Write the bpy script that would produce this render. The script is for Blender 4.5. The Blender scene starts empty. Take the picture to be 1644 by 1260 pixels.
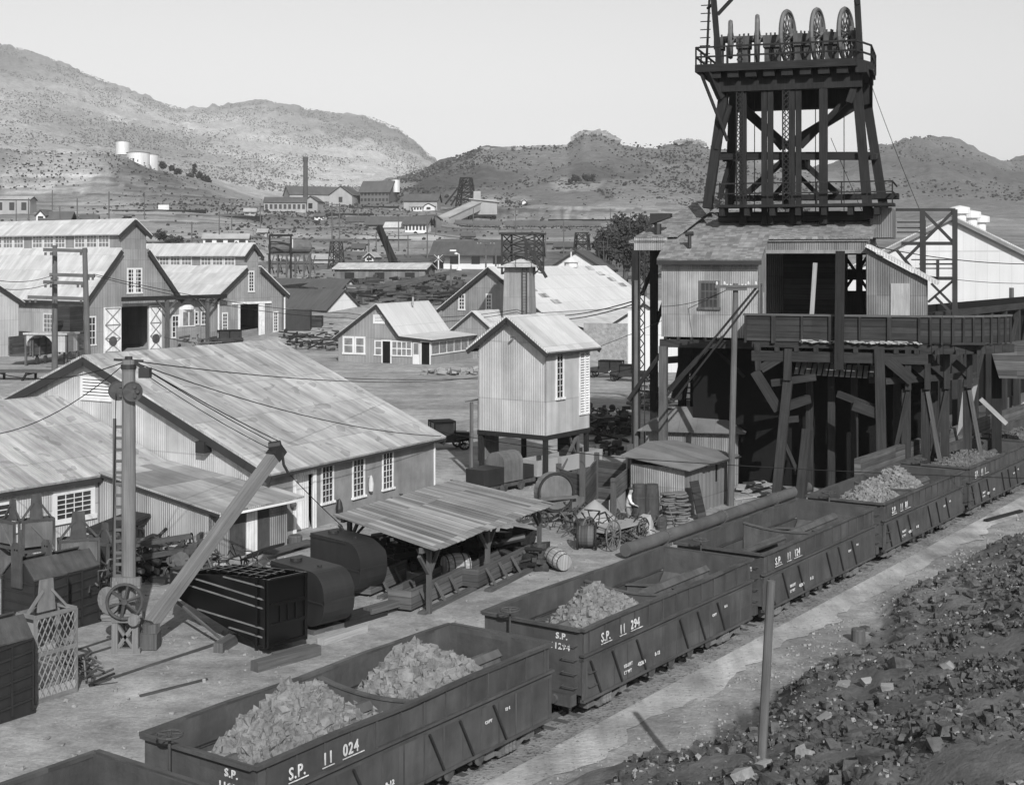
import bpy, math, random
import numpy as np
from mathutils import Vector, Matrix, noise as mnoise
R = math.radians
C = bpy.context.scene.collection
SC = bpy.context.scene
# ------------------------------------------------------------------ camera
CAMH = 12.0; FPX = 2200.0; YHOR = 415.0
cam = bpy.data.cameras.new("camera"); camo = bpy.data.objects.new("camera", cam); C.objects.link(camo)
camo.location = (0, 0, CAMH); camo.rotation_euler = (R(90), 0, 0)
cam.sensor_width = 36; cam.lens = 36 * FPX / 1644
cam.shift_y = -(630 - YHOR) / 1644
cam.clip_start = 0.5; cam.clip_end = 20000
SC.camera = camo
# ------------------------------------------------------------------ sky and sun
SUN_EL = 31.0; SUN_TRAVEL = (-0.20, 1.0)          # the light travels away from the viewer and slightly to the left
w = bpy.data.worlds.new("World"); SC.world = w; w.use_nodes = True
nt = w.node_tree; nt.nodes.clear()
sky = nt.nodes.new("ShaderNodeTexSky"); sky.sky_type = 'NISHITA'; sky.sun_disc = False
sky.sun_elevation = R(SUN_EL); sky.sun_rotation = math.atan2(-SUN_TRAVEL[0], -SUN_TRAVEL[1])
sky.altitude = 0; sky.air_density = 2.0; sky.dust_density = .8; sky.ozone_density = 1.0
bw = nt.nodes.new("ShaderNodeRGBToBW"); bg = nt.nodes.new("ShaderNodeBackground"); wo = nt.nodes.new("ShaderNodeOutputWorld")
nt.links.new(sky.outputs[0], bw.inputs[0]); nt.links.new(bw.outputs[0], bg.inputs[0]); nt.links.new(bg.outputs[0], wo.inputs[0])
bg.inputs[1].default_value = 0.112
sl = bpy.data.lights.new("sun", 'SUN'); sl.energy = 4.3; sl.angle = R(0.5); sl.color = (1, 1, 1)
so = bpy.data.objects.new("sun", sl); C.objects.link(so)
_l = math.hypot(*SUN_TRAVEL)
so.rotation_euler = Vector((SUN_TRAVEL[0] / _l * math.cos(R(SUN_EL)), SUN_TRAVEL[1] / _l * math.cos(R(SUN_EL)), -math.sin(R(SUN_EL)))).to_track_quat('-Z', 'Y').to_euler()
so.location = (0, -20, 60)
SC.view_settings.view_transform = 'Standard'; SC.view_settings.look = 'None'
SC.view_settings.exposure = 0.14; SC.view_settings.gamma = 1.0
SC.cycles.max_bounces = 5; SC.cycles.diffuse_bounces = 2; SC.cycles.glossy_bounces = 2; SC.cycles.volume_bounces = 0
# ------------------------------------------------------------------ materials (a monochrome place: greys only)
MATS = {}
def M(name, v, rough=.9, metal=0., blotch=(.25, .6), streak=None, sheet=None, plank=None, corr=None, bump=None, spec=.25, speck=None, space='UV'):
    """blotch=(amount,scale) streak=(amount,scale across,scale along) sheet=(w,h,amount) plank=(w,amount) corr=(pitch,height) bump=(scale,strength)"""
    m = bpy.data.materials.new(name); m.use_nodes = True
    n = m.node_tree; N = n.nodes; L = n.links; p = N["Principled BSDF"]
    p.inputs["Roughness"].default_value = rough; p.inputs["Metallic"].default_value = metal
    p.inputs["Specular IOR Level"].default_value = spec
    tc = N.new("ShaderNodeTexCoord"); oi = N.new("ShaderNodeObjectInfo")
    src = tc.outputs["UV" if space == 'UV' else "Object"]
    sh = N.new("ShaderNodeVectorMath"); sh.operation = 'MULTIPLY_ADD'   # every object gets its own patch of the pattern
    cb = N.new("ShaderNodeCombineXYZ"); L.new(oi.outputs["Random"], cb.inputs[0]); L.new(oi.outputs["Random"], cb.inputs[1])
    L.new(cb.outputs[0], sh.inputs[0]); sh.inputs[1].default_value = (37.3, 51.7, 0) if space == 'UV' else (0, 0, 0)
    L.new(src, sh.inputs[2]); co = sh.outputs[0]
    def math_(op, a, b=None):
        k = N.new("ShaderNodeMath"); k.operation = op
        for i, x in enumerate((a, b)):
            if x is None: continue
            if isinstance(x, (int, float)): k.inputs[i].default_value = x
            else: L.new(x, k.inputs[i])
        return k.outputs[0]
    def mapped(sc):
        k = N.new("ShaderNodeVectorMath"); k.operation = 'MULTIPLY'; L.new(co, k.inputs[0]); k.inputs[1].default_value = sc; return k.outputs[0]
    def noi(sc, det=4, rg=.6):
        k = N.new("ShaderNodeTexNoise"); L.new(mapped(sc), k.inputs["Vector"]); k.inputs["Scale"].default_value = 1.0
        k.inputs["Detail"].default_value = det; k.inputs["Roughness"].default_value = rg; return k.outputs[0]
    val = None
    def mul(f, amt):
        nonlocal val
        g = math_('MULTIPLY_ADD', math_('SUBTRACT', f, .5), amt * 2.); g.node.inputs[2].default_value = 1.0
        val = g if val is None else math_('MULTIPLY', val, g)
    if blotch: mul(noi((blotch[1],) * 3), blotch[0] * 1.7)
    if streak: mul(noi((streak[1], streak[2], streak[2]), 5, .65), streak[0] * 1.7)
    def cell(wd, ht):
        sp = N.new("ShaderNodeVectorMath"); sp.operation = 'FLOOR'; L.new(mapped((1 / wd, 1 / ht if ht else 0, 0)), sp.inputs[0])
        wn = N.new("ShaderNodeTexWhiteNoise"); wn.noise_dimensions = '3D'; L.new(sp.outputs[0], wn.inputs["Vector"]); return wn.outputs["Value"]
    if sheet:
        mul(cell(sheet[0], sheet[1]), sheet[2])
        if sheet[1] > 1:                                  # dark lap where one sheet overlaps the next
            sx = N.new("ShaderNodeSeparateXYZ"); L.new(mapped((1 / sheet[0], 1 / sheet[1], 1)), sx.inputs[0])
            lap = math_('MULTIPLY', math_('GREATER_THAN', math_('FRACT', sx.outputs[1]), .02), math_('GREATER_THAN', math_('FRACT', sx.outputs[0]), .03))
            g2 = math_('MULTIPLY_ADD', lap, .22); g2.node.inputs[2].default_value = .78; val = g2 if val is None else math_('MULTIPLY', val, g2)
    if plank:
        hz_ = len(plank) > 2                              # boards lying level rather than standing
        if hz_:
            sp = N.new("ShaderNodeVectorMath"); sp.operation = 'FLOOR'; L.new(mapped((1 / 3.7, 1 / plank[0], 0)), sp.inputs[0])
            wn = N.new("ShaderNodeTexWhiteNoise"); L.new(sp.outputs[0], wn.inputs["Vector"]); mul(wn.outputs["Value"], plank[1])
        else: mul(cell(plank[0], 3.7), plank[1])
        sx = N.new("ShaderNodeSeparateXYZ"); L.new(mapped((1 / plank[0], 1 / plank[0], 1)), sx.inputs[0])
        fr = math_('FRACT', sx.outputs[1 if hz_ else 0]); gap = math_('GREATER_THAN', fr, .1)
        g2 = math_('MULTIPLY_ADD', gap, .55); g2.node.inputs[2].default_value = .45
        val = g2 if val is None else math_('MULTIPLY', val, g2)
    if speck:                                             # (scale, threshold, factor) darker or lighter grains
        k = noi((speck[0],) * 3, 2, .5); g = math_('GREATER_THAN', k, speck[1])
        g2 = math_('MULTIPLY_ADD', g, speck[2] - 1); g2.node.inputs[2].default_value = 1.0
        val = math_('MULTIPLY', val, g2) if val is not None else g2
    if val is None: p.inputs["Base Color"].default_value = (v, v, v, 1)
    else:
        f = math_('MULTIPLY', val, v); f = math_('MAXIMUM', math_('MINIMUM', f, .88), .004); L.new(f, p.inputs["Base Color"])
    h = None
    if corr:
        sx = N.new("ShaderNodeSeparateXYZ"); L.new(src, sx.inputs[0])
        h = math_('MULTIPLY', math_('SINE', math_('MULTIPLY', sx.outputs[0], 2 * math.pi / corr[0])), corr[1])
    if bump:
        b2 = math_('MULTIPLY', noi((bump[0],) * 3, 6, .65), bump[1]); h = b2 if h is None else math_('ADD', h, b2)
    if h is not None:
        b = N.new("ShaderNodeBump"); b.inputs["Strength"].default_value = 1.0; b.inputs["Distance"].default_value = 1.0
        L.new(h, b.inputs["Height"]); L.new(b.outputs[0], p.inputs["Normal"])
    MATS[name] = m; return m
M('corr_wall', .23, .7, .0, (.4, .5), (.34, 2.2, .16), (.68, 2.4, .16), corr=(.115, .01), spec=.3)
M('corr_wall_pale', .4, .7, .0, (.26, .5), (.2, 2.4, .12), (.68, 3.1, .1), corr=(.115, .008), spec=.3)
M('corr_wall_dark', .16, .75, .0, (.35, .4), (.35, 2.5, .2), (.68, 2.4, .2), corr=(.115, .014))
M('corr_end_pale', .34, .7, .0, (.2, .35), (.3, 2.4, .14), (.68, 2.6, .2), corr=(.115, .014), spec=.3)
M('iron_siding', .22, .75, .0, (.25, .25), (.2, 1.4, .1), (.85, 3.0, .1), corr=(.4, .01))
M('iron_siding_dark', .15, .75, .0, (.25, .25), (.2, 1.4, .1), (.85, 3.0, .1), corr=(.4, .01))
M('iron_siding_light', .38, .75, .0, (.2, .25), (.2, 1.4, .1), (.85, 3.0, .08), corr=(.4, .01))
M('stucco', .2, .95, 0, (.3, .7), (.3, 1.2, .3), bump=(14, .02))
M('roof_streaked', .36, .8, 0, (.32, .45), (.5, 2.6, .3), (.68, 3.0, .2), corr=(.115, .008), bump=(12, .03), speck=(.9, .62, .72))
M('roof_pale', .5, .8, 0, (.18, .5), (.14, 2.4, .3), (.68, 2.6, .12), corr=(.14, .014))
M('roof_white', .5, .85, 0, (.1, .2), (.14, 1.2, .16), (.9, 3.2, .05), corr=(.3, .01))
M('roof_shingle', .2, .95, 0, (.3, .5), (.3, 2.5, .6), (.3, .22, .3), bump=(9, .09))
M('roof_felt', .15, .95, 0, (.3, .6), (.2, 1., .4), (.95, 30, .15), bump=(12, .02))
M('roof_dark', .085, .9, 0, (.2, .3), (.25, 2., .2))
M('roof_patched', .3, .85, 0, (.3, .5), (.4, 2.4, .3), (.7, 2.2, .42), corr=(.115, .01))
M('plank_roof', .24, .95, 0, (.25, .5), (.5, 7., .25), None, (.3, .42))
M('timber', .085, .95, 0, (.25, .5), (.55, 14., .6), bump=(25, .01))
M('trestle_wood', .03, .95, 0, (.3, .5), (.6, 14., .6), bump=(25, .01))
M('shade_black', .006, .97, 0, (.4, .5))  # near-black colour standing for deep shade under the headhouse and bins
M('truck_iron', .13, .85, 0, (.5, 1.3), bump=(18, .012))
M('pipe_lagging', .085, .9, 0, (.45, .8), space='OBJ', bump=(10, .02))
M('sack', .13, .95, 0, (.4, 2.), space='OBJ')
M('timber_dark', .019, .95, 0, (.3, .5), (.6, 14., .6), bump=(25, .01))
M('timber_pale', .3, .95, 0, (.2, .6), (.4, 14., .6), bump=(25, .01))
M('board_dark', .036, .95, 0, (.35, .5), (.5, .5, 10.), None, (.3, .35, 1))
M('board_grey', .085, .95, 0, (.35, .5), (.5, .5, 10.), None, (.25, .35, 1))
M('pole_wood', .1, .95, 0, (.25, .6), (.45, 12., .5))
M('mast_wood', .15, .9, 0, (.2, .5), (.45, 16., .5), bump=(20, .01))
M('white_paint', .58, .7, 0, (.12, .9), (.15, 3, .5))
M('white_wall', .56, .8, 0, (.07, .2), (.08, 1.2, .1), (.9, 5, .04))
M('white_boards', .66, .85, 0, (.25, .8), (.3, 6, .5), None, (.16, .1))
M('trim_dark', .03, .8, 0, (.2, 1.))
M('trim_grey', .2, .9, 0, (.3, 1.), (.3, 6, .5))
M('glass', .03, .12, 0, (.4, 1.2), spec=.6)
M('glass_pale', .17, .2, 0, (.5, 1.6), spec=.5)
M('black', .006, 1, 0, None)
M('steel_dark', .021, .55, .0, (.4, .9), (.3, 4, .4), spec=.4)
M('steel_black', .004, .28, .0, (.4, .9), spec=.5)
M('steel_rust', .06, .85, 0, (.5, 1.3), (.4, 4, .5), bump=(18, .012))
M('pale_iron', .16, .85, 0, (.5, 1.), (.4, 5, .5))
M('steel_mid', .11, .7, 0, (.4, 1.), (.3, 5, .5))
M('car_paint', .062, .68, 0, (.42, .9), (.3, 2.2, .35), (1.6, .9, .14), bump=(4, .02), spec=.3)
M('car_inside', .08, .85, 0, (.45, .7), (.4, 3.5, .6), bump=(9, .012))
M('lettering', .5, .9, 0, (.7, 5.), (.8, 10, 3))
M('ore', .19, .95, 0, (.45, 3.2), space='OBJ', bump=(22, .03))
M('ore_dark', .12, .95, 0, (.35, 2.2), space='OBJ', bump=(18, .03))
M('rubble', .08, .97, 0, (.85, 3.0), space='OBJ', bump=(14, .05))
M('rubble_pale', .24, .95, 0, (.5, 2.5), space='OBJ', bump=(14, .03))
M('pale_rock', .25, .95, 0, (.25, 1.5), space='OBJ', bump=(10, .03))
M('stone_wall', .26, .95, 0, (.4, 2.2), space='OBJ', bump=(4, .1))
M('barrel_wood', .3, .85, 0, (.25, 1.2), (.4, 9, .4), None, (.12, .2))
M('barrel_dark', .05, .7, 0, (.4, 1.2), (.4, 6, .4))
M('brick', .08, .95, 0, (.2, .3), (.2, 1., .3))
M('concrete', .28, .95, 0, (.2, .6), space='OBJ', bump=(8, .02))
M('canvas', .45, .95, 0, (.25, 1.2), space='OBJ')
M('leaf', .045, .9, 0, (.5, 1.2), space='OBJ', spec=.15)
M('scrub', .13, .95, 0, (.5, .2), space='OBJ', spec=.1)
M('scrub_dark', .045, .95, 0, (.5, .2), space='OBJ', spec=.1)
M('bark', .08, .95, 0, (.4, 2.))
M('skin', .3, .7, 0, None)
M('shirt', .62, .95, 0, (.1, 4.), space='OBJ')
M('trousers', .2, .95, 0, (.2, 4.), space='OBJ')
M('cap_cloth', .05, .95, 0, (.2, 4.), space='OBJ')
M('tank_silver', .62, .45, .2, (.1, .2), (.2, 1.2, .1))
M('wire', .012, .7, 0, None)
M('rubber', .02, .85, 0, (.3, 3))
M('insulator', .5, .3, 0, None)
M('far_wall', .3, .9, 0, (.15, .1), (.2, .5, .1))
M('far_wall_pale', .6, .9, 0, (.12, .1))
M('far_wall_dark', .12, .9, 0, (.2, .1))
M('far_roof', .1, .9, 0, (.2, .1), (.2, .5, .1))
M('far_roof_pale', .36, .9, 0, (.2, .1), (.2, .5, .1))
# ------------------------------------------------------------------ frames: a local x, y laid out on the ground
class Fr:
    def __init__(s, ox, oy, ang):
        s.o = (ox, oy); s.ang = ang; s.ux = (math.cos(ang), math.sin(ang)); s.uy = (-math.sin(ang), math.cos(ang))
    def w(s, x, y, z=0.0): return Vector((s.o[0] + x * s.ux[0] + y * s.uy[0], s.o[1] + x * s.ux[1] + y * s.uy[1], z))
    def l(s, X, Y): a, b = X - s.o[0], Y - s.o[1]; return (a * s.ux[0] + b * s.ux[1], a * s.uy[0] + b * s.uy[1])
    def _at(s, px, py, d): return ((px - 822) * d / FPX, d, CAMH - (py - YHOR) * d / FPX)
    def p(s, px, py, y):                                  # survey: the sight line through a measured direction meets the plane y
        k = (px - 822) / FPX; a = k * s.uy[0] + s.uy[1]; b = s.o[0] * s.uy[0] + s.o[1] * s.uy[1] + y; d = b / a
        X, Y, Z = s._at(px, py, d); return s.l(X, Y)[0], Z
    def q(s, px, py, x):                                  # ... meets the plane x
        k = (px - 822) / FPX; a = k * s.ux[0] + s.ux[1]; b = s.o[0] * s.ux[0] + s.o[1] * s.ux[1] + x; d = b / a
        X, Y, Z = s._at(px, py, d); return s.l(X, Y)[1], Z
    def g(s, px, py, z=0.0):                              # ... meets the level z
        d = (CAMH - z) * FPX / (py - YHOR); return s.l((px - 822) * d / FPX, d)
WF = Fr(0, 0, 0)
YANG = math.atan2(.820, .572)
YF = Fr(.49, 36.09, YANG)                                 # the yard: x along the railway, y away from it
def wp(px, d, py): return Vector(WF._at(px, py, d))
# ------------------------------------------------------------------ mesh builder
class MB:
    def __init__(s): s.v = []; s.f = []; s.uv = {}
    def _face(s, idx, uv=None):
        s.f.append(tuple(idx))
        if uv: s.uv[len(s.f) - 1] = uv
    def poly(s, pts):
        b = len(s.v); s.v += [Vector(p) for p in pts]; s._face(range(b, b + len(pts))); return s
    def obox(s, o, a, b, c, r):                           # oriented box: axes a, b, c; r = (a0,a1,b0,b1,c0,c1)
        o, a, b, c = Vector(o), Vector(a), Vector(b), Vector(c); k = len(s.v)
        for z in r[4:6]:
            for y in r[2:4]:
                for x in r[0:2]: s.v.append(o + a * x + b * y + c * z)
        q = [(0, 1, 3, 2), (4, 6, 7, 5), (0, 4, 5, 1), (2, 3, 7, 6), (0, 2, 6, 4), (1, 5, 7, 3)]
        if a.cross(b).dot(c) > 0: q = [t[::1] for t in ((0, 2, 3, 1), (4, 5, 7, 6), (0, 1, 5, 4), (2, 6, 7, 3), (0, 4, 6, 2), (1, 3, 7, 5))]
        for t in q: s._face([k + i for i in t])
        return s
    def box(s, x0, x1, y0, y1, z0, z1):
        return s.obox((0, 0, 0), (1, 0, 0), (0, 1, 0), (0, 0, 1), (min(x0, x1), max(x0, x1), min(y0, y1), max(y0, y1), min(z0, z1), max(z0, z1)))
    def beam(s, p0, p1, w, h=None, up=(0, 0, 1)):         # grain runs along the beam
        p0, p1 = Vector(p0), Vector(p1); h = h or w; d = p1 - p0; L = d.length
        if L < 1e-6: return s
        d /= L; up = Vector(up)
        if abs(d.dot(up)) > .98: up = Vector((1, 0, 0))
        a = d.cross(up).normalized(); b = a.cross(d)
        k = len(s.v); o = random.random() * 9
        for P in (p0, p1):
            for i, j in ((-1, -1), (1, -1), (1, 1), (-1, 1)): s.v.append(P + a * (i * w / 2) + b * (j * h / 2))
        for i in range(4):
            j = (i + 1) % 4; wd = w if i % 2 == 0 else h; u0 = o + i * .31
            s._face((k + i, k + j, k + 4 + j, k + 4 + i), [(u0, 0), (u0 + wd, 0), (u0 + wd, L), (u0, L)])
        s._face((k + 3, k + 2, k + 1, k)); s._face((k + 4, k + 5, k + 6, k + 7)); return s
    def tube(s, p0, p1, r0, r1=None, n=8, caps=True):
        p0, p1 = Vector(p0), Vector(p1); r1 = r0 if r1 is None else r1; d = p1 - p0; L = d.length
        if L < 1e-6: return s
        d /= L; a = d.cross(Vector((0, 0, 1)) if abs(d.z) < .95 else Vector((1, 0, 0))).normalized(); b = d.cross(a)
        k = len(s.v)
        for P, r in ((p0, r0), (p1, r1)):
            for i in range(n):
                t = 2 * math.pi * i / n; s.v.append(P + a * (r * math.cos(t)) + b * (r * math.sin(t)))
        for i in range(n):
            j = (i + 1) % n; u0 = 2 * math.pi * r0 * i / n; u1 = 2 * math.pi * r0 * (i + 1) / n
            s._face((k + i, k + j, k + n + j, k + n + i), [(u0, 0), (u1, 0), (u1, L), (u0, L)])
        if caps: s._face([k + i for i in range(n)][::-1]); s._face([k + n + i for i in range(n)])
        return s
    def path(s, pts, r, n=5):
        for a, b in zip(pts[:-1], pts[1:]): s.tube(a, b, r, r, n, True)
        return s
    def lathe(s, prof, o, ax=(0, 0, 1), n=16):            # prof: [(radius, along)]
        o = Vector(o); d = Vector(ax).normalized(); a = d.cross(Vector((0, 0, 1)) if abs(d.z) < .95 else Vector((1, 0, 0))).normalized(); b = d.cross(a)
        k = len(s.v); m = len(prof)
        for r, h in prof:
            for i in range(n):
                t = 2 * math.pi * i / n; s.v.append(o + d * h + a * (r * math.cos(t)) + b * (r * math.sin(t)))
        for q in range(m - 1):
            for i in range(n):
                j = (i + 1) % n; rr = max(prof[q][0], prof[q + 1][0]); u0, u1 = 2 * math.pi * rr * i / n, 2 * math.pi * rr * (i + 1) / n
                s._face((k + q * n + i, k + q * n + j, k + (q + 1) * n + j, k + (q + 1) * n + i), [(u0, prof[q][1]), (u1, prof[q][1]), (u1, prof[q + 1][1]), (u0, prof[q + 1][1])])
        s._face([k + i for i in range(n)][::-1]); s._face([k + (m - 1) * n + i for i in range(n)]); return s
    def torus(s, o, ax, Rr, r, n=20, m=6):
        o = Vector(o); d = Vector(ax).normalized(); a = d.cross(Vector((0, 0, 1)) if abs(d.z) < .95 else Vector((1, 0, 0))).normalized(); b = d.cross(a); k = len(s.v)
        for i in range(n):
            t = 2 * math.pi * i / n; e = a * math.cos(t) + b * math.sin(t)
            for j in range(m):
                q = 2 * math.pi * j / m; s.v.append(o + e * (Rr + r * math.cos(q)) + d * (r * math.sin(q)))
        for i in range(n):
            for j in range(m):
                s._face((k + i * m + j, k + ((i + 1) % n) * m + j, k + ((i + 1) % n) * m + (j + 1) % m, k + i * m + (j + 1) % m))
        return s
    def wheel(s, o, ax, Rr, r, spokes=6, hub=.08, sr=None, n=20, width=None):
        s.torus(o, ax, Rr, r, n); o = Vector(o); d = Vector(ax).normalized(); a = d.cross(Vector((0, 0, 1)) if abs(d.z) < .95 else Vector((1, 0, 0))).normalized(); b = d.cross(a)
        wd = width or hub * 1.6; s.tube(o - d * wd / 2, o + d * wd / 2, hub, hub, 8)
        for i in range(spokes):
            t = 2 * math.pi * (i + .3) / spokes; e = a * math.cos(t) + b * math.sin(t); s.tube(o + e * hub * .7, o + e * Rr, sr or r * .7, None, 5, False)
        return s
    def prism(s, pts, vec):                               # closed polygon pushed along vec
        vec = Vector(vec); k = len(s.v); n = len(pts); s.v += [Vector(p) for p in pts] + [Vector(p) + vec for p in pts]
        nn = Vector((0, 0, 0))
        for i in range(n): nn += Vector(pts[i]).cross(Vector(pts[(i + 1) % n]))
        fl = nn.dot(vec) > 0
        A = list(range(k, k + n)); B = list(range(k + n, k + 2 * n))
        s._face(A[::-1] if fl else A); s._face(B if fl else B[::-1])
        for i in range(n):
            j = (i + 1) % n; q = (A[i], A[j], B[j], B[i]); s._face(q if fl else q[::-1])
        return s
    def slab(s, p, th):                                   # thick sheet: p = four corners (counter clockwise seen from above), th downwards along the normal
        p = [Vector(x) for x in p]; nn = (p[1] - p[0]).cross(p[-1] - p[0]).normalized(); return s.prism(p, nn * -th)
    def rock(s, o, r, sq=(1, 1, .75), sub=1, jit=.28):
        vs, fs = (BLOCK if sub == 1 else ICO[sub]); k = len(s.v); o = Vector(o); e = Matrix.Rotation(random.random() * 6.3, 3, 'Z') @ Matrix.Rotation(random.random() * 6.3, 3, 'X')
        for v in vs:
            q = e @ (v * (1 + random.uniform(-jit, jit))) if sub != 1 else e @ (v + Vector((random.uniform(-.26, .26), random.uniform(-.26, .26), random.uniform(-.26, .26)))); s.v.append(o + Vector((q.x * sq[0], q.y * sq[1], q.z * sq[2])) * r)
        for f in fs: s._face([k + i for i in f])
        return s
    def build(s, name, mat, parent=None, base=(0, 0, 0), smooth=False):
        me = bpy.data.meshes.new(name); b = Vector(base)
        me.from_pydata([v - b for v in s.v], [], s.f); uvl = me.uv_layers.new(name="UVMap")
        data = np.zeros((len(me.loops), 2), dtype=np.float32)
        for p in me.polygons:
            if p.index in s.uv:
                for i, li in enumerate(p.loop_indices): data[li] = s.uv[p.index][i]
            else:
                nn = p.normal
                if abs(nn.z) > .985: ua, va = Vector((1, 0, 0)), Vector((0, 1, 0))
                else: ua = Vector((0, 0, 1)).cross(nn).normalized(); va = nn.cross(ua)
                for li in p.loop_indices:
                    c = s.v[me.loops[li].vertex_index]; data[li] = (c.dot(ua), c.dot(va))
        uvl.data.foreach_set("uv", data.ravel())
        if isinstance(mat, str): mat = MATS[mat]
        me.materials.append(mat)
        if smooth: me.polygons.foreach_set("use_smooth", [True] * len(me.polygons))
        o = bpy.data.objects.new(name, me); C.objects.link(o)
        if parent: o.parent = parent
        return o
def _ico():
    out = {}; import bmesh
    for sub in (1, 2, 3):
        bm = bmesh.new(); bmesh.ops.create_icosphere(bm, subdivisions=sub, radius=1.0); bm.verts.index_update()
        out[sub] = ([v.co.copy() for v in bm.verts], [[v.index for v in f.verts] for f in bm.faces]); bm.free()
    return out
ICO = _ico()
BLOCK = ([Vector((x, y, z)) * .72 for z in (-1, 1) for y in (-1, 1) for x in (-1, 1)], [[0, 2, 3], [0, 3, 1], [4, 5, 7], [4, 7, 6], [0, 1, 5], [0, 5, 4], [2, 6, 7], [2, 7, 3], [0, 4, 6], [0, 6, 2], [1, 3, 7], [1, 7, 5]])   # a broken, cornered stone
class T:                                                  # a thing: an Empty at its base, parts laid out in the frame's own coordinates
    def __init__(s, name, label, cat, fr, base, group=None):
        s.fr = fr; s.base = Vector(base); s.o = bpy.data.objects.new(name, None); C.objects.link(s.o); s.o.empty_display_size = .3
        s.o.location = fr.w(*base); s.o.rotation_euler = (0, 0, fr.ang); s.o["label"] = label; s.o["category"] = cat; s.o["kind"] = "thing"
        if group: s.o["group"] = group
    def part(s, name, mb, mat, parent=None, smooth=False, label=None):
        o = mb.build(name, mat, parent or s.o, s.base, smooth)
        if label: o["label"] = label
        return o
def one(name, label, cat, mb, mat, fr, base, group=None, smooth=False):   # a thing that is a single mesh
    o = mb.build(name, mat, None, base, smooth); o.location = fr.w(*base); o.rotation_euler = (0, 0, fr.ang)
    o["label"] = label; o["category"] = cat; o["kind"] = "thing"
    if group: o["group"] = group
    return o
def copy_tree(o, parent=None):
    c = o.copy(); C.objects.link(c)
    if parent: c.parent = parent
    for ch in o.children: copy_tree(ch, c)
    return c
def dup(t, fr, loc, label, rz=None, scale=None, group=None):
    c = copy_tree(t.o if isinstance(t, T) else t); c.location = fr.w(*loc); c["label"] = label
    if rz is not None: c.rotation_euler = (0, 0, rz)
    if scale: c.scale = (scale,) * 3
    if group: c["group"] = group
    return c
def struct(o, kind="structure"): o["kind"] = kind; return o
# ------------------------------------------------------------------ terrain: one sheet from the yard to the far mountains
random.seed(7)
TD = [185, 230, 300, 400, 520, 560, 620, 700, 850, 1100, 1300, 1500, 1700, 2200, 2600, 3300]
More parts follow.
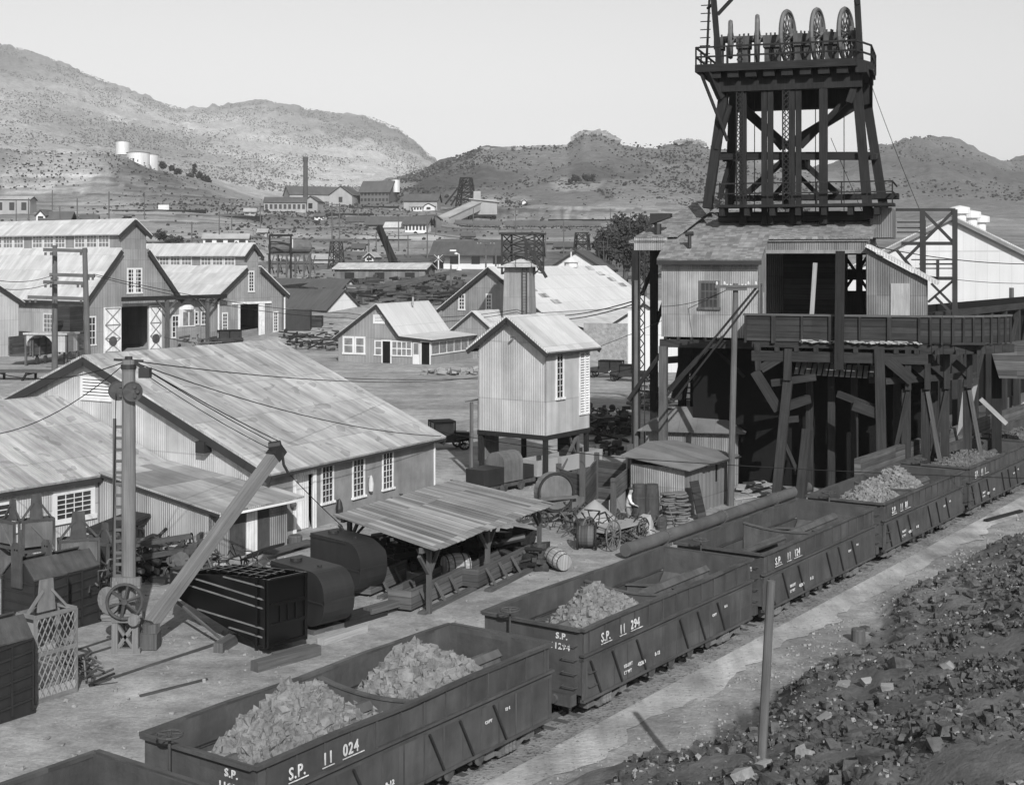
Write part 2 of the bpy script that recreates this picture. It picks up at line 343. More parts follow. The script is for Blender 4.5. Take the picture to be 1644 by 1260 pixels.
# apparent level of the ground (surveyed) at each distance, per bearing column
TC = {
 -300: [557, 478, 414, 370, 340, 330, 300, 240, 245, 235, 215, 195, 170, 110, 80, 150],
 0: [557, 478, 414, 370, 340, 330, 300, 236, 250, 238, 212, 185, 160, 105, 70, 140],
 50: [557, 478, 414, 370, 340, 328, 298, 246, 258, 242, 215, 190, 168, 116, 82, 150],
 110: [557, 478, 414, 370, 338, 328, 298, 246, 262, 250, 225, 203, 182, 136, 106, 165],
 170: [557, 478, 414, 370, 336, 326, 298, 246, 264, 255, 235, 215, 196, 156, 130, 190],
 210: [557, 478, 414, 370, 335, 325, 300, 254, 268, 258, 240, 222, 206, 170, 146, 200],
 250: [557, 478, 414, 370, 335, 325, 302, 270, 275, 265, 248, 232, 216, 184, 162, 215],
 300: [557, 478, 414, 370, 337, 327, 308, 287, 285, 274, 258, 243, 228, 196, 176, 225],
 340: [557, 478, 414, 370, 340, 331, 314, 299, 292, 280, 264, 248, 232, 196, 172, 225],
 400: [557, 478, 414, 370, 345, 337, 324, 316, 306, 290, 272, 254, 236, 192, 163, 225],
 430: [557, 478, 432, 384, 352, 341, 332, 324, 312, 294, 276, 256, 238, 192, 162, 225],
 480: [557, 478, 432, 384, 352, 344, 336, 328, 316, 300, 283, 263, 245, 202, 172, 230],
 550: [557, 478, 432, 384, 352, 344, 334, 322, 312, 303, 288, 270, 253, 212, 183, 240],
 600: [557, 478, 432, 384, 352, 344, 332, 318, 308, 300, 290, 274, 258, 218, 189, 245],
 640: [557, 478, 432, 384, 352, 346, 333, 315, 300, 285, 296, 286, 270, 232, 206, 260],
 670: [557, 478, 432, 384, 354, 350, 334, 315, 296, 274, 296, 292, 280, 252, 230, 275],
 700: [557, 478, 432, 384, 356, 352, 335, 317, 292, 262, 290, 296, 292, 272, 258, 300],
 745: [557, 478, 432, 384, 366, 364, 336, 322, 290, 247, 275, 290, 296, 300, 300, 320],
 775: [557, 478, 432, 384, 367, 365, 336, 324, 288, 235, 268, 285, 296, 300, 300, 320],
 800: [557, 478, 432, 384, 367, 365, 336, 324, 288, 239, 268, 285, 296, 300, 300, 320],
 822: [557, 478, 432, 384, 367, 365, 336, 324, 288, 236, 268, 285, 296, 300, 300, 320],
 910: [557, 478, 432, 384, 367, 365, 336, 322, 286, 234, 262, 280, 290, 300, 300, 320],
 935: [557, 478, 432, 384, 367, 365, 336, 318, 284, 213, 260, 280, 290, 300, 300, 320],
 965: [557, 478, 432, 384, 367, 365, 336, 318, 284, 213, 260, 280, 290, 300, 300, 320],
 1002: [557, 478, 432, 384, 366, 363, 336, 318, 284, 229, 262, 280, 290, 300, 300, 320],
 1060: [557, 478, 432, 384, 362, 356, 338, 318, 284, 232, 262, 280, 290, 300, 300, 320],
 1108: [557, 478, 432, 384, 360, 352, 340, 320, 286, 222, 256, 280, 290, 300, 300, 320],
 1145: [557, 478, 432, 384, 360, 352, 340, 322, 290, 235, 260, 280, 290, 300, 300, 320],
 1200: [557, 478, 432, 384, 360, 352, 340, 326, 296, 247, 268, 285, 290, 300, 300, 320],
 1265: [557, 478, 432, 384, 360, 354, 344, 332, 308, 272, 278, 280, 290, 300, 300, 320],
 1330: [557, 478, 432, 384, 362, 356, 348, 338, 318, 290, 278, 266, 285, 300, 300, 320],
 1400: [557, 478, 432, 384, 366, 360, 352, 342, 324, 295, 268, 239, 262, 285, 290, 320],
 1450: [557, 478, 432, 384, 370, 364, 355, 345, 326, 292, 258, 222, 250, 280, 285, 320],
 1490: [557, 478, 432, 384, 370, 364, 355, 345, 326, 290, 255, 218, 246, 275, 280, 320],
 1530: [557, 478, 432, 384, 370, 364, 355, 345, 326, 292, 260, 226, 250, 272, 280, 320],
 1575: [557, 478, 432, 384, 370, 364, 355, 345, 328, 298, 270, 246, 262, 270, 280, 320],
 1610: [557, 478, 432, 384, 370, 364, 355, 345, 330, 304, 282, 266, 268, 259, 280, 320],
 1660: [557, 478, 432, 384, 370, 364, 355, 345, 332, 308, 290, 275, 268, 254, 280, 320],
 1760: [557, 478, 432, 384, 370, 364, 355, 345, 332, 308, 290, 275, 262, 236, 270, 320],
 2100: [557, 478, 432, 384, 370, 364, 355, 345, 332, 308, 290, 275, 262, 230, 270, 320]}
_cols = sorted(TC); _tab = np.array([TC[c] for c in _cols], dtype=float)
_dd = np.array(TD, dtype=float)
def _smooth(a):                                           # rounded, not creased, from knot to knot
    return a * a * (3 - 2 * a)
def terr(px, d):
    """ground height for bearing px and distance d (arrays)"""
    px = np.asarray(px, float); d = np.asarray(d, float)
    i = np.clip(np.searchsorted(_cols, px) - 1, 0, len(_cols) - 2); cl = np.array(_cols, float)
    f = np.clip((px - cl[i]) / (cl[i + 1] - cl[i]), 0, 1)
    j = np.clip(np.searchsorted(_dd, d) - 1, 0, len(_dd) - 2); g = np.clip((d - _dd[j]) / (_dd[j + 1] - _dd[j]), 0, 1)
    y0 = _tab[i, j] * (1 - f) + _tab[i + 1, j] * f; y1 = _tab[i, j + 1] * (1 - f) + _tab[i + 1, j + 1] * f
    z0 = CAMH - (y0 - YHOR) * _dd[j] / FPX; z1 = CAMH - (y1 - YHOR) * _dd[j + 1] / FPX
    z = z0 * (1 - g) + z1 * g
    return np.where(d <= 185, 0.0, z)
def fbm(x, y, sc, oct=4, seed=0.0):
    out = np.zeros(len(x)); 
    for k in range(len(x)):
        out[k] = mnoise.fractal(Vector((x[k] / sc + seed, y[k] / sc - seed, seed * .37)), 1.0, 2.0, oct)
    return out
def bank(X, Y):
    """the tip of broken rock between the railway and the viewer"""
    a, b = X - YF.o[0], Y - YF.o[1]; s_ = a * YF.ux[0] + b * YF.ux[1]; t_ = a * YF.uy[0] + b * YF.uy[1]
    e = 4.5 + .8 * np.sin(s_ * .23) + .5 * np.sin(s_ * .61 + 1)
    h = np.maximum(0, -t_ - e); z = .34 * h + .35 * np.minimum(h, 1.0)
    z = np.minimum(z, 7.5); bk = (t_ < -4.5) & (Y > 10) & (Y < 130)
    if bk.any():
        x, y, t2 = X[bk], Y[bk], t_[bk]; z[bk] += (.2 * fbm(x, y, .8, 4, 7.3) + .24 * fbm(x, y, 1.7, 4, 2.3) + .3 * fbm(x, y, 5, 3, 4.3)) * np.clip((-t2 - 4.5) / 1.5, 0, 1)
    return z
def ground_z(X, Y):
    X = np.atleast_1d(np.asarray(X, float)); Y = np.atleast_1d(np.asarray(Y, float))
    z = terr(822 + FPX * X / np.maximum(Y, 1), Y); near = Y < 185
    return np.where(near, bank(X, Y), z)
def gz(X, Y): return float(ground_z(X, Y)[0])
def make_ground():
    ds = list(np.arange(-30, 60, .9)) + list(np.arange(60, 185, 2.5)) + list(185 + (np.geomspace(6, 3100, 330) - 6)) 
    ds = np.array(ds); na = 470; aa = np.concatenate([np.linspace(-1.6, -.46, 26)[:-1], np.linspace(-.46, .46, na), np.linspace(.46, 1.6, 26)[1:]])
    A, D = np.meshgrid(aa, ds); X = A * (np.maximum(D, 0) + 60 * np.exp(-np.maximum(D, 0) / 250.)); Y = D
    x, y = X.ravel(), Y.ravel(); z = ground_z(x, y)
    far = y > 200
    nz = np.zeros(len(x)); fx, fy = x[far], y[far]
    amp = np.clip((fy - 200) / 900, .0, 1) ** 1.3 * np.clip(fy / 900, .3, 2.2)
    n1 = fbm(fx, fy * .5, 90, 4, 3.1); n2 = fbm(fx, fy, 22, 4, 9.7)
    ridged = 1 - np.abs(fbm(fx * 1.3, fy * .3, 42, 4, 5.5)) * 2.2
    nz[far] = amp * (n1 * 3.4 + n2 * 1.9 + ridged * 2.6 - 1.5)
    nr = (y > 10) & (y <= 200); nz[nr] += .02 * fbm(x[nr], y[nr], 3.0, 3, 1.3)
    a, b = x - YF.o[0], y - YF.o[1]; t_ = a * YF.uy[0] + b * YF.uy[1]
    z = z + nz
    me = bpy.data.meshes.new("ground"); ny, nx = X.shape
    idx = np.arange(ny * nx).reshape(ny, nx); q = np.stack([idx[:-1, :-1], idx[:-1, 1:], idx[1:, 1:], idx[1:, :-1]], -1).reshape(-1, 4)
    me.vertices.add(len(x)); me.vertices.foreach_set("co", np.stack([x, y, z], 1).ravel().astype(np.float32))
    me.loops.add(q.size); me.loops.foreach_set("vertex_index", q.ravel().astype(np.int32))
    me.polygons.add(len(q)); me.polygons.foreach_set("loop_start", np.arange(0, q.size, 4, dtype=np.int32)); me.polygons.foreach_set("loop_total", np.full(len(q), 4, dtype=np.int32))
    me.polygons.foreach_set("use_smooth", [True] * len(q)); me.update(calc_edges=True)
    # what the ground is made of, by place: bare earth, dry grass hill, dark rocky hill, pale mine dumps
    px = 822 + FPX * x / np.maximum(y, 1); tone = np.full(len(x), .275)
    def put(mask, v, soft=None): tone[mask] = v
    tone = np.where(y > 200, .25, tone)
    tone = np.where((y > 260) & (y < 1000), .21 + .07 * np.clip(fbm(x, y, 45, 3, 8.8), -1, 1), tone)
    tone = np.where(y >= 640, np.where(px < 430, .25, .14) , tone)
    tone = np.where((y > 1000) & (px > 580) , .145, tone)
    tone = np.where((y > 740) & (px <= 580 + np.clip((y - 1100) * .6, 0, 900)) ,   .34, tone)
    tone = np.where((y > 1180) & (px > 1240), .135, tone)
    band = (y > 545) & (y < 628) & (px > 735) & (px < 1000); tone = np.where(band, .2 + .1 * np.clip(fbm(px * 5.0, y * .4, 40, 4, 4.4), -1, 1), tone)
    def patch(cx, cy, rx, ry, v):                        # a soft edged tip of paler or darker waste
        nonlocal tone
        q = ((px - cx) / rx) ** 2 + ((y - cy) / ry) ** 2 + .5 * np.clip(fbm(px * 2.0, y * .5, 40, 3, cx * .01), -1, 1); k = np.clip((1.25 - q) / .6, 0, 1); tone = tone * (1 - k) + v * k
    patch(700, 950, 70, 260, .095); patch(830, 1020, 110, 70, .19); patch(80, 650, 95, 62, .33); patch(240, 640, 60, 60, .15); patch(300, 560, 90, 90, .15); patch(112, 1000, 40, 140, .5); patch(930, 790, 45, 60, .24); patch(1060, 780, 80, 190, .2); patch(1000, 620, 60, 60, .2); patch(620, 900, 60, 120, .24); patch(800, 700, 60, 30, .22); patch(1010, 900, 40, 60, .12); patch(950, 860, 40, 60, .1); patch(1180, 800, 70, 120, .2); patch(780, 860, 60, 70, .1); patch(520, 800, 80, 60, .3); patch(360, 820, 60, 60, .3); patch(850, 1000, 90, 90, .17); patch(480, 500, 110, 60, .15); patch(700, 480, 90, 50, .15); patch(640, 400, 80, 40, .32); patch(380, 420, 70, 40, .2); patch(900, 480, 90, 60, .16); patch(760, 330, 90, 30, .17); patch(520, 380, 60, 40, .17); patch(640, 560, 60, 40, .16); patch(190, 1800, 22, 50, .46)
    bb = (t_ < -4.6) & (y < 160) ; tone = np.where(bb, .14 + .06 * np.clip(fbm(x * 1.0, y, 4, 3, 6.6), -1, 1), tone); sh = (t_ >= -4.6) & (t_ < -2.6) & (y < 160); tone = np.where(sh,   .25, tone)
    ft = fbm(x / np.clip(y, 60, 1e9) * 400, y / np.clip(y, 60, 1e9) ** .5 * 9, 60, 4, 6.1)
    tone = tone * np.where(y > 230, np.clip(1 + .45 * ft, .4, 1.7), 1.0)
    hz_ = np.sin((z + .16 * x + 14 * np.clip(fbm(x, y, 300, 2, 2.2), -1, 1)) / 6.0); st = (y > 1500) & (px > 300) & (px < 700); tone = np.where(st, tone * (1 + .2 * np.clip(hz_ * 2 - 1.1, 0, 1)), tone)   # strata on the far mountain
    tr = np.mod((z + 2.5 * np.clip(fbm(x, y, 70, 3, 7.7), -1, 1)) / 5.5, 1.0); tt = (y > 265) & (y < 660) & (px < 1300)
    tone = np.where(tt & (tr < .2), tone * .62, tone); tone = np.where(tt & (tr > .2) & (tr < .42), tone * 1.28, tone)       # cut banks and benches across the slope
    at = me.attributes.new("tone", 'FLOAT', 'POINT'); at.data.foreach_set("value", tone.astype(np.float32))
    m = bpy.data.materials.new("earth"); m.use_nodes = True; N = m.node_tree.nodes; L = m.node_tree.links; p = N["Principled BSDF"]
    p.inputs["Roughness"].default_value = .97; p.inputs["Specular IOR Level"].default_value = .1
    ab = N.new("ShaderNodeAttribute"); ab.attribute_name = "tone"; tc = N.new("ShaderNodeTexCoord")
    def noi(sc, det, rg, rot=0, vec=(1, 1, 1)):
        mp = N.new("ShaderNodeMapping"); L.new(tc.outputs["Object"], mp.inputs[0]); mp.inputs["Rotation"].default_value = (0, 0, rot); mp.inputs["Scale"].default_value = vec
        k = N.new("ShaderNodeTexNoise"); k.inputs["Scale"].default_value = sc; k.inputs["Detail"].default_value = det; k.inputs["Roughness"].default_value = rg; L.new(mp.outputs[0], k.inputs["Vector"]); return k.outputs[0]
    def ma(op, a, b, c=None):
        k = N.new("ShaderNodeMath"); k.operation = op
        for i, v in enumerate((a, b, c)):
            if v is None: continue
            if isinstance(v, (int, float)): k.inputs[i].default_value = v
            else: L.new(v, k.inputs[i])
        return k.outputs[0]
    def rg(f, amt): return ma('MULTIPLY_ADD', ma('SUBTRACT', f, .5), amt * 2, 1.0)
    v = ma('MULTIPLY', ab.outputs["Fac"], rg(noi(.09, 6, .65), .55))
    v = ma('MULTIPLY', v, rg(noi(1.3, 6, .7), .75)); v = ma('MULTIPLY', v, rg(noi(.35, 5, .65), .6))
    v = ma('MULTIPLY', v, rg(noi(.16, 5, .6, -YANG, (.12, 1.6, 1)), .45))        # wheel and cart tracks along the yard
    v = ma('MULTIPLY', v, rg(noi(9, 3, .6), .35))
    v = ma('MAXIMUM', v, .01); L.new(v, p.inputs["Base Color"])
    bp = N.new("ShaderNodeBump"); bp.inputs["Distance"].default_value = 1; bp.inputs["Strength"].default_value = .8
    L.new(ma('ADD', ma('MULTIPLY', noi(6, 6, .7), .05), ma('MULTIPLY', noi(.5, 6, .65), .12)), bp.inputs["Height"]); L.new(bp.outputs[0], p.inputs["Normal"])
    me.materials.append(m); o = bpy.data.objects.new("ground", me); C.objects.link(o); struct(o)
    return o
make_ground()
# scrub on the hills: thousands of low bushes, nobody could count them
def blobs(name, pts, mat, sub=1, flat=.7, rough=False):
    vs, fs = BLOCK if rough else ICO[sub]; V = np.array([list(v) for v in vs]); Fq = np.array(fs); n = len(pts)
    P = np.array([p[:3] for p in pts]); rr = np.array([p[3] for p in pts]); rng = np.random.default_rng(5)
    co = (V[None] + rng.uniform(-.3, .3, (n, len(V), 3))) * rng.uniform(.55, 1.25, (n, 1, 3)) if rough else V[None] * (1 + rng.uniform(-.35, .35, (n, len(V), 1)))
    co = co * rr[:, None, None] * np.array([1, 1, flat])
    if rough:                                             # each stone lies its own way
        a = rng.uniform(0, 6.28, n); c_, s_ = np.cos(a)[:, None], np.sin(a)[:, None]; t = rng.uniform(-.7, .7, n); ct, st = np.cos(t)[:, None], np.sin(t)[:, None]
        x, y, z = co[..., 0].copy(), co[..., 1].copy(), co[..., 2].copy(); y, z = y * ct - z * st, y * st + z * ct; co = np.stack([x * c_ - y * s_, x * s_ + y * c_, z], -1)
    co = co + P[:, None, :]
    fi = (Fq[None] + (np.arange(n) * len(V))[:, None, None]).reshape(-1, 3)
    me = bpy.data.meshes.new(name); me.vertices.add(n * len(V)); me.vertices.foreach_set("co", co.ravel().astype(np.float32))
    me.loops.add(fi.size); me.loops.foreach_set("vertex_index", fi.ravel().astype(np.int32)); me.polygons.add(len(fi))
    me.polygons.foreach_set("loop_start", np.arange(0, fi.size, 3, dtype=np.int32)); me.polygons.foreach_set("loop_total", np.full(len(fi), 3, dtype=np.int32)); me.polygons.foreach_set("use_smooth", [not rough] * len(fi)); me.update(calc_edges=True)
    me.materials.append(MATS[mat]); o = bpy.data.objects.new(name, me); C.objects.link(o); return o
def scatter(n, pxr, dr, rr, dens=None, seed=1):
    rng = np.random.default_rng(seed); out = []
    px = rng.uniform(*pxr, n); u = rng.uniform(0, 1, n); d = np.sqrt(dr[0] ** 2 + u * (dr[1] ** 2 - dr[0] ** 2))
    X = (px - 822) * d / FPX; z = ground_z(X, d); r = rng.uniform(rr[0], rr[1], n) * rng.uniform(.6, 1.3, n)
    for k in range(n):
        if dens and rng.uniform() > dens(px[k], d[k], X[k]): continue
        out.append((X[k], d[k], z[k] + r[k] * .2 + .3 * min(1, d[k] / 900), r[k]))
    return out
clump = lambda px, d, X: .04 + 1.3 * max(0, mnoise.noise(Vector((X / 60., d / 110., 3.3))) + .1)
o = blobs("hill_scrub", scatter(26000, (-60, 760), (900, 2650), (.35, 1.0), lambda px, d, X: 1.0, 11), 'scrub'); struct(o, "stuff"); o["label"] = "low dry scrub speckling the pale mountain behind the town"; o["category"] = "scrub"
o = blobs("hill_brush", scatter(15000, (600, 1300), (640, 1180), (.25, .95), clump, 12), 'scrub_dark'); struct(o, "stuff"); o["label"] = "dark brush covering the rocky hill in the middle distance"; o["category"] = "scrub"
o = blobs("hill_bushes", scatter(5200, (1230, 1760), (900, 2250), (.4, 1.3), lambda px, d, X: .9, 13), 'scrub_dark'); struct(o, "stuff"); o["label"] = "scattered bushes over the dark hill at the right edge"; o["category"] = "scrub"
o = blobs("slope_brush", scatter(16000, (-60, 1300), (265, 700), (.12, .6), clump, 14), 'scrub_dark'); struct(o, "stuff"); o["label"] = "weeds and brush on the slope of the mining town"; o["category"] = "scrub"
# rocky knob on the middle hill's top and outcrops
mb = MB()
for k in range(70):
    px = random.uniform(922, 992); d = 1095 + random.uniform(-12, 6); X = (px - 822) * d / FPX; mb.rock((X, d, gz(X, d) + random.uniform(-1, 1)), random.uniform(1.5, 3.4), (1, 1, .8))
for k in range(60):
    px = random.choice([random.uniform(770, 912), random.uniform(1085, 1135)]); d = 1090 + random.uniform(-14, 5); X = (px - 822) * d / FPX; mb.rock((X, d, gz(X, d)), random.uniform(1., 2.6), (1.2, 1, .7))
struct(mb.build("hill_outcrop", 'stone_wall'))
# ------------------------------------------------------------------ the loose rock of the bank and the road beside the track
def Y_bad(p): return p.y > 95 or p.y < 17
def bank_pts(n, seed, rr, trange, srange, power=1.6):
    rng = np.random.default_rng(seed); out = []
    for k in range(n):
        s_ = rng.uniform(*srange); t_ = -rng.uniform(*trange); p = YF.w(s_, t_); 
        if p.y < 14: continue
        px = 822 + FPX * p.x / p.y
        if px < 560 or px > 1760 or Y_bad(p): continue
        nn = mnoise.noise(Vector((p.x / 2.6, p.y / 2.6, 1.0)))
        if rng.uniform() > .6 + 1.3 * nn: continue
        r = rr[0] + (rr[1] - rr[0]) * rng.uniform() ** power
        out.append((p.x, p.y, gz(p.x, p.y) + r * .12, r))
    return out
o = blobs("rubble", bank_pts(120000, 3, (.012, .17), (4.6, 22), (-24, 80), 5.0), 'rubble', 1, .8, True); struct(o, "stuff"); o["label"] = "dark broken rock covering the bank beside the railway"; o["category"] = "rubble"
o = blobs("rubble", bank_pts(60000, 13, (.012, .11), (8, 21), (-26, 16), 4.0), 'rubble', 1, .8, True); struct(o, "stuff"); o["label"] = "small broken rock over the nearest part of the bank, bottom right"; o["category"] = "rubble"
o = blobs("gravel", bank_pts(45000, 4, (.012, .06), (3.0, 18), (-16, 80)), 'rubble_pale', 1, .75, True); struct(o, "stuff"); o["label"] = "paler gravel and chips at the foot of the rock bank"; o["category"] = "gravel"
def boulder(px, py, r, mat, label, sq=(1, .9, .7), z0=.7):
    z = z0
    for _ in range(12): d = (CAMH - z) * FPX / (py - YHOR); X = (px - 822) * d / FPX; z = gz(X, d)
    mb = MB(); mb.rock((0, 0, r * .12), r * .55, sq, 1, .3); o = one("boulder", label, "rock", mb, mat, WF, (0, 0, 0), "large rocks on the bank"); o.location = (X, d, z); return o
for i, (px, py, r, mt, lb) in enumerate([
  (1352, 1105, .42, 'pale_rock', 'pale flat slab of rock nearest the dark hollow, left of three pale slabs'), (1392, 1092, .34, 'pale_rock', 'pale angular rock in the middle of the three pale slabs'), (1425, 1100, .33, 'pale_rock', 'pale rock in the shadow at the right end of the three pale slabs'),
  (1330, 1160, .42, 'pale_rock', 'pale wedge shaped rock lying alone right of the leaning post'), (1262, 1192, .3, 'pale_rock', 'small pale rock just right of the leaning post'), (1228, 1232, .3, 'pale_rock', 'pale rock lying at the foot of the leaning post'),
  (1296, 1215, .42, 'rubble_pale', 'squarish grey boulder right of the leaning post foot'), (1405, 1225, .5, 'rubble', 'dark upright slab near the bottom of the rock bank'), (1385, 1190, .5, 'rubble', 'broad dark boulder above the upright slab'),
  (1450, 1075, .62, 'rubble', 'large dark boulder right of the shaded hollow'), (1520, 1072, .3, 'pale_rock', 'white stone standing out on the dark upper bank'), (1478, 1150, .26, 'pale_rock', 'small white stone low on the dark bank'),
  (1497, 1035, .22, 'pale_rock', 'small pale stone at the top of the bank by the stump path'), (1420, 1160, .34, 'rubble_pale', 'grey rounded rock below the shaded hollow'), (1360, 1070, .7, 'rubble', 'big dark block left of the three pale slabs'),
  (1240, 1258, .4, 'rubble', 'dark boulder at the bottom edge under the post'), (1190, 1250, .4, 'rubble_pale', 'grey boulder left of the post foot'), (1600, 1010, .4, 'rubble', 'dark boulder high on the bank at the right edge'), (1560, 940, .45, 'rubble', 'dark boulder on the crest of the bank below the far cars'),
  (1390, 1012, .3, 'rubble', 'dark lump of rock behind the tree stump')]): boulder(px, py, r, MATS[mt], lb)
# ------------------------------------------------------------------ road strip beside the track, ballast, rails
def strip(name, pts, z, mat, wob=0):
    mb = MB()
    for (a, b) in zip(pts[:-1], pts[1:]): mb.poly([YF.w(a[0], a[1], z), YF.w(b[0], b[1], z), YF.w(b[0], b[2], z), YF.w(a[0], a[2], z)])
    o = mb.build(name, mat); return struct(o)
M('road_dust', .345, .97, 0, (.5, .35), (.55, .9, .12), space='UV', bump=(6, .05), speck=(7, .66, .55))
M('ballast', .25, .97, 0, (.5, 1.), space='OBJ', bump=(9, .08), speck=(9, .6, .5))
ps = []
for k in range(300):
    s_ = -24 + k * .4; ps.append((s_, -2.95 + .55 * mnoise.noise(Vector((s_ * .35, 0, 0))) + .35 * mnoise.noise(Vector((s_ * 1.3, 5, 0))), -1.78 + .12 * mnoise.noise(Vector((s_ * 1.1, 9, 0)))))
ro = strip("road", ps, .022, 'road_dust')
strip("track_bed", [(-24 + k * 4, -1.85, 1.9) for k in range(32)], .03, 'ballast')
def railway():
    t = T("railway_track", "railway track with steel rails carrying the row of ore cars", "railway", YF, (0, 0, .03)); t.o["kind"] = "structure"
    for y in (-.72, .72):
        mb = MB(); mb.box(-24, 96, y - .035, y + .035, .1, .17); mb.box(-24, 96, y - .06, y + .06, .034, .1); t.part("rail", mb, 'steel_mid')
    mb = MB()
    for k in range(190): mb.box(-24 + k * .63 - .1, -24 + k * .63 + .1, -1.22, 1.22, .031, .05)
    o = t.part("sleepers", mb, 'timber'); o["kind"] = "stuff"
railway()

def yard_chips(n, seed, rr):
    rng = np.random.default_rng(seed); out = []
    while len(out) < n:
        X = rng.uniform(-24, 14); Y = rng.uniform(31, 75)
        s_, t_ = YF.l(X, Y)
        if t_ < 2.3 or mnoise.noise(Vector((X / 3., Y / 3., 5.))) + rng.uniform(-.3, .5) < .12: continue
        r = rr[0] + (rr[1] - rr[0]) * rng.uniform() ** 3; out.append((X, Y, r * .25, r))
    return out
o = blobs("yard_chips", yard_chips(4200, 9, (.012, .09)), 'rubble_pale', 1, .6, True); struct(o, "stuff"); o["label"] = "chips of stone and wood littering the bare yard"; o["category"] = "litter"
# ------------------------------------------------------------------ buildings
def rect_wall(mb, o, ud, nd, u0, u1, v0, v1, holes=(), th=.07):
    """wall of boxes round its openings; o + ud*u + z*v, outer face at nd*0"""
    us = sorted({u0, u1, *[h[0] for h in holes], *[h[1] for h in holes]}); vs = sorted({v0, v1, *[h[2] for h in holes], *[h[3] for h in holes]})
    us = [u for u in us if u0 <= u <= u1]; vs = [v for v in vs if v0 <= v <= v1]
    if not holes: us, vs = [u0, u1], [v0, v1]
    for a, b in zip(us[:-1], us[1:]):
        run = None
        for c, d in zip(vs[:-1], vs[1:]):
            mid = ((a + b) / 2, (c + d) / 2)
            if any(h[0] < mid[0] < h[1] and h[2] < mid[1] < h[3] for h in holes):
                if run: mb.obox(o, ud, nd, (0, 0, 1), (a, b, -th, 0, run[0], run[1])); run = None
            else: run = (run[0], d) if run else (c, d)
        if run: mb.obox(o, ud, nd, (0, 0, 1), (a, b, -th, 0, run[0], run[1]))
def face(t, which, x0, x1, y0, y1):
    return {'y0': ((0, y0, 0), (1, 0, 0), (0, -1, 0)), 'y1': ((0, y1, 0), (1, 0, 0), (0, 1, 0)), 'x0': ((x0, 0, 0), (0, 1, 0), (-1, 0, 0)), 'x1': ((x1, 0, 0), (0, 1, 0), (1, 0, 0))}[which]
def window(t, fc, u0, u1, v0, v1, cols=2, rows=4, fr=.1, fm='white_paint', gm='glass', bar=.025, sill=True, name='window', parent=None, label=None, mull=0):
    o, ud, nd = fc; z = (0, 0, 1); mb = MB(); p = .05
    mb.obox(o, ud, nd, z, (u0 - fr, u0, .004, p, v0, v1)); mb.obox(o, ud, nd, z, (u1, u1 + fr, .004, p, v0, v1))
    mb.obox(o, ud, nd, z, (u0 - fr, u1 + fr, .004, p + .004, v1, v1 + fr))
    mb.obox(o, ud, nd, z, (u0 - fr - (.05 if sill else 0), u1 + fr + (.05 if sill else 0), .004, p + (.07 if sill else 0), v0 - fr, v0))
    for i in range(1, cols):
        u = u0 + (u1 - u0) * i / cols; b = mull if (mull and i == cols // 2) else bar; mb.obox(o, ud, nd, z, (u - b / 2, u + b / 2, .02, p - .012, v0, v1))
    for i in range(1, rows):
        v = v0 + (v1 - v0) * i / rows; mb.obox(o, ud, nd, z, (u0, u1, .02, p - .016, v - bar / 2, v + bar / 2))
    f = t.part(name, mb, fm, parent, label=label)
    mb = MB(); mb.obox(o, ud, nd, z, (u0, u1, -.03, .014, v0, v1)); t.part('pane', mb, gm, f); return f
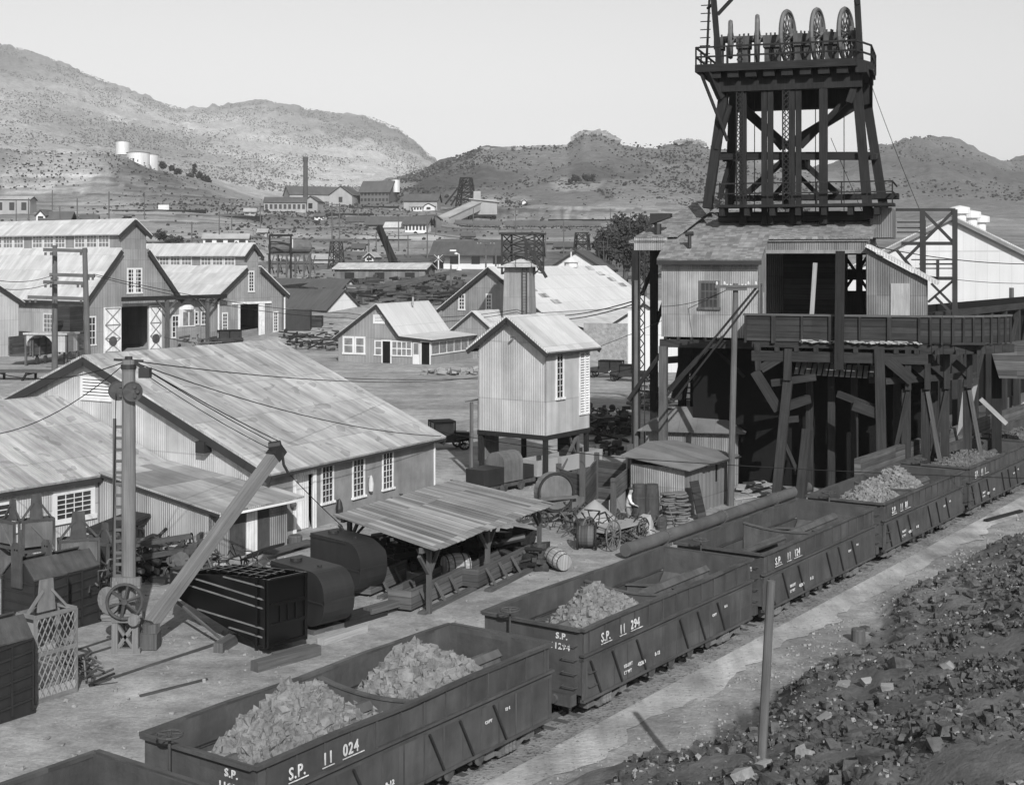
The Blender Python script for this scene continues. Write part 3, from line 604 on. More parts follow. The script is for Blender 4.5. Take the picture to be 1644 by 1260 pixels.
def gable_house(t, x0, x1, y0, y1, zb, ze, zr, ridge='x', over=(.3, .4), wall='corr_wall', roof='roof_pale', trim='trim_dark', holes={}, r=None, th=.1, barge=.22, ze1=None, gname='wall', fascia=True, wmat={}):
    """ridge along x or y; r = position of the ridge across; ze1 = height of the eave on the far side"""
    ze1 = ze if ze1 is None else ze1; mbs = {}
    def wb(k): return mbs.setdefault(wmat.get(k, wall), MB())
    for k in ('y0', 'y1', 'x0', 'x1'):
        o, ud, nd = face(t, k, x0, x1, y0, y1); a, b = (x0, x1) if k[0] == 'y' else (y0, y1)
        top = ze
        if ridge == 'x' and k == 'y1' or ridge == 'y' and k == 'x1': top = ze1
        gab = (ridge == 'x') == (k[0] == 'x')
        if gab: top = min(ze, ze1); a, b = a + .002, b - .002
        hs = [h for h in holes.get(k, [])]
        rect_wall(wb(k), o, ud, nd, a, b, zb, top, hs)
        if gab:
            rr = (a + b) / 2 if r is None else r
            pts = [Vector(o) + Vector(ud) * a + Vector((0, 0, top)), Vector(o) + Vector(ud) * b + Vector((0, 0, top))]
            if ze1 > top: pts.append(Vector(o) + Vector(ud) * b + Vector((0, 0, ze1)))
            pts.append(Vector(o) + Vector(ud) * rr + Vector((0, 0, zr)))
            if ze > top: pts.append(Vector(o) + Vector(ud) * a + Vector((0, 0, ze)))
            wb(k).prism(pts, Vector(nd) * -.07)
    for m, b in mbs.items(): t.part(gname, b, m)
    ox, oy = over; rf = MB(); tr = MB(); e = .02
    if ridge == 'x':
        rr = (y0 + y1) / 2 if r is None else r
        s0 = (zr - ze) / (rr - y0); s1 = (zr - ze1) / (y1 - rr)
        A = lambda x, y: (x, y, zr + e - (rr - y) * s0 if y < rr else zr + e - (y - rr) * s1)
        rf.slab([A(x0 - ox, y0 - oy), A(x1 + ox, y0 - oy), (x1 + ox, rr, zr + e), (x0 - ox, rr, zr + e)], -th)
        rf.slab([(x0 - ox, rr, zr + e), (x1 + ox, rr, zr + e), A(x1 + ox, y1 + oy), A(x0 - ox, y1 + oy)], -th)
        if barge:
            for x in (x0 - ox + .03, x1 + ox - .03):
                tr.beam(Vector(A(x, y0 - oy)) - Vector((0, 0, barge / 2)), Vector((x, rr, zr + e - barge / 2)), .05, barge); tr.beam(Vector((x, rr, zr + e - barge / 2)), Vector(A(x, y1 + oy)) - Vector((0, 0, barge / 2)), .05, barge)
            if fascia:
                for y in (y0 - oy + .04, y1 + oy - .04): p = A(x0 - ox, y); q = A(x1 + ox, y); tr.beam(Vector(p) - Vector((0, 0, .08)), Vector(q) - Vector((0, 0, .08)), .05, .14)
    else:
        rr = (x0 + x1) / 2 if r is None else r
        s0 = (zr - ze) / (rr - x0); s1 = (zr - ze1) / (x1 - rr)
        A = lambda x, y: (x, y, zr + e - (rr - x) * s0 if x < rr else zr + e - (x - rr) * s1)
        rf.slab([A(x0 - ox, y0 - oy), (rr, y0 - oy, zr + e), (rr, y1 + oy, zr + e), A(x0 - ox, y1 + oy)], -th)
        rf.slab([(rr, y0 - oy, zr + e), A(x1 + ox, y0 - oy), A(x1 + ox, y1 + oy), (rr, y1 + oy, zr + e)], -th)
        if barge:
            for y in (y0 - oy + .03, y1 + oy - .03):
                tr.beam(Vector(A(x0 - ox, y)) - Vector((0, 0, barge / 2)), Vector((rr, y, zr + e - barge / 2)), .05, barge); tr.beam(Vector((rr, y, zr + e - barge / 2)), Vector(A(x1 + ox, y)) - Vector((0, 0, barge / 2)), .05, barge)
            if fascia:
                for x in (x0 - ox + .04, x1 + ox - .04): p = A(x, y0 - oy); q = A(x, y1 + oy); tr.beam(Vector(p) - Vector((0, 0, .08)), Vector(q) - Vector((0, 0, .08)), .05, .14)
    ro = t.part('roof', rf, roof)
    if tr.f: t.part('barge_board', tr, trim)
    return ro
def louvre(t, fc, u0, u1, v0, v1, n, fm='white_paint', fr=.12, parent=None):
    o, ud, nd = fc; z = (0, 0, 1); mb = MB()
    mb.obox(o, ud, nd, z, (u0 - fr, u0, .004, .08, v0, v1)); mb.obox(o, ud, nd, z, (u1, u1 + fr, .004, .08, v0, v1)); mb.obox(o, ud, nd, z, (u0 - fr, u1 + fr, .004, .085, v1, v1 + fr)); mb.obox(o, ud, nd, z, (u0 - fr, u1 + fr, .004, .085, v0 - fr, v0))
    h = (v1 - v0) / n; O, U, N_ = Vector(o), Vector(ud), Vector(nd)
    for i in range(n):
        v = v0 + h * i; mb.prism([O + U * u0 + N_ * .07 + Vector((0, 0, v + h * .1)), O + U * u0 + N_ * .055 + Vector((0, 0, v)), O + U * u0 + N_ * .005 + Vector((0, 0, v + h * .62)), O + U * u0 + N_ * .02 + Vector((0, 0, v + h * .72))], U * (u1 - u0))
    f = t.part('louvre', mb, fm, parent); mb = MB(); mb.obox(o, ud, nd, z, (u0, u1, -.02, .004, v0, v1)); t.part('vent_backing', mb, 'black', f); return f

# ---- the long streaked-roof shed in the middle left
LS = Fr(-10.39, 58.3, math.atan2(.874, .486))
t = T("long_shed", "wide low shed with streaked corrugated roof and a slatted vent in its left gable", "shed", LS, (0, 0, 0))
L_, W_ = 13.2, 21.0
ds = [LS.p(x, 800, 0)[0] for x in (472, 504)]
hol = {'y0': [(ds[0] + .12, ds[1] - .1, 0, 2.45)]}
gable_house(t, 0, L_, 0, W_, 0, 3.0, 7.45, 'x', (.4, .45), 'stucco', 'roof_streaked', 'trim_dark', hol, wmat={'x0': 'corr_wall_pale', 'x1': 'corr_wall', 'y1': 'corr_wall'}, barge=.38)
fy0 = face(t, 'y0', 0, L_, 0, W_)
for (pa, pb, ps_) in ((517, 533, 806), (567, 583, 797), (615, 629, 784)):
    a = LS.p(pa, 790, 0)[0]; b = LS.p(pb, 790, 0)[0]; zb = LS.p((pa + pb) / 2, ps_ - 1, 0)[1]
    window(t, fy0, a, b, zb, 2.62, 3, 6, .1, 'white_boards', 'glass')
mb = MB(); a, b = ds[0] + .12, ds[1] - .1; o_, u_, n_ = fy0
mb.obox(o_, u_, n_, (0, 0, 1), (a - .2, a, .004, .06, 0, 2.45)); mb.obox(o_, u_, n_, (0, 0, 1), (b, b + .22, .004, .06, 0, 2.45)); mb.obox(o_, u_, n_, (0, 0, 1), (a - .2, b + .22, .004, .065, 2.45, 2.66))
dr = t.part('door', mb, 'white_boards'); mb = MB(); mb.obox(o_, u_, n_, (0, 0, 1), (a, b, -.3, -.22, .02, 2.44)); t.part('door_leaf', mb, 'white_boards', dr)
fx0 = face(t, 'x0', 0, L_, 0, W_)
a = LS.q(177, 600, 0); b = LS.q(134, 600, 0); z0 = LS.q(155, 639, 0)[1]; z1 = LS.q(155, 609, 0)[1]
louvre(t, fx0, a[0], b[0], z0, z1, 6)
mb = MB(); mb.box(-.5, -.02, 3.1, 3.6, 3.55, 4.05); t.part('vent_hood', mb, 'steel_dark')
mb = MB(); mb.box(L_ - .02, L_ + .06, -.06, .1, 0, 3.0); t.part('corner_board', mb, 'white_boards')
for i, (px, py, sx, sz, mt, lb) in enumerate(((466, 808, .3, .3, 'steel_rust', 'round rusty fitting hanging on the wall left of the shed door'), (540, 815, .34, .85, 'steel_dark', 'dark pointed plate hung on the shed wall under the first window'), (591, 776, .26, .8, 'canvas', 'pale sack hung on the shed wall between two windows'), (641, 797, .26, .3, 'steel_dark', 'dark round bundle hung on the shed wall near its far end'), (626, 801, .14, .16, 'steel_dark', 'small dark fitting on the shed wall below the last window'))):
    x, z = LS.p(px, py, 0); mb = MB(); mb.lathe([(.02, -sz / 2), (sx * .42, -sz * .42), (sx * .5, -.02), (sx * .36, sz * .3), (.03, sz / 2)], (x, -.17, z), (0, 0, 1), 10); mb.beam((x, 0, z + sz * .4), (x, -.2, z + sz * .45), .03)
    one("wall_fitting", lb, "fitting", mb, mt, LS, (x, -.17, z))
# ---- the annex with its slatted window, and the lean-to in front
t = T("annex_shed", "corrugated annex left of the derrick with a low streaked roof and white framed windows", "shed", YF, (0, 27.2, 0))
ax0, ax1 = -13., 7.6
mb = MB()
wA = [YF.p(86, 800, 27.2)[0], YF.p(150, 800, 27.2)[0], YF.p(6, 830, 27.2)[0]]
rect_wall(mb, (0, 27.2, 0), (1, 0, 0), (0, -1, 0), ax0, ax1, 0, 2.95); rect_wall(mb, (ax1, 0, 0), (0, 1, 0), (1, 0, 0), 27.28, 41, 0, 2.8); rect_wall(mb, (0, 41, 0), (1, 0, 0), (0, 1, 0), ax0, ax1, 0, 2.8); rect_wall(mb, (ax0, 0, 0), (0, 1, 0), (-1, 0, 0), 27.28, 40.9, 0, 2.8)
t.part('wall', mb, 'corr_wall_pale')
mb = MB(); k_ = .365; zr_ = 2.95 + 7 * k_
mb.slab([(ax0, 26.85, 2.95 - .35 * k_), (11.2, 26.85, 2.95 - .35 * k_), (10.75, 34.2, zr_), (ax0, 34.2, zr_)], -.1); mb.slab([(ax0, 34.2, zr_), (10.75, 34.2, zr_), (10.1, 41.3, 2.85), (ax0, 41.3, 2.85)], -.1)
t.part('roof', mb, 'roof_streaked')
mb = MB(); mb.beam((ax0, 26.9, 2.72), (7.7, 26.9, 2.72), .06, .2); t.part('fascia', mb, 'trim_dark')
fa = ((0, 27.2, 0), (1, 0, 0), (0, -1, 0))
zt = YF.p(120, 791, 27.2)[1]; zb = YF.p(120, 829, 27.2)[1]
window(t, fa, wA[0] + .15, wA[1] - .15, zb, zt, 4, 5, .2, 'white_paint', 'glass', .035)
window(t, fa, wA[2] - 2.6, wA[2] + .35, zb, zt, 4, 5, .2, 'white_paint', 'glass', .035)
t = T("lean_to", "low lean-to with a patched iron roof and rusty iron doors beside the long shed", "shed", YF, (7.6, 20.3, 0))
mb = MB(); rect_wall(mb, (7.6, 0, 0), (0, 1, 0), (-1, 0, 0), 20.4, 27.14, 0, 2.0)
mb.prism([(7.6, 20.4, 2.0), (7.6, 27.14, 2.0), (7.6, 27.14, 2.82)], (.07, 0, 0)); t.part('end_wall', mb, 'corr_end_pale')
mb = MB(); rect_wall(mb, (0, 20.4, 0), (1, 0, 0), (0, -1, 0), 7.6, 11.9, 0, 2.0); t.part('front_wall', mb, 'corr_wall')
fa = ((0, 20.4, 0), (1, 0, 0), (0, -1, 0))
for (pa, pb, mt) in ((368, 393, 'steel_rust'), (414, 431, 'steel_rust')):
    a, b = YF.p(pa, 860, 20.4)[0], YF.p(pb, 860, 20.4)[0]; mb = MB(); mb.obox(*fa, (0, 0, 1), (a, b, .004, .05, .02, 1.9)); t.part('iron_door', mb, mt)
a = YF.p(398, 860, 20.4)[0]; mb = MB(); mb.obox(*fa, (0, 0, 1), (a - .08, a + .5, .004, .03, 0, 1.95)); t.part('pale_board', mb, 'white_boards')
mb = MB(); mb.slab([(7.45, 19.7, 2.0), (12.2, 19.7, 2.0), (12.0, 27.3, 2.97), (7.45, 27.3, 2.97)], -.07); t.part('roof', mb, 'roof_patched')
mb = MB(); mb.beam((7.45, 19.72, 1.93), (12.2, 19.72, 1.93), .05, .1); t.part('fascia', mb, 'white_boards'); mb = MB(); mb.beam((7.44, 19.7, 1.95), (7.44, 27.3, 2.93), .04, .12); t.part('rake_board', mb, 'trim_dark')
# ---- a further low roof behind the annex at the left edge
t = T("low_shed", "low shed behind the annex, only its pale roof corner showing at the left edge", "shed", LS, (1, 14.5, 0))
gable_house(t, -3, .2, 12.4, 26, 0, 3.6, 6.6, 'x', (.15, .3), 'corr_wall', 'roof_streaked', 'trim_dark', r=20.5, barge=.15)

# ---- the shed on posts (open canopy)
t = T("open_canopy", "open shed with a planked roof on braced timber posts", "canopy", Fr(-2.8, 46.3, math.atan2(8.7, 4.0)), (0, 0, 0)); CF = t.fr
sk_ = .53                                                 # the roof is skewed in plan
posts = [(0, 0), (4.55, 0), (9.3, 0), (2.9, 4.9), (10.6, 4.7), (6.9, 4.8)]
for (x, y) in posts:
    zt_ = 2.14 + y * .03
    mb = MB(); mb.beam((x, y, 0), (x, y, zt_), .15); po = t.part('post', mb, 'timber')
    mb = MB()
    for sx, sy in ((1, 0), (-1, 0), (.45, .85 if y < 1 else -.85)):
        if x > 9 and sx == 1: continue
        mb.beam((x + sx * .07, y + sy * .07, zt_ - .75), (x + sx * .72, y + sy * .72, zt_ - .06), .11, .09)
    t.part('brace', mb, 'timber', po)
mb = MB()
mb.beam((-.6, 0, 2.24), (9.4, 0, 2.24), .14, .18); mb.beam((2.3, 4.85, 2.38), (11, 4.75, 2.38), .14, .18)
for x in (0, 4.6, 8.6): mb.beam((x - .2, -.4, 2.29), (x + 2.75, 5.0, 2.46), .12, .14)
t.part('roof_beam', mb, 'timber')
mb = MB(); n = 32
for i in range(n):
    x0 = -.95 + i * .3; jy = random.uniform(-.05, .05); x1 = x0 + .294; f = i / n; xs = 3.15 - .55 * f; zz = 2.40 - .03 * math.sin(i * .5) + random.uniform(0, .008)
    y0, y1 = -.75 - .25 * f + jy, 5.15 - .35 * f + jy
    mb.slab([(x0, y0, zz), (x1, y0, zz), (x1 + xs, y1, zz + .17), (x0 + xs, y1, zz + .17)], .035)
    for q in range(len(mb.f) - 6, len(mb.f)): mb.uv[q] = [(.005 + i * .3 + (.29 if mb.v[v_].x - (mb.v[v_].y + .75) * xs / 5.9 > x0 + .15 else 0), mb.v[v_].y) for v_ in mb.f[q]]
t.part('roof_planks', mb, 'plank_roof')

# ---- the corrugated tower on posts
t = T("hoist_tower", "tall pale corrugated tower house raised on posts in the middle of the yard", "tower", Fr(1.8, 72.3, YANG), (0, 0, 0)); TF = t.fr
hx, hy = 4.35, 4.45
gable_house(t, 0, hx, 0, hy, 2.65, 7.3, 8.85, 'x', (.5, .42), 'corr_wall_pale', 'roof_pale', 'trim_dark', {}, barge=.26, r=hy * .5)
fc = face(t, 'y0', 0, hx, 0, hy)
a, b = TF.p(894, 600, 0)[0], TF.p(903, 600, 0)[0]; window(t, fc, a, b, TF.p(897, 638, 0)[1], TF.p(897, 562, 0)[1], 2, 8, .12, 'white_boards', 'glass')
a, b = TF.p(930.5, 600, 0)[0], TF.p(937.5, 600, 0)[0]; z0, z1 = TF.p(936, 664, 0)[1], TF.p(936, 556, 0)[1]; louvre(t, fc, a, b, z0, z1, 26, 'white_boards', .05)
a, b = TF.p(939, 600, 0)[0], TF.p(946, 600, 0)[0] ; louvre(t, fc, a, b - .1, z0, z1, 26, 'white_boards', .05)
mb = MB(); mb.box(-.05, hx + .05, -.03, hy + .03, 2.4, 2.64); t.part('floor_frame', mb, 'timber_dark')
for x, y in ((.12, .12), (.12, hy - .15), (hx - .15, .12), (hx - .15, hy - .15)):
    mb = MB(); mb.beam((x, y, 0), (x, y, 2.4), .22); t.part('post', mb, 'timber_dark')
mb = MB(); mb.beam((1.2, .15, .1), (3.4, .15, 2.4), .14); mb.beam((3.9, .2, .1), (2.6, .2, 2.4), .1); mb.beam((3.4, .15, 0), (3.4, .15, 2.4), .12); t.part('brace', mb, 'timber')
mb = MB()
for x, y, z in ((.3, .3, 8.55), (.3, .75, 8.2), (-.3, 2.2, 8.6)): mb.beam((-.45, y + 1.2, z - .4), (-.15, y + 1.25, z - .42), .1)
t.part('rafter_end', mb, 'timber')
mb = MB(); rect_wall(mb, (0, hy + .25, 0), (1, 0, 0), (0, 1, 0), .3, 2.2, .9, 4.2); mb.slab([(0, hy + .1, 4.3), (2.4, hy + .1, 4.3), (2.4, hy + .9, 4.1), (0, hy + .9, 4.1)], -.05); mb.beam((.2, hy + .6, 0), (.2, hy + .6, 4.1), .14); t.part('side_shelter', mb, 'corr_wall_dark')
mb = MB(); mb.box(3.1, 4.0, .5, 1.3, 1.0, 2.3); t.part('switch_box', mb, 'board_dark')

# ---- the two huts under the headframe
t = T("corrugated_hut", "small flat roofed corrugated hut by the pipe with a low slumping roof", "hut", Fr(8.0, 63.6, YANG), (0, 0, 0)); HF1 = t.fr
ax, ay = 4.5, 2.9
mb = MB(); rect_wall(mb, (0, 0, 0), (0, 1, 0), (-1, 0, 0), 0, ay, 0, 2.25); t.part('end_wall', mb, 'corr_wall')
mb = MB(); rect_wall(mb, (0, 0, 0), (1, 0, 0), (0, -1, 0), .07, ax, 0, 2.25, [(3.2, 3.5, 1.2, 2.05)]); rect_wall(mb, (ax, 0, 0), (0, 1, 0), (1, 0, 0), 0, ay, 0, 2.25); rect_wall(mb, (0, ay, 0), (1, 0, 0), (0, 1, 0), 0, ax, 0, 2.6); t.part('front_wall', mb, 'iron_siding_dark')
mb = MB(); mb.slab([(-.35, -.45, 2.2), (1.5, -.5, 2.28), (2.3, ay + .3, 2.98), (-.4, ay + .3, 2.62)], -.05); mb.slab([(1.5, -.5, 2.285), (ax + .5, -.4, 2.3), (ax + .5, ay + .3, 2.75), (2.3, ay + .3, 2.985)], -.05); t.part('roof', mb, 'roof_felt')
mb = MB()
for i in range(14): mb.box(1.4 + i * .26, 1.62 + i * .26, -.52, -.42, 2.2 + .03 * (i % 2), 2.29); 
t.part('ragged_eave', mb, 'trim_dark')
t = T("hipped_hut", "hut with a grey hipped roof behind the flat roofed hut and under the headframe house", "hut", Fr(7.2, 73.7, R(-14)), (0, 0, 0)); HF2 = t.fr
mb = MB(); mb.box(0, 4.9, 0, 3.6, 0, 2.75); t.part('wall', mb, 'corr_wall_dark')
e = [(-.4, -.4, 2.75), (5.3, -.4, 2.75), (5.3, 4, 2.75), (-.4, 4, 2.75)]; rg = [(1.5, 1.8, 3.85), (3.3, 1.8, 3.85)]
mb = MB(); mb.slab([e[0], e[1], rg[1], rg[0]], -.06); mb.slab([e[2], e[3], rg[0], rg[1]], -.06); mb.prism([e[3], e[0], rg[0]], (0, 0, .06)); mb.prism([e[1], e[2], rg[1]], (0, 0, .06)); t.part('roof', mb, 'roof_felt')

t = T("slab_roofed_shed", "small shed with a pale sloping roof in the gloom behind the hipped hut", "shed", Fr(10.4, 86., R(-16)), (0, 0, 0)); mb = MB(); mb.box(.2, 2.6, .2, 2.4, 0, 3.2); t.part('wall', mb, 'corr_wall_dark'); mb = MB(); mb.slab([(-.2, -.3, 3.2), (2.9, -.3, 3.0), (2.5, 2.6, 4.3), (.3, 2.6, 4.4)], -.08); t.part('roof', mb, 'roof_pale')
# ---- the company office
OF_ANG = R(-24); X0, Y0 = (543 - 822) * 160 / FPX, 160.; OF = Fr(X0, Y0, OF_ANG)
t = T("yard_office", "grey iron clad office with a pale roof and a glazed porch across the yard", "office", OF, (0, 0, 0))
x1 = OF.p(643, 560, 0)[0]; xp = OF.p(691, 560, 0)[0]; ln = 12.0
zr_ = OF.p(607, 489, 0)[1]; zl = OF.p(543, 539, 0)[1]; zm = OF.p(643, 540, 0)[1]; zp = OF.p(691, 546, 0)[1]; xr = OF.p(607, 489, 0)[0]
zf = .0
mb = MB(); mb.prism([(0, 0, zf), (xp, 0, zf), (xp, 0, zp), (x1, 0, zm), (xr, 0, zr_), (0, 0, zl)], (0, .1, 0)); mb.prism([(0, ln, zf), (xp, ln, zf), (xp, ln, zp), (x1, ln, zm), (xr, ln, zr_), (0, ln, zl)], (0, -.1, 0)); mb.box(0, .1, .1, ln - .1, 0, zl); mb.box(xp - .1, xp, .1, ln - .1, 0, zp); t.part('wall', mb, 'iron_siding')
mb = MB(); o2 = .5
mb.slab([(-o2, -o2, zl - .35), (xr, -o2, zr_ + .03), (xr, ln + o2, zr_ + .03), (-o2, ln + o2, zl - .35)], -.1)
mb.slab([(xr, -o2, zr_ + .03), (x1, -o2, zm + .03), (x1, ln + o2, zm + .03), (xr, ln + o2, zr_ + .03)], -.1); mb.slab([(x1, -o2, zm + .03), (xp + .5, -o2, zp), (xp + .5, ln + o2, zp), (x1, ln + o2, zm + .03)], -.1); t.part('roof', mb, 'roof_white')
mb = MB(); pts = [(-o2, -o2, zl - .42), (xr, -o2, zr_ - .06), (x1, -o2, zm - .06), (xp + .5, -o2, zp - .08)]
for a, b in zip(pts[:-1], pts[1:]): mb.beam(a, b, .06, .22)
mb.beam((xp + .5, -o2, zp - .06), (xp + .5, ln + o2, zp - .06), .06, .16); t.part('barge_board', mb, 'trim_dark')
fc = face(t, 'y0', 0, xp, 0, ln); P_ = lambda px, py: OF.p(px, py, 0)
for a, b in ((553, 566), (572, 584)): window(t, fc, P_(a, 560)[0], P_(b, 560)[0], P_(570, 566)[1], P_(570, 543)[1], 1, 2, .22, 'white_paint', 'glass_pale', .1)
a, b = P_(602, 500)[0], P_(616, 500)[0]; louvre(t, fc, a, b, P_(609, 517)[1], P_(609, 508)[1], 4, 'white_paint', .2)
for a, b, n_ in ((603, 612, 1), (630, 660, 4), (693, 702, 1)): window(t, fc, P_(a, 560)[0], P_(min(b, 690), 560)[0], P_(640, 570)[1], P_(640, 549)[1], n_, 2, .14, 'white_paint', 'glass_pale', .12) if a < 690 else None
for a, b in ((614.5, 627), (677, 690)):
    a, b = P_(a, 560)[0], P_(b, 560)[0]; mb = MB(); mb.obox(*fc, (0, 0, 1), (a - .15, a, .004, .08, 0, 2.5)); mb.obox(*fc, (0, 0, 1), (b, b + .15, .004, .08, 0, 2.5)); mb.obox(*fc, (0, 0, 1), (a - .15, b + .15, .004, .085, 2.5, 2.65)); d_ = t.part('doorway', mb, 'white_paint')
    mb = MB(); mb.obox(*fc, (0, 0, 1), (a, b, .0, .012, 0, 2.5)); t.part('dark_opening', mb, 'black', d_)
a, b = P_(663, 560)[0], P_(674, 560)[0]; mb = MB(); mb.obox(*fc, (0, 0, 1), (a, b, .004, .07, .0, 2.5)); d_ = t.part('door', mb, 'white_paint'); mb = MB(); mb.obox(*fc, (0, 0, 1), (a + .12, b - .12, .06, .08, 1.1, 2.35)); t.part('door_screen', mb, 'glass_pale', d_)
fx = ((xp, 0, 0), (0, 1, 0), (1, 0, 0))
window(t, fx, .3, ln - .4, 1.15, zp - .3, 6, 1, .14, 'white_paint', 'glass_pale', .16)
mb = MB(); mb.tube((xr + .8, 7, zr_ - .3), (xr + .8, 7, zr_ + .7), .12); t.part('stove_pipe', mb, 'concrete')
# rubble heap and step by the office porch
mb = MB()
for k in range(60): mb.rock((random.gauss(0, 1.5), random.gauss(0, .8), random.uniform(0, .5)), random.uniform(.12, .5))
X, Y = WF.g(735, 600, 0); o = one("stone_heap", "heap of broken stone and lumber in front of the office porch", "heap", mb, 'pale_rock', WF, (0, 0, 0)); o.location = (X, Y, 0); o.scale = (1.3, 1.3, 1)

# ---- the two big workshops with clerestory roofs
MF = Fr(-52.2, 170.9, YANG)
def workshop(name, label, x0, x1, y0, yl, dims, holes):
    t = T(name, label, "workshop", MF, ((x0 + x1) / 2, y0, 0)); xr = (x0 + x1) / 2
    ze, sl, mw, mzE, mzR = dims; zb_ = ze + (xr - mw - x0) * sl; o_ = .75
    mb = MB(); ml = MB()
    rect_wall(mb, (0, y0, 0), (1, 0, 0), (0, -1, 0), x0, x1, 0, ze, holes); mb.prism([(x0, y0, ze), (x1, y0, ze), (xr + mw, y0, zb_), (xr - mw, y0, zb_)], (0, .07, 0))
    rect_wall(ml, (x0, 0, 0), (0, 1, 0), (-1, 0, 0), y0 + .08, y0 + yl, 0, ze); rect_wall(mb, (x1, 0, 0), (0, 1, 0), (1, 0, 0), y0 + .08, y0 + yl, 0, ze); rect_wall(mb, (0, y0 + yl, 0), (1, 0, 0), (0, 1, 0), x0, x1, 0, ze)
    t.part('gable_wall', mb, 'iron_siding'); t.part('side_wall', ml, 'iron_siding_light')  # side wall in paler siding: its brighter lighting is put into the colour
    mb = MB(); e = .05; a, b = y0 - .5, y0 + yl + .3
    mb.slab([(x0 - o_, a, ze - o_ * sl + e), (xr - mw, a, zb_ + e), (xr - mw, b, zb_ + e), (x0 - o_, b, ze - o_ * sl + e)], -.18); mb.slab([(xr + mw, a, zb_ + e), (x1 + o_, a, ze - o_ * sl + e), (x1 + o_, b, ze - o_ * sl + e), (xr + mw, b, zb_ + e)], -.18); t.part('roof', mb, 'roof_pale')
    mb = MB(); mb.beam((x0 - o_, a, ze - o_ * sl - .3), (xr - mw, a, zb_ - .3), .1, .55); mb.beam((x1 + o_, a, ze - o_ * sl - .3), (xr + mw, a, zb_ - .3), .1, .55); mb.beam((x0 - o_, a, ze - o_ * sl - .12), (x0 - o_, b, ze - o_ * sl - .12), .1, .3); t.part('barge_board', mb, 'trim_dark')
    mb = MB(); mb.prism([(xr - mw, y0, zb_ - .02), (xr + mw, y0, zb_ - .02), (xr + mw, y0, mzE), (xr, y0, mzR), (xr - mw, y0, mzE)], (0, .07, 0)); mb.box(xr - mw, xr - mw + .12, y0 + .08, y0 + yl, zb_ - .2, mzE); mb.box(xr + mw - .12, xr + mw, y0 + .08, y0 + yl, zb_ - .2, mzE); cl = t.part('clerestory', mb, 'iron_siding')
    s2 = (mzR - mzE) / mw; mb = MB(); e = .55
    mb.slab([(xr - mw - e, a, mzE - e * s2), (xr, a, mzR), (xr, b, mzR), (xr - mw - e, b, mzE - e * s2)], -.18); mb.slab([(xr, a, mzR), (xr + mw + e, a, mzE - e * s2), (xr + mw + e, b, mzE - e * s2), (xr, b, mzR)], -.18); t.part('clerestory_roof', mb, 'roof_pale', cl)
    mb = MB()
    for s_ in (-1, 1): mb.beam((xr + s_ * (mw + e), a, mzE - e * s2 - .25), (xr, a, mzR - .25), .1, .5)
    t.part('clerestory_barge', mb, 'trim_dark', cl)
    fx = ((xr - mw, 0, 0), (0, 1, 0), (-1, 0, 0)); k = y0 + 2.2; i = 0
    while k < y0 + yl - 3:
        window(t, fx, k, k + 1.9, zb_ + .3, mzE - .22, 3, 3, .2, 'white_paint', 'glass_pale', .1, False, parent=cl); k += 2.4; i += 1
        if i % 3 == 0: k += 1.7
    return t
sh1 = [(7.15, 26.7)]
zE = 7.3
x_d0, x_d1 = MF.p(195, 540, 0)[0], MF.p(237, 540, 0)[0]; zdt = MF.p(216, 492, 0)[1]
hol = [(x_d0, x_d1, 0, zdt)]
x0s, x1s = -.9, 13.3; pr = MF.p(221, 362, -.5); pe = MF.p(196, 380, -.5); mwx = MF.p(238, 378, -.5)[0] - pr[0]
S1 = workshop("workshop", "largest workshop, with clerestory roof, tall white double doors and a boom crane at its front", x0s, x1s, 0, 46, (7.4, 1.16, 2.1, 15.35, 17.0), hol)
fc = face(S1, 'y0', x0s, x1s, 0, 46); P_ = lambda px, py: MF.p(px, py, 0)
window(S1, fc, P_(206, 450)[0], P_(226, 450)[0], P_(216, 469)[1], P_(216, 433)[1], 4, 6, .22, 'white_paint', 'glass', .09, mull=.5)
for a, b in ((166, 193.5), (238.5, 259)):
    mb = MB(); mb.obox(*fc, (0, 0, 1), (P_(a, 540)[0], P_(b, 540)[0], .02, .16, .1, zdt)); d_ = S1.part('barn_door', mb, 'white_boards'); mb = MB(); c = (P_(a, 540)[0] + P_(b, 540)[0]) / 2; hw = (P_(b, 540)[0] - P_(a, 540)[0]) / 2 - .15
    for z in (.2, 1.9, 3.6, zdt - .15): mb.obox(*fc, (0, 0, 1), (c - hw, c + hw, .165, .2, z - .07, z + .07))
    for z0, z1 in ((.2, 1.9), (1.9, 3.6), (3.6, zdt - .15)): mb.beam((c - hw, -.19, z0), (c + hw, -.19, z1), .05, .12); mb.beam((c + hw, -.18, z0), (c - hw, -.18, z1), .05, .12)
    S1.part('door_brace', mb, 'trim_grey', d_); mb = MB(); mb.tube((c, -.17, 1.55), (c, -.23, 1.55), .62, None, 16); S1.part('door_wheel', mb, 'steel_rust', d_)
for a, b, v0, v1 in ((143, 149, 553, 510), (277, 283, 541, 508)): window(S1, fc, P_(a, 540)[0], P_(b, 540)[0] + .3, P_(a, v0)[1], P_(a, v1)[1], 2, 4, .18, 'white_paint', 'glass', .08)
fx = face(S1, 'x0', x0s, x1s, 0, 46); Q_ = lambda px, py: MF.q(px, py, x0s)
for a, b in ((100, 71), (10, -16)): window(S1, fx, Q_(a, 520)[0], Q_(b, 520)[0], Q_(a, 541)[1], Q_(a, 506)[1], 6, 5, .2, 'white_paint', 'glass_pale', .09, mull=.3)
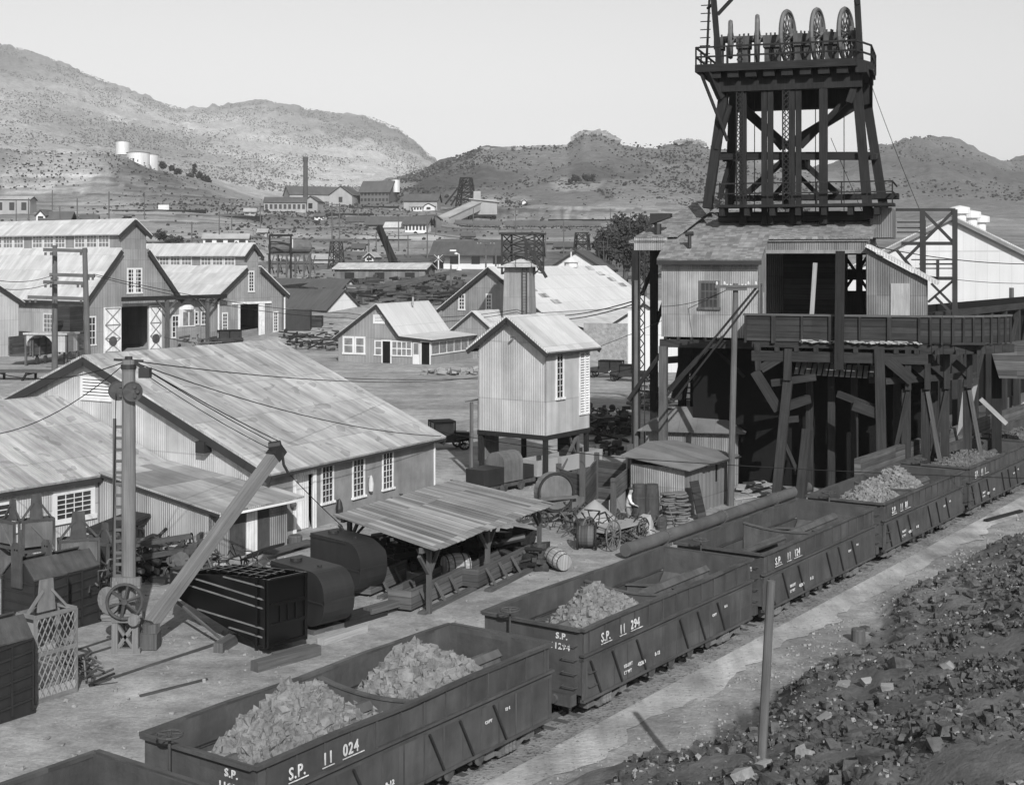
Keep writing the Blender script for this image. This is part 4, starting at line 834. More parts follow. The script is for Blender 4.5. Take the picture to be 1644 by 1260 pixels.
mb = MB(); mb.box(x1s, 20.9, .02, .12, 0, 6.4); S1.part('connecting_wall', mb, 'iron_siding'); mb = MB(); mb.slab([(x1s + .1, -.3, 6.55), (20.85, -.3, 6.4), (20.85, 39, 6.4), (x1s + .1, 39, 6.55)], -.1); S1.part('connecting_roof', mb, 'roof_pale')
fcc = ((0, 0, 0), (1, 0, 0), (0, -1, 0))
for a, b in ((309, 317), (324, 331)): window(S1, fcc, P_(a, 520)[0], P_(b, 520)[0], P_(a, 520)[1], P_(a, 502)[1], 2, 3, .18, 'white_paint', 'glass', .08)
# crane gantry in front of the doors
mb = MB(); zc = P_(260, 478)[1]; xa, xb = P_(186, 478)[0], P_(345, 478)[0]
mb.beam((xa, -1.2, zc), (xb + 1, -1.2, zc), .3, .55); S1.part('crane_rail', mb, 'timber_dark')
for px in (258, 323):
    mb = MB(); x = P_(px, 478)[0]; mb.beam((x, -1.2, 0), (x, -1.2, zc - .3), .38)
    for s_ in (-1, 1): mb.beam((x, -1.2, zc - 1.9), (x + s_ * 1.7, -1.2, zc - .3), .2)
    S1.part('crane_post', mb, 'timber')
x_d0, x_d1 = MF.p(385, 520, 0)[0], MF.p(415, 520, 0)[0]; zdt2 = MF.p(400, 488, 0)[1]
S2 = workshop("small_workshop", "smaller workshop with clerestory roof and one open doorway, right of the largest", 20.9, 33.4, 0, 40, (7.2, .72, 1.25, 12.8, 14.1), [(x_d0, x_d1, 0, zdt2)])
fc = face(S2, 'y0', 20.9, 33.4, 0, 46)
window(S2, fc, P_(400, 450)[0], P_(406.5, 450)[0], P_(403, 467)[1], P_(403, 437)[1], 2, 6, .2, 'white_paint', 'glass', .08)
for a, b, v0, v1 in ((358, 364, 536, 504), (440, 445, 531, 502)): window(S2, fc, P_(a, 520)[0], P_(b, 520)[0], P_(a, v0)[1], P_(a, v1)[1], 2, 6, .2, 'white_paint', 'glass', .08)
mb = MB(); mb.obox(*fc, (0, 0, 1), (x_d1, x_d1 + 1.1, .004, .14, 0, zdt2)); mb.obox(*fc, (0, 0, 1), (x_d0 - .3, x_d0, .004, .1, 0, zdt2)); mb.obox(*fc, (0, 0, 1), (x_d0 - 1.5, x_d1 + 2.4, .004, .2, zdt2, zdt2 + .3)); S2.part('door_frame', mb, 'white_boards')
mb = MB(); mb.tube((33.3, -.35, 0), (33.3, -.35, 6.4), .13, None, 6); mb.tube((20.5, -.4, 0), (20.5, -.4, 6.2), .13, None, 6); S2.part('downpipe', mb, 'white_paint')
# ---- the pale gable beyond the left edge
a = MF.p(40, 486, 6); b = MF.p(0, 459, 6); s_ = (b[1] - a[1]) / (a[0] - b[0])
t = T("iron_store", "pale iron store whose dark roof edge shows at the left border before the largest workshop", "store", MF, (a[0] - 7, 6, 0)); gable_house(t, a[0] - 14.6, a[0] - .6, 6.4, 20, 0, a[1] + .6 * s_, a[1] + 7.6 * s_, 'y', (.6, .4), 'iron_siding_light', 'roof_pale', 'trim_dark', {}, barge=.5)
# ---- white store with dark roof, and the gable behind it
BF = Fr((523 - 822) * 214 / FPX, 214., YANG)
t = T("white_store", "white walled store with a dark roof right of the workshops", "store", BF, (0, 0, 0)); b_ = BF
gable_house(t, 0, 8.2, 0, 16, 0, 4.0, 7.0, 'y', (.3, .3), 'white_wall', 'roof_dark', 'trim_dark', {}, barge=.25)
fx = face(t, 'x0', 0, 8, 0, 16)
for a, b in ((515, 506), (486, 480)): window(t, fx, b_.q(a, 520, 0)[0], b_.q(b, 520, 0)[0], .6, 2.4, 2, 3, .15, 'white_paint', 'glass', .06)
fy = face(t, 'y0', 0, 8, 0, 16); window(t, fy, 2.3, 3.0, .4, 2.2, 1, 2, .15, 'trim_grey', 'glass', .06); window(t, fy, 5.5, 6.6, .1, 2.3, 1, 1, .1, 'white_boards', 'white_boards' if False else 'glass_pale', .06)
t = T("second_store", "white gable with a dark roof behind the white walled store", "store", Fr((536 - 822) * 232 / FPX, 232., YANG), (0, 0, 0)); gable_house(t, 0, 8, 0, 20, 0, 5.4, 8.4, 'y', (.3, .3), 'white_wall', 'roof_dark', 'trim_dark', {}, barge=.25)
# ---- the big warehouse with the pale roof
WH = Fr(3.8, 182., YANG)
t = T("warehouse", "large warehouse with a wide pale roof behind the tapering tank house", "warehouse", WH, (0, 0, 0))
gable_house(t, 0, 30, 0, 16.5, 0, 5.2, 10.8, 'x', (.6, .6), 'iron_siding', 'roof_white', 'trim_dark', {}, barge=.55)
fx = face(t, 'x0', 0, 30, 0, 16.5); Q_ = lambda px, py: WH.q(px, py, 0)
for a, b in ((788, 782), (745, 738)): window(t, fx, Q_(a, 485)[0], Q_(b, 485)[0], Q_(a, 496)[1], Q_(a, 474)[1], 2, 4, .22, 'white_paint', 'glass', .1)
mb = MB(); ry = 8.25
mb.lathe([(1.0, 0), (1.0, .7), (1.35, .75), (.5, 1.3), (.12, 1.5), (.1, 2.2), (.02, 2.3)], (21, ry + .3, 10.7), (0, 0, 1), 10); t.part('roof_vent', mb, 'white_wall')
mb = MB()
sl_ = (10.8 - 5.2) / 8.25
for i in range(4): y = 5.2 - i * 1.25; mb.slab([(1.2 + i * 1.1, y - .75, 5.2 + (y - .75) * sl_ + .2), (3.0 + i * 1.1, y - .75, 5.2 + (y - .75) * sl_ + .2), (3.0 + i * 1.1, y, 5.2 + y * sl_ + .2), (1.2 + i * 1.1, y, 5.2 + y * sl_ + .2)], -.03)
for i in range(4): y = 8.0 - i * 1.25; mb.slab([(24 + i * 1.1, y - .75, 5.2 + (y - .75) * sl_ + .2), (25.6 + i * 1.1, y - .75, 5.2 + (y - .75) * sl_ + .2), (25.6 + i * 1.1, y, 5.2 + y * sl_ + .2), (24 + i * 1.1, y, 5.2 + y * sl_ + .2)], -.03)
t.part('roof_patch', mb, 'roof_patched')
mb = MB(); mb.box(-1, 30, -7.4, -7.3, 0, 2.9); mb.box(-1, -.9, -7.3, -.1, 0, 2.9); lw = t.part('lean_to_wall', mb, 'iron_siding_dark'); mb = MB(); mb.slab([(-1.3, -8.2, 2.9), (30, -8.2, 2.9), (30, -.1, 4.75), (-1.3, -.1, 4.75)], -.12); t.part('lean_to_roof', mb, 'roof_pale')
t = T("white_gable_house", "small white gable showing over the ridge of the large warehouse", "house", Fr((925 - 822) * 222 / FPX - 4, 222., R(-12)), (0, 0, 5)); gable_house(t, -.2, 8.3, 0, 12, 4, 10.6, 13.3, 'y', (.9, .5), 'white_wall', 'roof_dark', 'trim_dark', {}, barge=.35)
t = T("gable_shed", "small pale roofed shed at the foot of the tapering tank house", "shed", Fr((806 - 822) * 163 / FPX, 163., YANG), (0, 0, 0)); gable_house(t, 0, 6, 0, 8.5, 0, 2.6, 5.6, 'x', (.3, .4), 'iron_siding', 'roof_pale', 'trim_dark', {}, barge=.3)
# ---- tapering tank house
SF = Fr((850 - 822) * 166 / FPX, 166., R(-14))
t = T("tank_house", "tapering iron clad tower with a ladder and a hipped cap roof", "tower", SF, (-2, 2, 0))
xl, xr_ = SF.p(805, 500, 0)[0], 0.0; zt_ = SF.p(830, 429, 0)[1]; xtl = SF.p(809, 430, 0)[0]
mb = MB(); dp = 4.6; i = .25
B_ = [(xl, 0, 0), (xr_, 0, 0), (xr_, dp, 0), (xl, dp, 0)]; T_ = [(xtl, i, zt_), (xr_ - .1, i, zt_), (xr_ - .4, dp - i, zt_), (xtl, dp - i, zt_)]
for a, b in ((0, 1), (1, 2), (2, 3), (3, 0)): mb.poly([B_[a], B_[b], T_[b], T_[a]])
mb.poly(T_); t.part('wall', mb, 'iron_siding')
mb = MB(); cx, cy = (xtl + xr_) / 2, dp / 2; rp = Vector((cx, cy, zt_ + 1.0)); ee = [(xtl - .5, -.3, zt_ + .02), (xr_ + .3, -.3, zt_ + .02), (xr_ + .3, dp + .2, zt_ + .02), (xtl - .5, dp + .2, zt_ + .02)]
for a, b in ((0, 1), (1, 2), (2, 3), (3, 0)): mb.prism([ee[a], ee[b], rp], (0, 0, .08))
t.part('roof', mb, 'roof_pale'); mb = MB()
x_ = SF.p(842, 470, -.15)[0]
for s_ in (-.28, .28): mb.beam((x_ + s_, -.2, 0), (x_ + s_, -.12, zt_), .1)
for k in range(28): mb.beam((x_ - .28, -.17, .5 + k * .38), (x_ + .28, -.17, .5 + k * .38), .05)
t.part('ladder', mb, 'steel_dark')
mb = MB()
for x in (xtl - .6, (xtl + xr_) / 2, xr_ + .4): mb.beam((x, -.5, zt_ - .05), (x, -.5, zt_ + 1.0), .06)
for z in (.5, 1.0): mb.beam((xtl - .6, -.5, zt_ + z), (xr_ + .4, -.5, zt_ + z), .06)
mb.box(xtl - .7, xr_ + .5, -.6, -.05, zt_ - .12, zt_ - .02); t.part('railing', mb, 'steel_dark')
# ------------------------------------------------------------------ headframe group
HF = Fr(7.85, 72.0, R(-18))
P_ = lambda px, py, y=0: HF.p(px, py, y)
def bm(t, name, segs, w_, mat, y=None, parent=None, h=None):
    mb = MB()
    for s_ in segs: mb.beam(s_[0], s_[1], s_[2] if len(s_) > 2 else w_, h)
    return t.part(name, mb, mat, parent)
def pp(px, py, y): x, z = HF.p(px, py, y); return Vector((x, y, z))
# ---- headhouse
t = T("headhouse", "corrugated headframe house raised on trestle posts, with one window and a shingled roof", "headhouse", HF, (2.5, 1, 0)); HH = t
zf_ = pp(1100, 541, 0).z; ze_ = pp(1100, 418, 0).z; hw = pp(1218, 480, 0).x
mb = MB(); wl, wr = pp(1126, 470, 0).x, pp(1151, 470, 0).x; wz0, wz1 = pp(1138, 493, 0).z, pp(1138, 455, 0).z
rect_wall(mb, (0, 0, 0), (1, 0, 0), (0, -1, 0), 0, hw, zf_, ze_); yb = 2.9
rect_wall(mb, (0, 0, 0), (0, 1, 0), (-1, 0, 0), .07, yb, zf_, ze_); t.part('cabin_wall', mb, 'corr_wall')
# right side wall of the cabin goes back to the main hall front (y=yb) and rises with the roof
zr_ = pp(1250, 380, yb).z
mb = MB(); mb.prism([(hw, 0, zf_), (hw, yb, zf_), (hw, yb, zr_), (hw, 0, ze_)], (-.07, 0, 0)); t.part('cabin_side_wall', mb, 'corr_wall')
window(t, face(t, 'y0', 0, hw, 0, yb), wl, wr, wz0, wz1, 4, 3, .14, 'timber', 'glass', .04)
fx = ((hw, 0, 0), (0, 1, 0), (1, 0, 0)); window(t, fx, .55, .95, zf_ + 1.1, zf_ + 2.7, 1, 1, .1, 'timber', 'glass', .04); mb = MB(); mb.obox(*fx, (0, 0, 1), (1.6, 2.3, .004, .05, zf_ + .1, zf_ + 2.3)); t.part('cabin_door', mb, 'timber_pale')
mb = MB(); mb.slab([(-.15, -.45, ze_ - .05), (hw + .2, -.45, ze_ - .05), (hw + .2, yb, zr_ + .05), (-.15, yb, zr_ + .05)], -.14); t.part('cabin_roof', mb, 'roof_shingle')
mb = MB(); mb.beam((-.15, -.47, ze_ - .12), (hw + .2, -.47, ze_ - .12), .06, .22); t.part('fascia', mb, 'trim_dark')
# main hall
xL = pp(1024, 395, yb).x; xR = pp(1392, 395, yb).x; zE = pp(1320, 384, yb).z; yr = 8.5; zR = pp(1300, 343, yr).z
zo1 = pp(1300, 404, yb).z
mb = MB(); xo = pp(1246, 450, yb).x
mb.box(hw - .0, xR, yb, yb + .08, zo1, zE)
t.part('lintel_band', mb, 'corr_wall_dark'); mb = MB(); mb.box(hw, xR + .1, yb - .12, yb + .04, zE - .12, zE + .1); mb.box(hw, xR, yb - .09, yb, zo1 - .1, zo1 + .08); t.part('lintel_trim', mb, 'trim_grey')
mb = MB(); zl0, zl1 = pp(1040, 402, yb).z, pp(1040, 384, yb).z; mb.box(xL, -.1, yb - .9, yb - .8, zl0, zl1 + .1); mb.box(xL, xL + .08, yb - .8, 11, zl0, zl1 + .1); t.part('left_eave_band', mb, 'corr_wall')
mb = MB(); k = (zR - zE) / (yr - yb)
mb.prism([(xL - .3, yb - .9, zE - .9 * k + .06), (hw + .1, yb - .9, zE - .9 * k + .06), (hw + .1, yb - .22, zE - .22 * k + .06), (xR + .3, yb - .22, zE - .22 * k + .06), (xR + .3, yr, zR), (xL + 2.7, yr, zR)], (0, 0, .14))
q0, q1 = pp(1143, 311, 11.), pp(1178, 316, 11.); q2, q3 = pp(1020, 381, yb - .95), pp(1088, 381, yb - .95)
mb.prism([(q2.x, q2.y, q2.z), (q3.x, q3.y, q2.z), (q1.x, q1.y, q0.z), (q0.x, q0.y, q0.z)], (0, 0, .05))
t.part('hall_roof', mb, 'roof_shingle')
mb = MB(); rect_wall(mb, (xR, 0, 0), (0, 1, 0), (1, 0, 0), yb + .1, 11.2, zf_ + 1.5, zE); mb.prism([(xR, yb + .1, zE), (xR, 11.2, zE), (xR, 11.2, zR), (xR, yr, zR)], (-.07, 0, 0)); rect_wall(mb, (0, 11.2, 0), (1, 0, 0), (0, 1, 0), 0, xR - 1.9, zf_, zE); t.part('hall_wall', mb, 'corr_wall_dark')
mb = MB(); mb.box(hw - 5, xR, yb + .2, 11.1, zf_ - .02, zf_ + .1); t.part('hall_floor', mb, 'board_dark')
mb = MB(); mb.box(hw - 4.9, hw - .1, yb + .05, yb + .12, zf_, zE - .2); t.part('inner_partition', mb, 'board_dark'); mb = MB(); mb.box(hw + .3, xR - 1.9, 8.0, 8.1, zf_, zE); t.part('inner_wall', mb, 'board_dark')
# right lean-to with the pale door
yl = 1.6; A0, A1 = pp(1391, 398, yl), pp(1505, 458, yl); zb_ = pp(1440, 520, yl).z; xw = pp(1487, 480, yl).x
mb = MB(); k = (A0.z - A1.z) / (A1.x - A0.x); mb.prism([(A0.x, yl, zb_ - .6), (xw, yl, zb_ - .6), (xw, yl, A0.z - k * (xw - A0.x) - .05), (A0.x, yl, A0.z - .05)], (0, .08, 0)); mb.box(xw - .08, xw, yl + .1, 5.5, zb_ - .6, A1.z + .2); t.part('lean_to_wall', mb, 'corr_wall_dark')
mb = MB(); mb.slab([(A0.x - .05, yl - .35, A0.z + .05), (A1.x, yl - .35, A1.z), (A1.x, 5.6, A1.z), (A0.x - .05, 5.6, A0.z + .05)], -.16); t.part('lean_to_roof', mb, 'roof_pale')
mb = MB(); d0, d1 = pp(1430, 480, yl).x, pp(1461, 480, yl).x; mb.box(d0, d1, yl - .08, yl - .01, pp(1445, 513, yl).z, pp(1445, 455, yl).z); t.part('plank_door', mb, 'timber_pale')
mb = MB(); q0 = pp(1350, 470, 7.9); q1 = pp(1388, 470, 7.9)
for z0_, z1_ in ((zf_, zf_ + 2.3), (zf_ + 2.9, zf_ + 3.5), (zf_ + 4.3, zf_ + 4.8)): mb.box(q0.x - .3, xR, 7.6, 7.7, z0_, z1_)
mb.beam((q0.x, 7.5, zf_ + 2), (xR, 7.5, zf_ + 4.6), .16); mb.beam((xR, 7.5, zf_ + 2), (q0.x, 7.5, zf_ + 4.6), .16); mb.beam((q1.x - .25, 7.4, zf_), (q1.x - .25, 7.4, zE), .34); mb.beam((q0.x + .3, 7.4, zf_), (q0.x + .3, 7.4, zE), .22); t.part('inner_bracing', mb, 'timber_dark')
mb = MB(); mb.beam(pp(1303, 512, yb + .6), pp(1309, 422, yb + .6), .22); t.part('leaning_prop', mb, 'timber_pale'); mb = MB(); mb.box(hw + .15, hw + 1.1, yb + .3, yb + 1.0, zf_ + .1, zf_ + .95); t.part('bench', mb, 'timber')
# stove pipe and hood on the left roof
a = pp(1056, 380, yb - .5); mb = MB(); mb.tube((a.x, a.y, a.z - .3), (a.x, a.y, a.z + .7), .2); mb.prism([(a.x - .35, a.y - .4, a.z + .65), (a.x + .75, a.y - .4, a.z + 1.05), (a.x + .75, a.y - .4, a.z + 1.25), (a.x - .35, a.y - .4, a.z + 1.25)], (0, .7, 0)); t.part('roof_hood', mb, 'steel_dark')
a = pp(1107, 380, .8); mb = MB(); mb.tube((a.x, .8, a.z - .6), (a.x, .8, a.z + .15), .1); mb.tube((a.x - .22, .8, a.z + .12), (a.x + .2, .8, a.z + .16), .12); t.part('stove_pipe', mb, 'steel_dark')
# floor frame, posts and knee braces under the cabin
mb = MB(); mb.beam((-.1, .15, zf_ - .35), (hw + .4, .15, zf_ - .35), .3, .42); mb.beam((-.1, yb, zf_ - .35), (hw + 4, yb, zf_ - .35), .3, .42)
for i in range(8): mb.beam((.2 + i * .7, -.05, zf_ - .08), (.2 + i * .7, yb + .2, zf_ - .08), .14, .16)
t.part('floor_beam', mb, 'trestle_wood')
mb = MB(); x = pp(1065, 560, .15).x; mb.beam((x, .15, 0), (x, .15, zf_ - .5), .42); t.part('post', mb, 'timber')
mb = MB(); mb.beam((x + .3, .2, zf_ - 2.8), (x + 2.4, .2, zf_ - .5), .24); mb.beam((x - 1.9, .3, zf_ - 3.4), (x, .2, zf_ - .7), .2); mb.beam(pp(1138, 550, 1), pp(1195, 605, 1), .16); t.part('brace', mb, 'timber_dark')
for px, y in ((1020, 1.8), (1050, 6), (1095, 6.4), (1140, 6.6)):
    mb = MB(); x = pp(px, 500, y).x; mb.beam((x, y, 0), (x, y, zl0), .4 if px > 1030 else .34); t.part('column', mb, 'timber_dark')
bm(t, 'column_brace', [((pp(1050, 500, 6).x, 6, zf_), (pp(1085, 440, 6).x, 6, zf_ + 3.6), .22), ((pp(1030, 420, 6).x, 6, zf_ + 2.), (pp(1060, 400, 6).x, 6, zl0), .2)], .2, 'timber_dark')
mb = MB(); x = pp(1024, 500, 1.8).x
for i in range(22): mb.beam((x + .12 + (.22 if i % 2 else 0), 1.75, 6. + i * .28), (x + .12 + (0 if i % 2 else .22), 1.75, 6.28 + i * .28), .05)
mb.beam((x + .12, 1.75, 0), (x + .12, 1.75, zl0), .06); mb.beam((x + .38, 1.75, 0), (x + .38, 1.75, zl0), .06); t.part('lattice_column', mb, 'steel_dark')
mb = MB(); mb.box(pp(1108, 600, 8.8).x, pp(1260, 600, 8.8).x, 8.8, 8.9, 0, zf_ - .2); t.part('cabin_shade_sheet', mb, 'shade_black')  # added black sheet, the shade under the cabin put into its colour
# loading ladder beneath
mb = MB(); q = pp(1105, 575, 4); mb.beam(pp(1100, 640, 4), pp(1112, 560, 4), .1); mb.beam(pp(1112, 640, 4), pp(1124, 560, 4), .1)
for i in range(9): f = i / 9; mb.beam(pp(1100 + 12 * f, 640 - 80 * f, 4), pp(1112 + 12 * f, 640 - 80 * f, 4), .07)
mb.beam(pp(1087, 640, 4.3), pp(1107, 550, 4.3), .6); t.part('ladder', mb, 'timber_dark')
# ---- ore bin with its boarded front and curved dump track wall
t = T("ore_bin", "dark boarded ore bin on a braced timber trestle above the railway", "ore bin", HF, (8, -1, 0)); OB = t
yf = -2.2
a, b = pp(1197, 525, yf), pp(1476, 525, yf); z1 = pp(1330, 508, yf).z; z0 = pp(1330, 549, yf).z
mb = MB(); mb.box(a.x, b.x, yf, yf + .12, z0, z1); mb.box(a.x, a.x + .12, yf + .12, 1.4, z0, z1); t.part('front_boards', mb, 'board_dark')
arc = []
for i in range(11):
    th = i / 10 * R(64); rr = 4.7; arc.append(Vector((b.x + rr * math.sin(th), yf + rr * (1 - math.cos(th)), 0)))
mb = MB()
for p, q in zip(arc[:-1], arc[1:]): mb.prism([p + Vector((0, 0, z0)), q + Vector((0, 0, z0)), q + Vector((0, 0, z1 + .02)), p + Vector((0, 0, z1 + .02))], (0, .12, 0))
t.part('curved_wall', mb, 'board_dark')
mb = MB(); mb.beam((a.x - .1, yf, z1 + .05), (b.x, yf, z1 + .05), .2, .1)
for p, q in zip(arc[:-1], arc[1:]): mb.beam(p + Vector((0, 0, z1 + .06)), q + Vector((0, 0, z1 + .06)), .2, .1)
t.part('top_rail', mb, 'timber')
mb = MB(); n_ = 6
for i in range(n_ + 1): mb = MB(); x = a.x + (b.x - a.x) * i / n_; w2 = .2 if i % 2 else .1; mb.box(x - w2 / 2, x + w2 / 2, yf - .14, yf - .005, z0 - .1, z1); t.part('batten', mb, 'trestle_wood')
for p in arc[1:]: mb = MB(); mb.box(p.x - .05, p.x + .05, p.y - .15, p.y - .02, z0 - .05, z1); t.part('batten', mb, 'trestle_wood')
mb = MB()
for (px, lf) in ((1347, 1.0),): x = pp(px, 480, yf - .3).x; mb.beam((x, yf - .3, pp(px, 593, yf - .3).z), (x + .06, yf - .3, pp(px, 403, yf - .3).z), .42)
t.part('tall_post', mb, 'timber_dark')
mb = MB(); zl = z0 - .75
mb.beam((a.x + .3, yf + .1, zl), (b.x + .4, yf + .1, zl), .32, .5); mb.beam((a.x + .3, yf + .2, z0 - .18), (b.x + .2, yf + .2, z0 - .18), .25, .28)
for p, q in zip(arc[:-1], arc[1:]): mb.beam(p + Vector((0, .3, z0 - .3)), q + Vector((0, .3, z0 - .3)), .4, .4)
for i in range(12): x = a.x + .6 + i * .95; mb.beam((x, yf - .1, z0 - .4), (x, yf + 4, z0 - .4), .22, .22)
t.part('bin_beam', mb, 'trestle_wood')
mb = MB(); mb.box(a.x + .2, b.x + 3, yf + .25, yf + 7, z0 - .05, z0 + .06); t.part('bin_floor', mb, 'board_dark')
# pale crusted sill of spilled ore
mb = MB()
for i in range(90): x = random.uniform(pp(1280, 549, yf).x, b.x); mb.rock((x, yf - .08, z0 - .02 + random.uniform(0, .08)), random.uniform(.04, .12), (1.6, 1, .5))
t.part('spilled_ore', mb, 'concrete')
# trestle bents: posts in two rows, caps, knee braces
zc = z0 - 1.05
def post(px0, py0, px1, py1, y, w_=.42, mat='trestle_wood', name='trestle_post'):
    p = pp(px1, py1, y); d = HF.g(px0, py0, 0) if py0 else None
    q = Vector((d[0], d[1], -.05)) if d else Vector((p.x, y, -.05))
    mb = MB(); mb.beam(q, p, w_); return t.part(name, mb, mat)
post(1245, 808, 1265, 612, yf + .2, .44, 'trestle_wood'); post(1285, 803, 1296, 690, yf + 1.6, .44, 'trestle_wood')
for px, py, w_ in ((1345, 593, .4), (1412, 560, .46)): 
    p = pp(px, py, yf - .02); mb = MB(); mb.beam((p.x + .15, p.y, -.05), (p.x, p.y, p.z), w_); 
    if px > 1400: t.part('trestle_post', mb, 'trestle_wood')
rows = [(1455, .5), (1486, 1.0), (1517, 1.6), (1553, 2.4)]
for px, yy in rows:
    p = pp(px, 600, yf + yy); mb = MB(); mb.beam((p.x, p.y, -.05), (p.x, p.y, zc - 1.2), .42); t.part('trestle_post', mb, 'trestle_wood')
    mb = MB(); mb.beam((p.x + .1, p.y - .3, zc - 1.2), (p.x + .1, p.y - .3, z0 - .3), .28); mb.beam((p.x - .62, p.y - .3, zc + .05), (p.x + .28, p.y - .28, zc - .72), .2, .36); t.part('knee_brace', mb, 'trestle_wood')
    mb = MB(); mb.beam((p.x + (1.0 if px in (1486, 1553) else -1.0), p.y - .26, .3), (p.x + .1, p.y - .24, zc - 1.3), .2); t.part('batter_brace', mb, 'timber' if px in (1486, 1553) else 'trestle_wood')
bm(t, 'cap_beam', [(pp(1420, 612, yf + .3), pp(1565, 602, yf + 2.6), .3), (pp(1238, 615, yf + .3), pp(1310, 605, yf + .6), .34), (pp(1395, 610, yf + .8), pp(1440, 612, yf + .8), .3)], .34, 'trestle_wood')
mb = MB(); mb.beam(pp(1212, 596, yf + .1), pp(1250, 658, yf + .3), .28, .5); mb.beam(pp(1222, 592, yf + .1), pp(1262, 568, yf + .1), .26, .44); mb.beam(pp(1426, 578, yf), pp(1466, 612, yf), .26, .5); t.part('knee_brace', mb, 'trestle_wood')
mb = MB(); mb.beam(pp(1216, 550, yf + .1), pp(1218, 594, yf + .1), .3); mb.beam(pp(1266, 560, yf), pp(1264, 610, yf), .36); t.part('short_post', mb, 'trestle_wood')
mb = MB(); mb.beam(pp(1252, 656, yf + .5), pp(1298, 640, yf + 2), .34, .4); t.part('strut', mb, 'trestle_wood')
mb = MB(); mb.beam(pp(1250, 675, yf + .1), pp(1282, 672, yf + .1), .34, .3); t.part('strut', mb, 'trestle_wood')
mb = MB(); mb.beam(pp(1345, 632, yf + .8), pp(1413, 658, yf + .3), .3, .3); t.part('strut', mb, 'trestle_wood')
mb = MB(); mb.beam(pp(1370, 650, yf + .1), pp(1413, 665, yf), .3, .5); t.part('strut', mb, 'trestle_wood')
mb = MB(); mb.beam(pp(1258, 710, yf + .6), pp(1280, 760, yf + 1.2), .2); t.part('strut', mb, 'trestle_wood')
for px, yy in ((1300, 3.2), (1335, 3.4), (1372, 3.2), (1440, 3.6), (1500, 4.)):
    p = pp(px, 600, yf + yy); mb = MB(); mb.beam((p.x, p.y, -.05), (p.x, p.y, zc - .2), .36); t.part('inner_post', mb, 'trestle_wood')
# pale louvred chute slats seen through the bin
mb = MB()
for i in range(14): x = pp(1276, 595, yf + 1.5).x + i * .28; mb.obox((x, yf + 1.2, pp(1330, 601, yf + 1.5).z - .02 * i * .5), (1, 0, 0), (0, .9, .35), (0, -.35, .9), (0, .2, 0, 1.4, 0, .05))
t.part('chute_slats', mb, 'timber_pale')
mb = MB()
for i in range(6): x = pp(1292, 580, yf + 3).x + i * .66; mb.box(x, x + .1, yf + 2.9, yf + 3.0, z0 - 1.55, z0 - .7)
t.part('back_slats', mb, 'timber_pale')
mb = MB(); mb.box(a.x - 3.5, b.x + .4, yf + 4.6, yf + 4.8, 0, z0 - .6); t.part('bin_shade_sheet', mb, 'shade_black')  # black sheet added behind the trestle to paint in the shaded void
mb = MB(); mb.prism([pp(1548, 610, 3), pp(1572, 606, 3), pp(1560, 660, 3), pp(1536, 700, 3)], (0, .1, 0)); t.part('hanging_panel', mb, 'concrete')
# crates and lumber on the deck, right of the headhouse
g0 = pp(1568, 506, 4); mb = MB(); mb.box(-.75, .75, -.5, .5, 0, 1.15); one("crate", "pale square crate standing on the deck behind the curved bin wall", "crate", mb, 'timber_pale', HF, (g0.x, 4, z0 + .07)).location = HF.w(g0.x, 4, pp(1568, 514, 4).z)
# timber wall beside the track
mb = MB(); mb.obox((29.5, 2.1, 0), (1, 0, 0), (0, 1, 0), (0, 0, 1), (0, 34, 0, .3, 1.55, 3.0)); one("timber_fender", "long dark plank fender beside the far ore cars, under the ore bin", "fender", mb, 'board_grey', YF, (29.5, 2.1, 1.5))
t = T("far_bin", "bin posts before a shade-black wall beyond the last ore cars at the right edge", "ore bin", YF, (56, 6, 0)); mb = MB(); mb.box(49, 84, 6.4, 6.6, 2.2, 9.2); t.part('wall', mb, 'shade_black'); mb = MB()  # wall coloured black to fill in the dark background
for k in range(9): x = 50 + k * 3.4; mb.beam((x, 6.0, 0), (x, 6.0, 8.5), .4); mb.beam((x, 5.9, 4.2), (x + 3, 5.9, 7.8), .22)
mb.beam((49, 5.95, 8.6), (84, 5.95, 8.6), .4); t.part('post', mb, 'trestle_wood')
# dark chute hanging over the last car
t = T("loading_chute", "dark sloping loading chute hanging over the last ore car", "chute", HF, (16, 6, 0)); mb = MB()
mb.prism([pp(1590, 560, 3), pp(1650, 552, 3), pp(1700, 552, 3), pp(1700, 610, 3), pp(1604, 607, 3)], (0, 3.5, 0)); t.part('hopper', mb, 'board_grey'); mb = MB(); mb.beam(pp(1574, 640, 3), pp(1616, 680, 3), .35, .2); t.part('chute_lip', mb, 'timber_pale')
mb = MB(); 
for px in (1600, 1690): mb.beam((pp(px, 600, 5).x, 5, 0), (pp(px, 600, 5).x, 5, 9), .5)
t.part('support', mb, 'timber_dark')
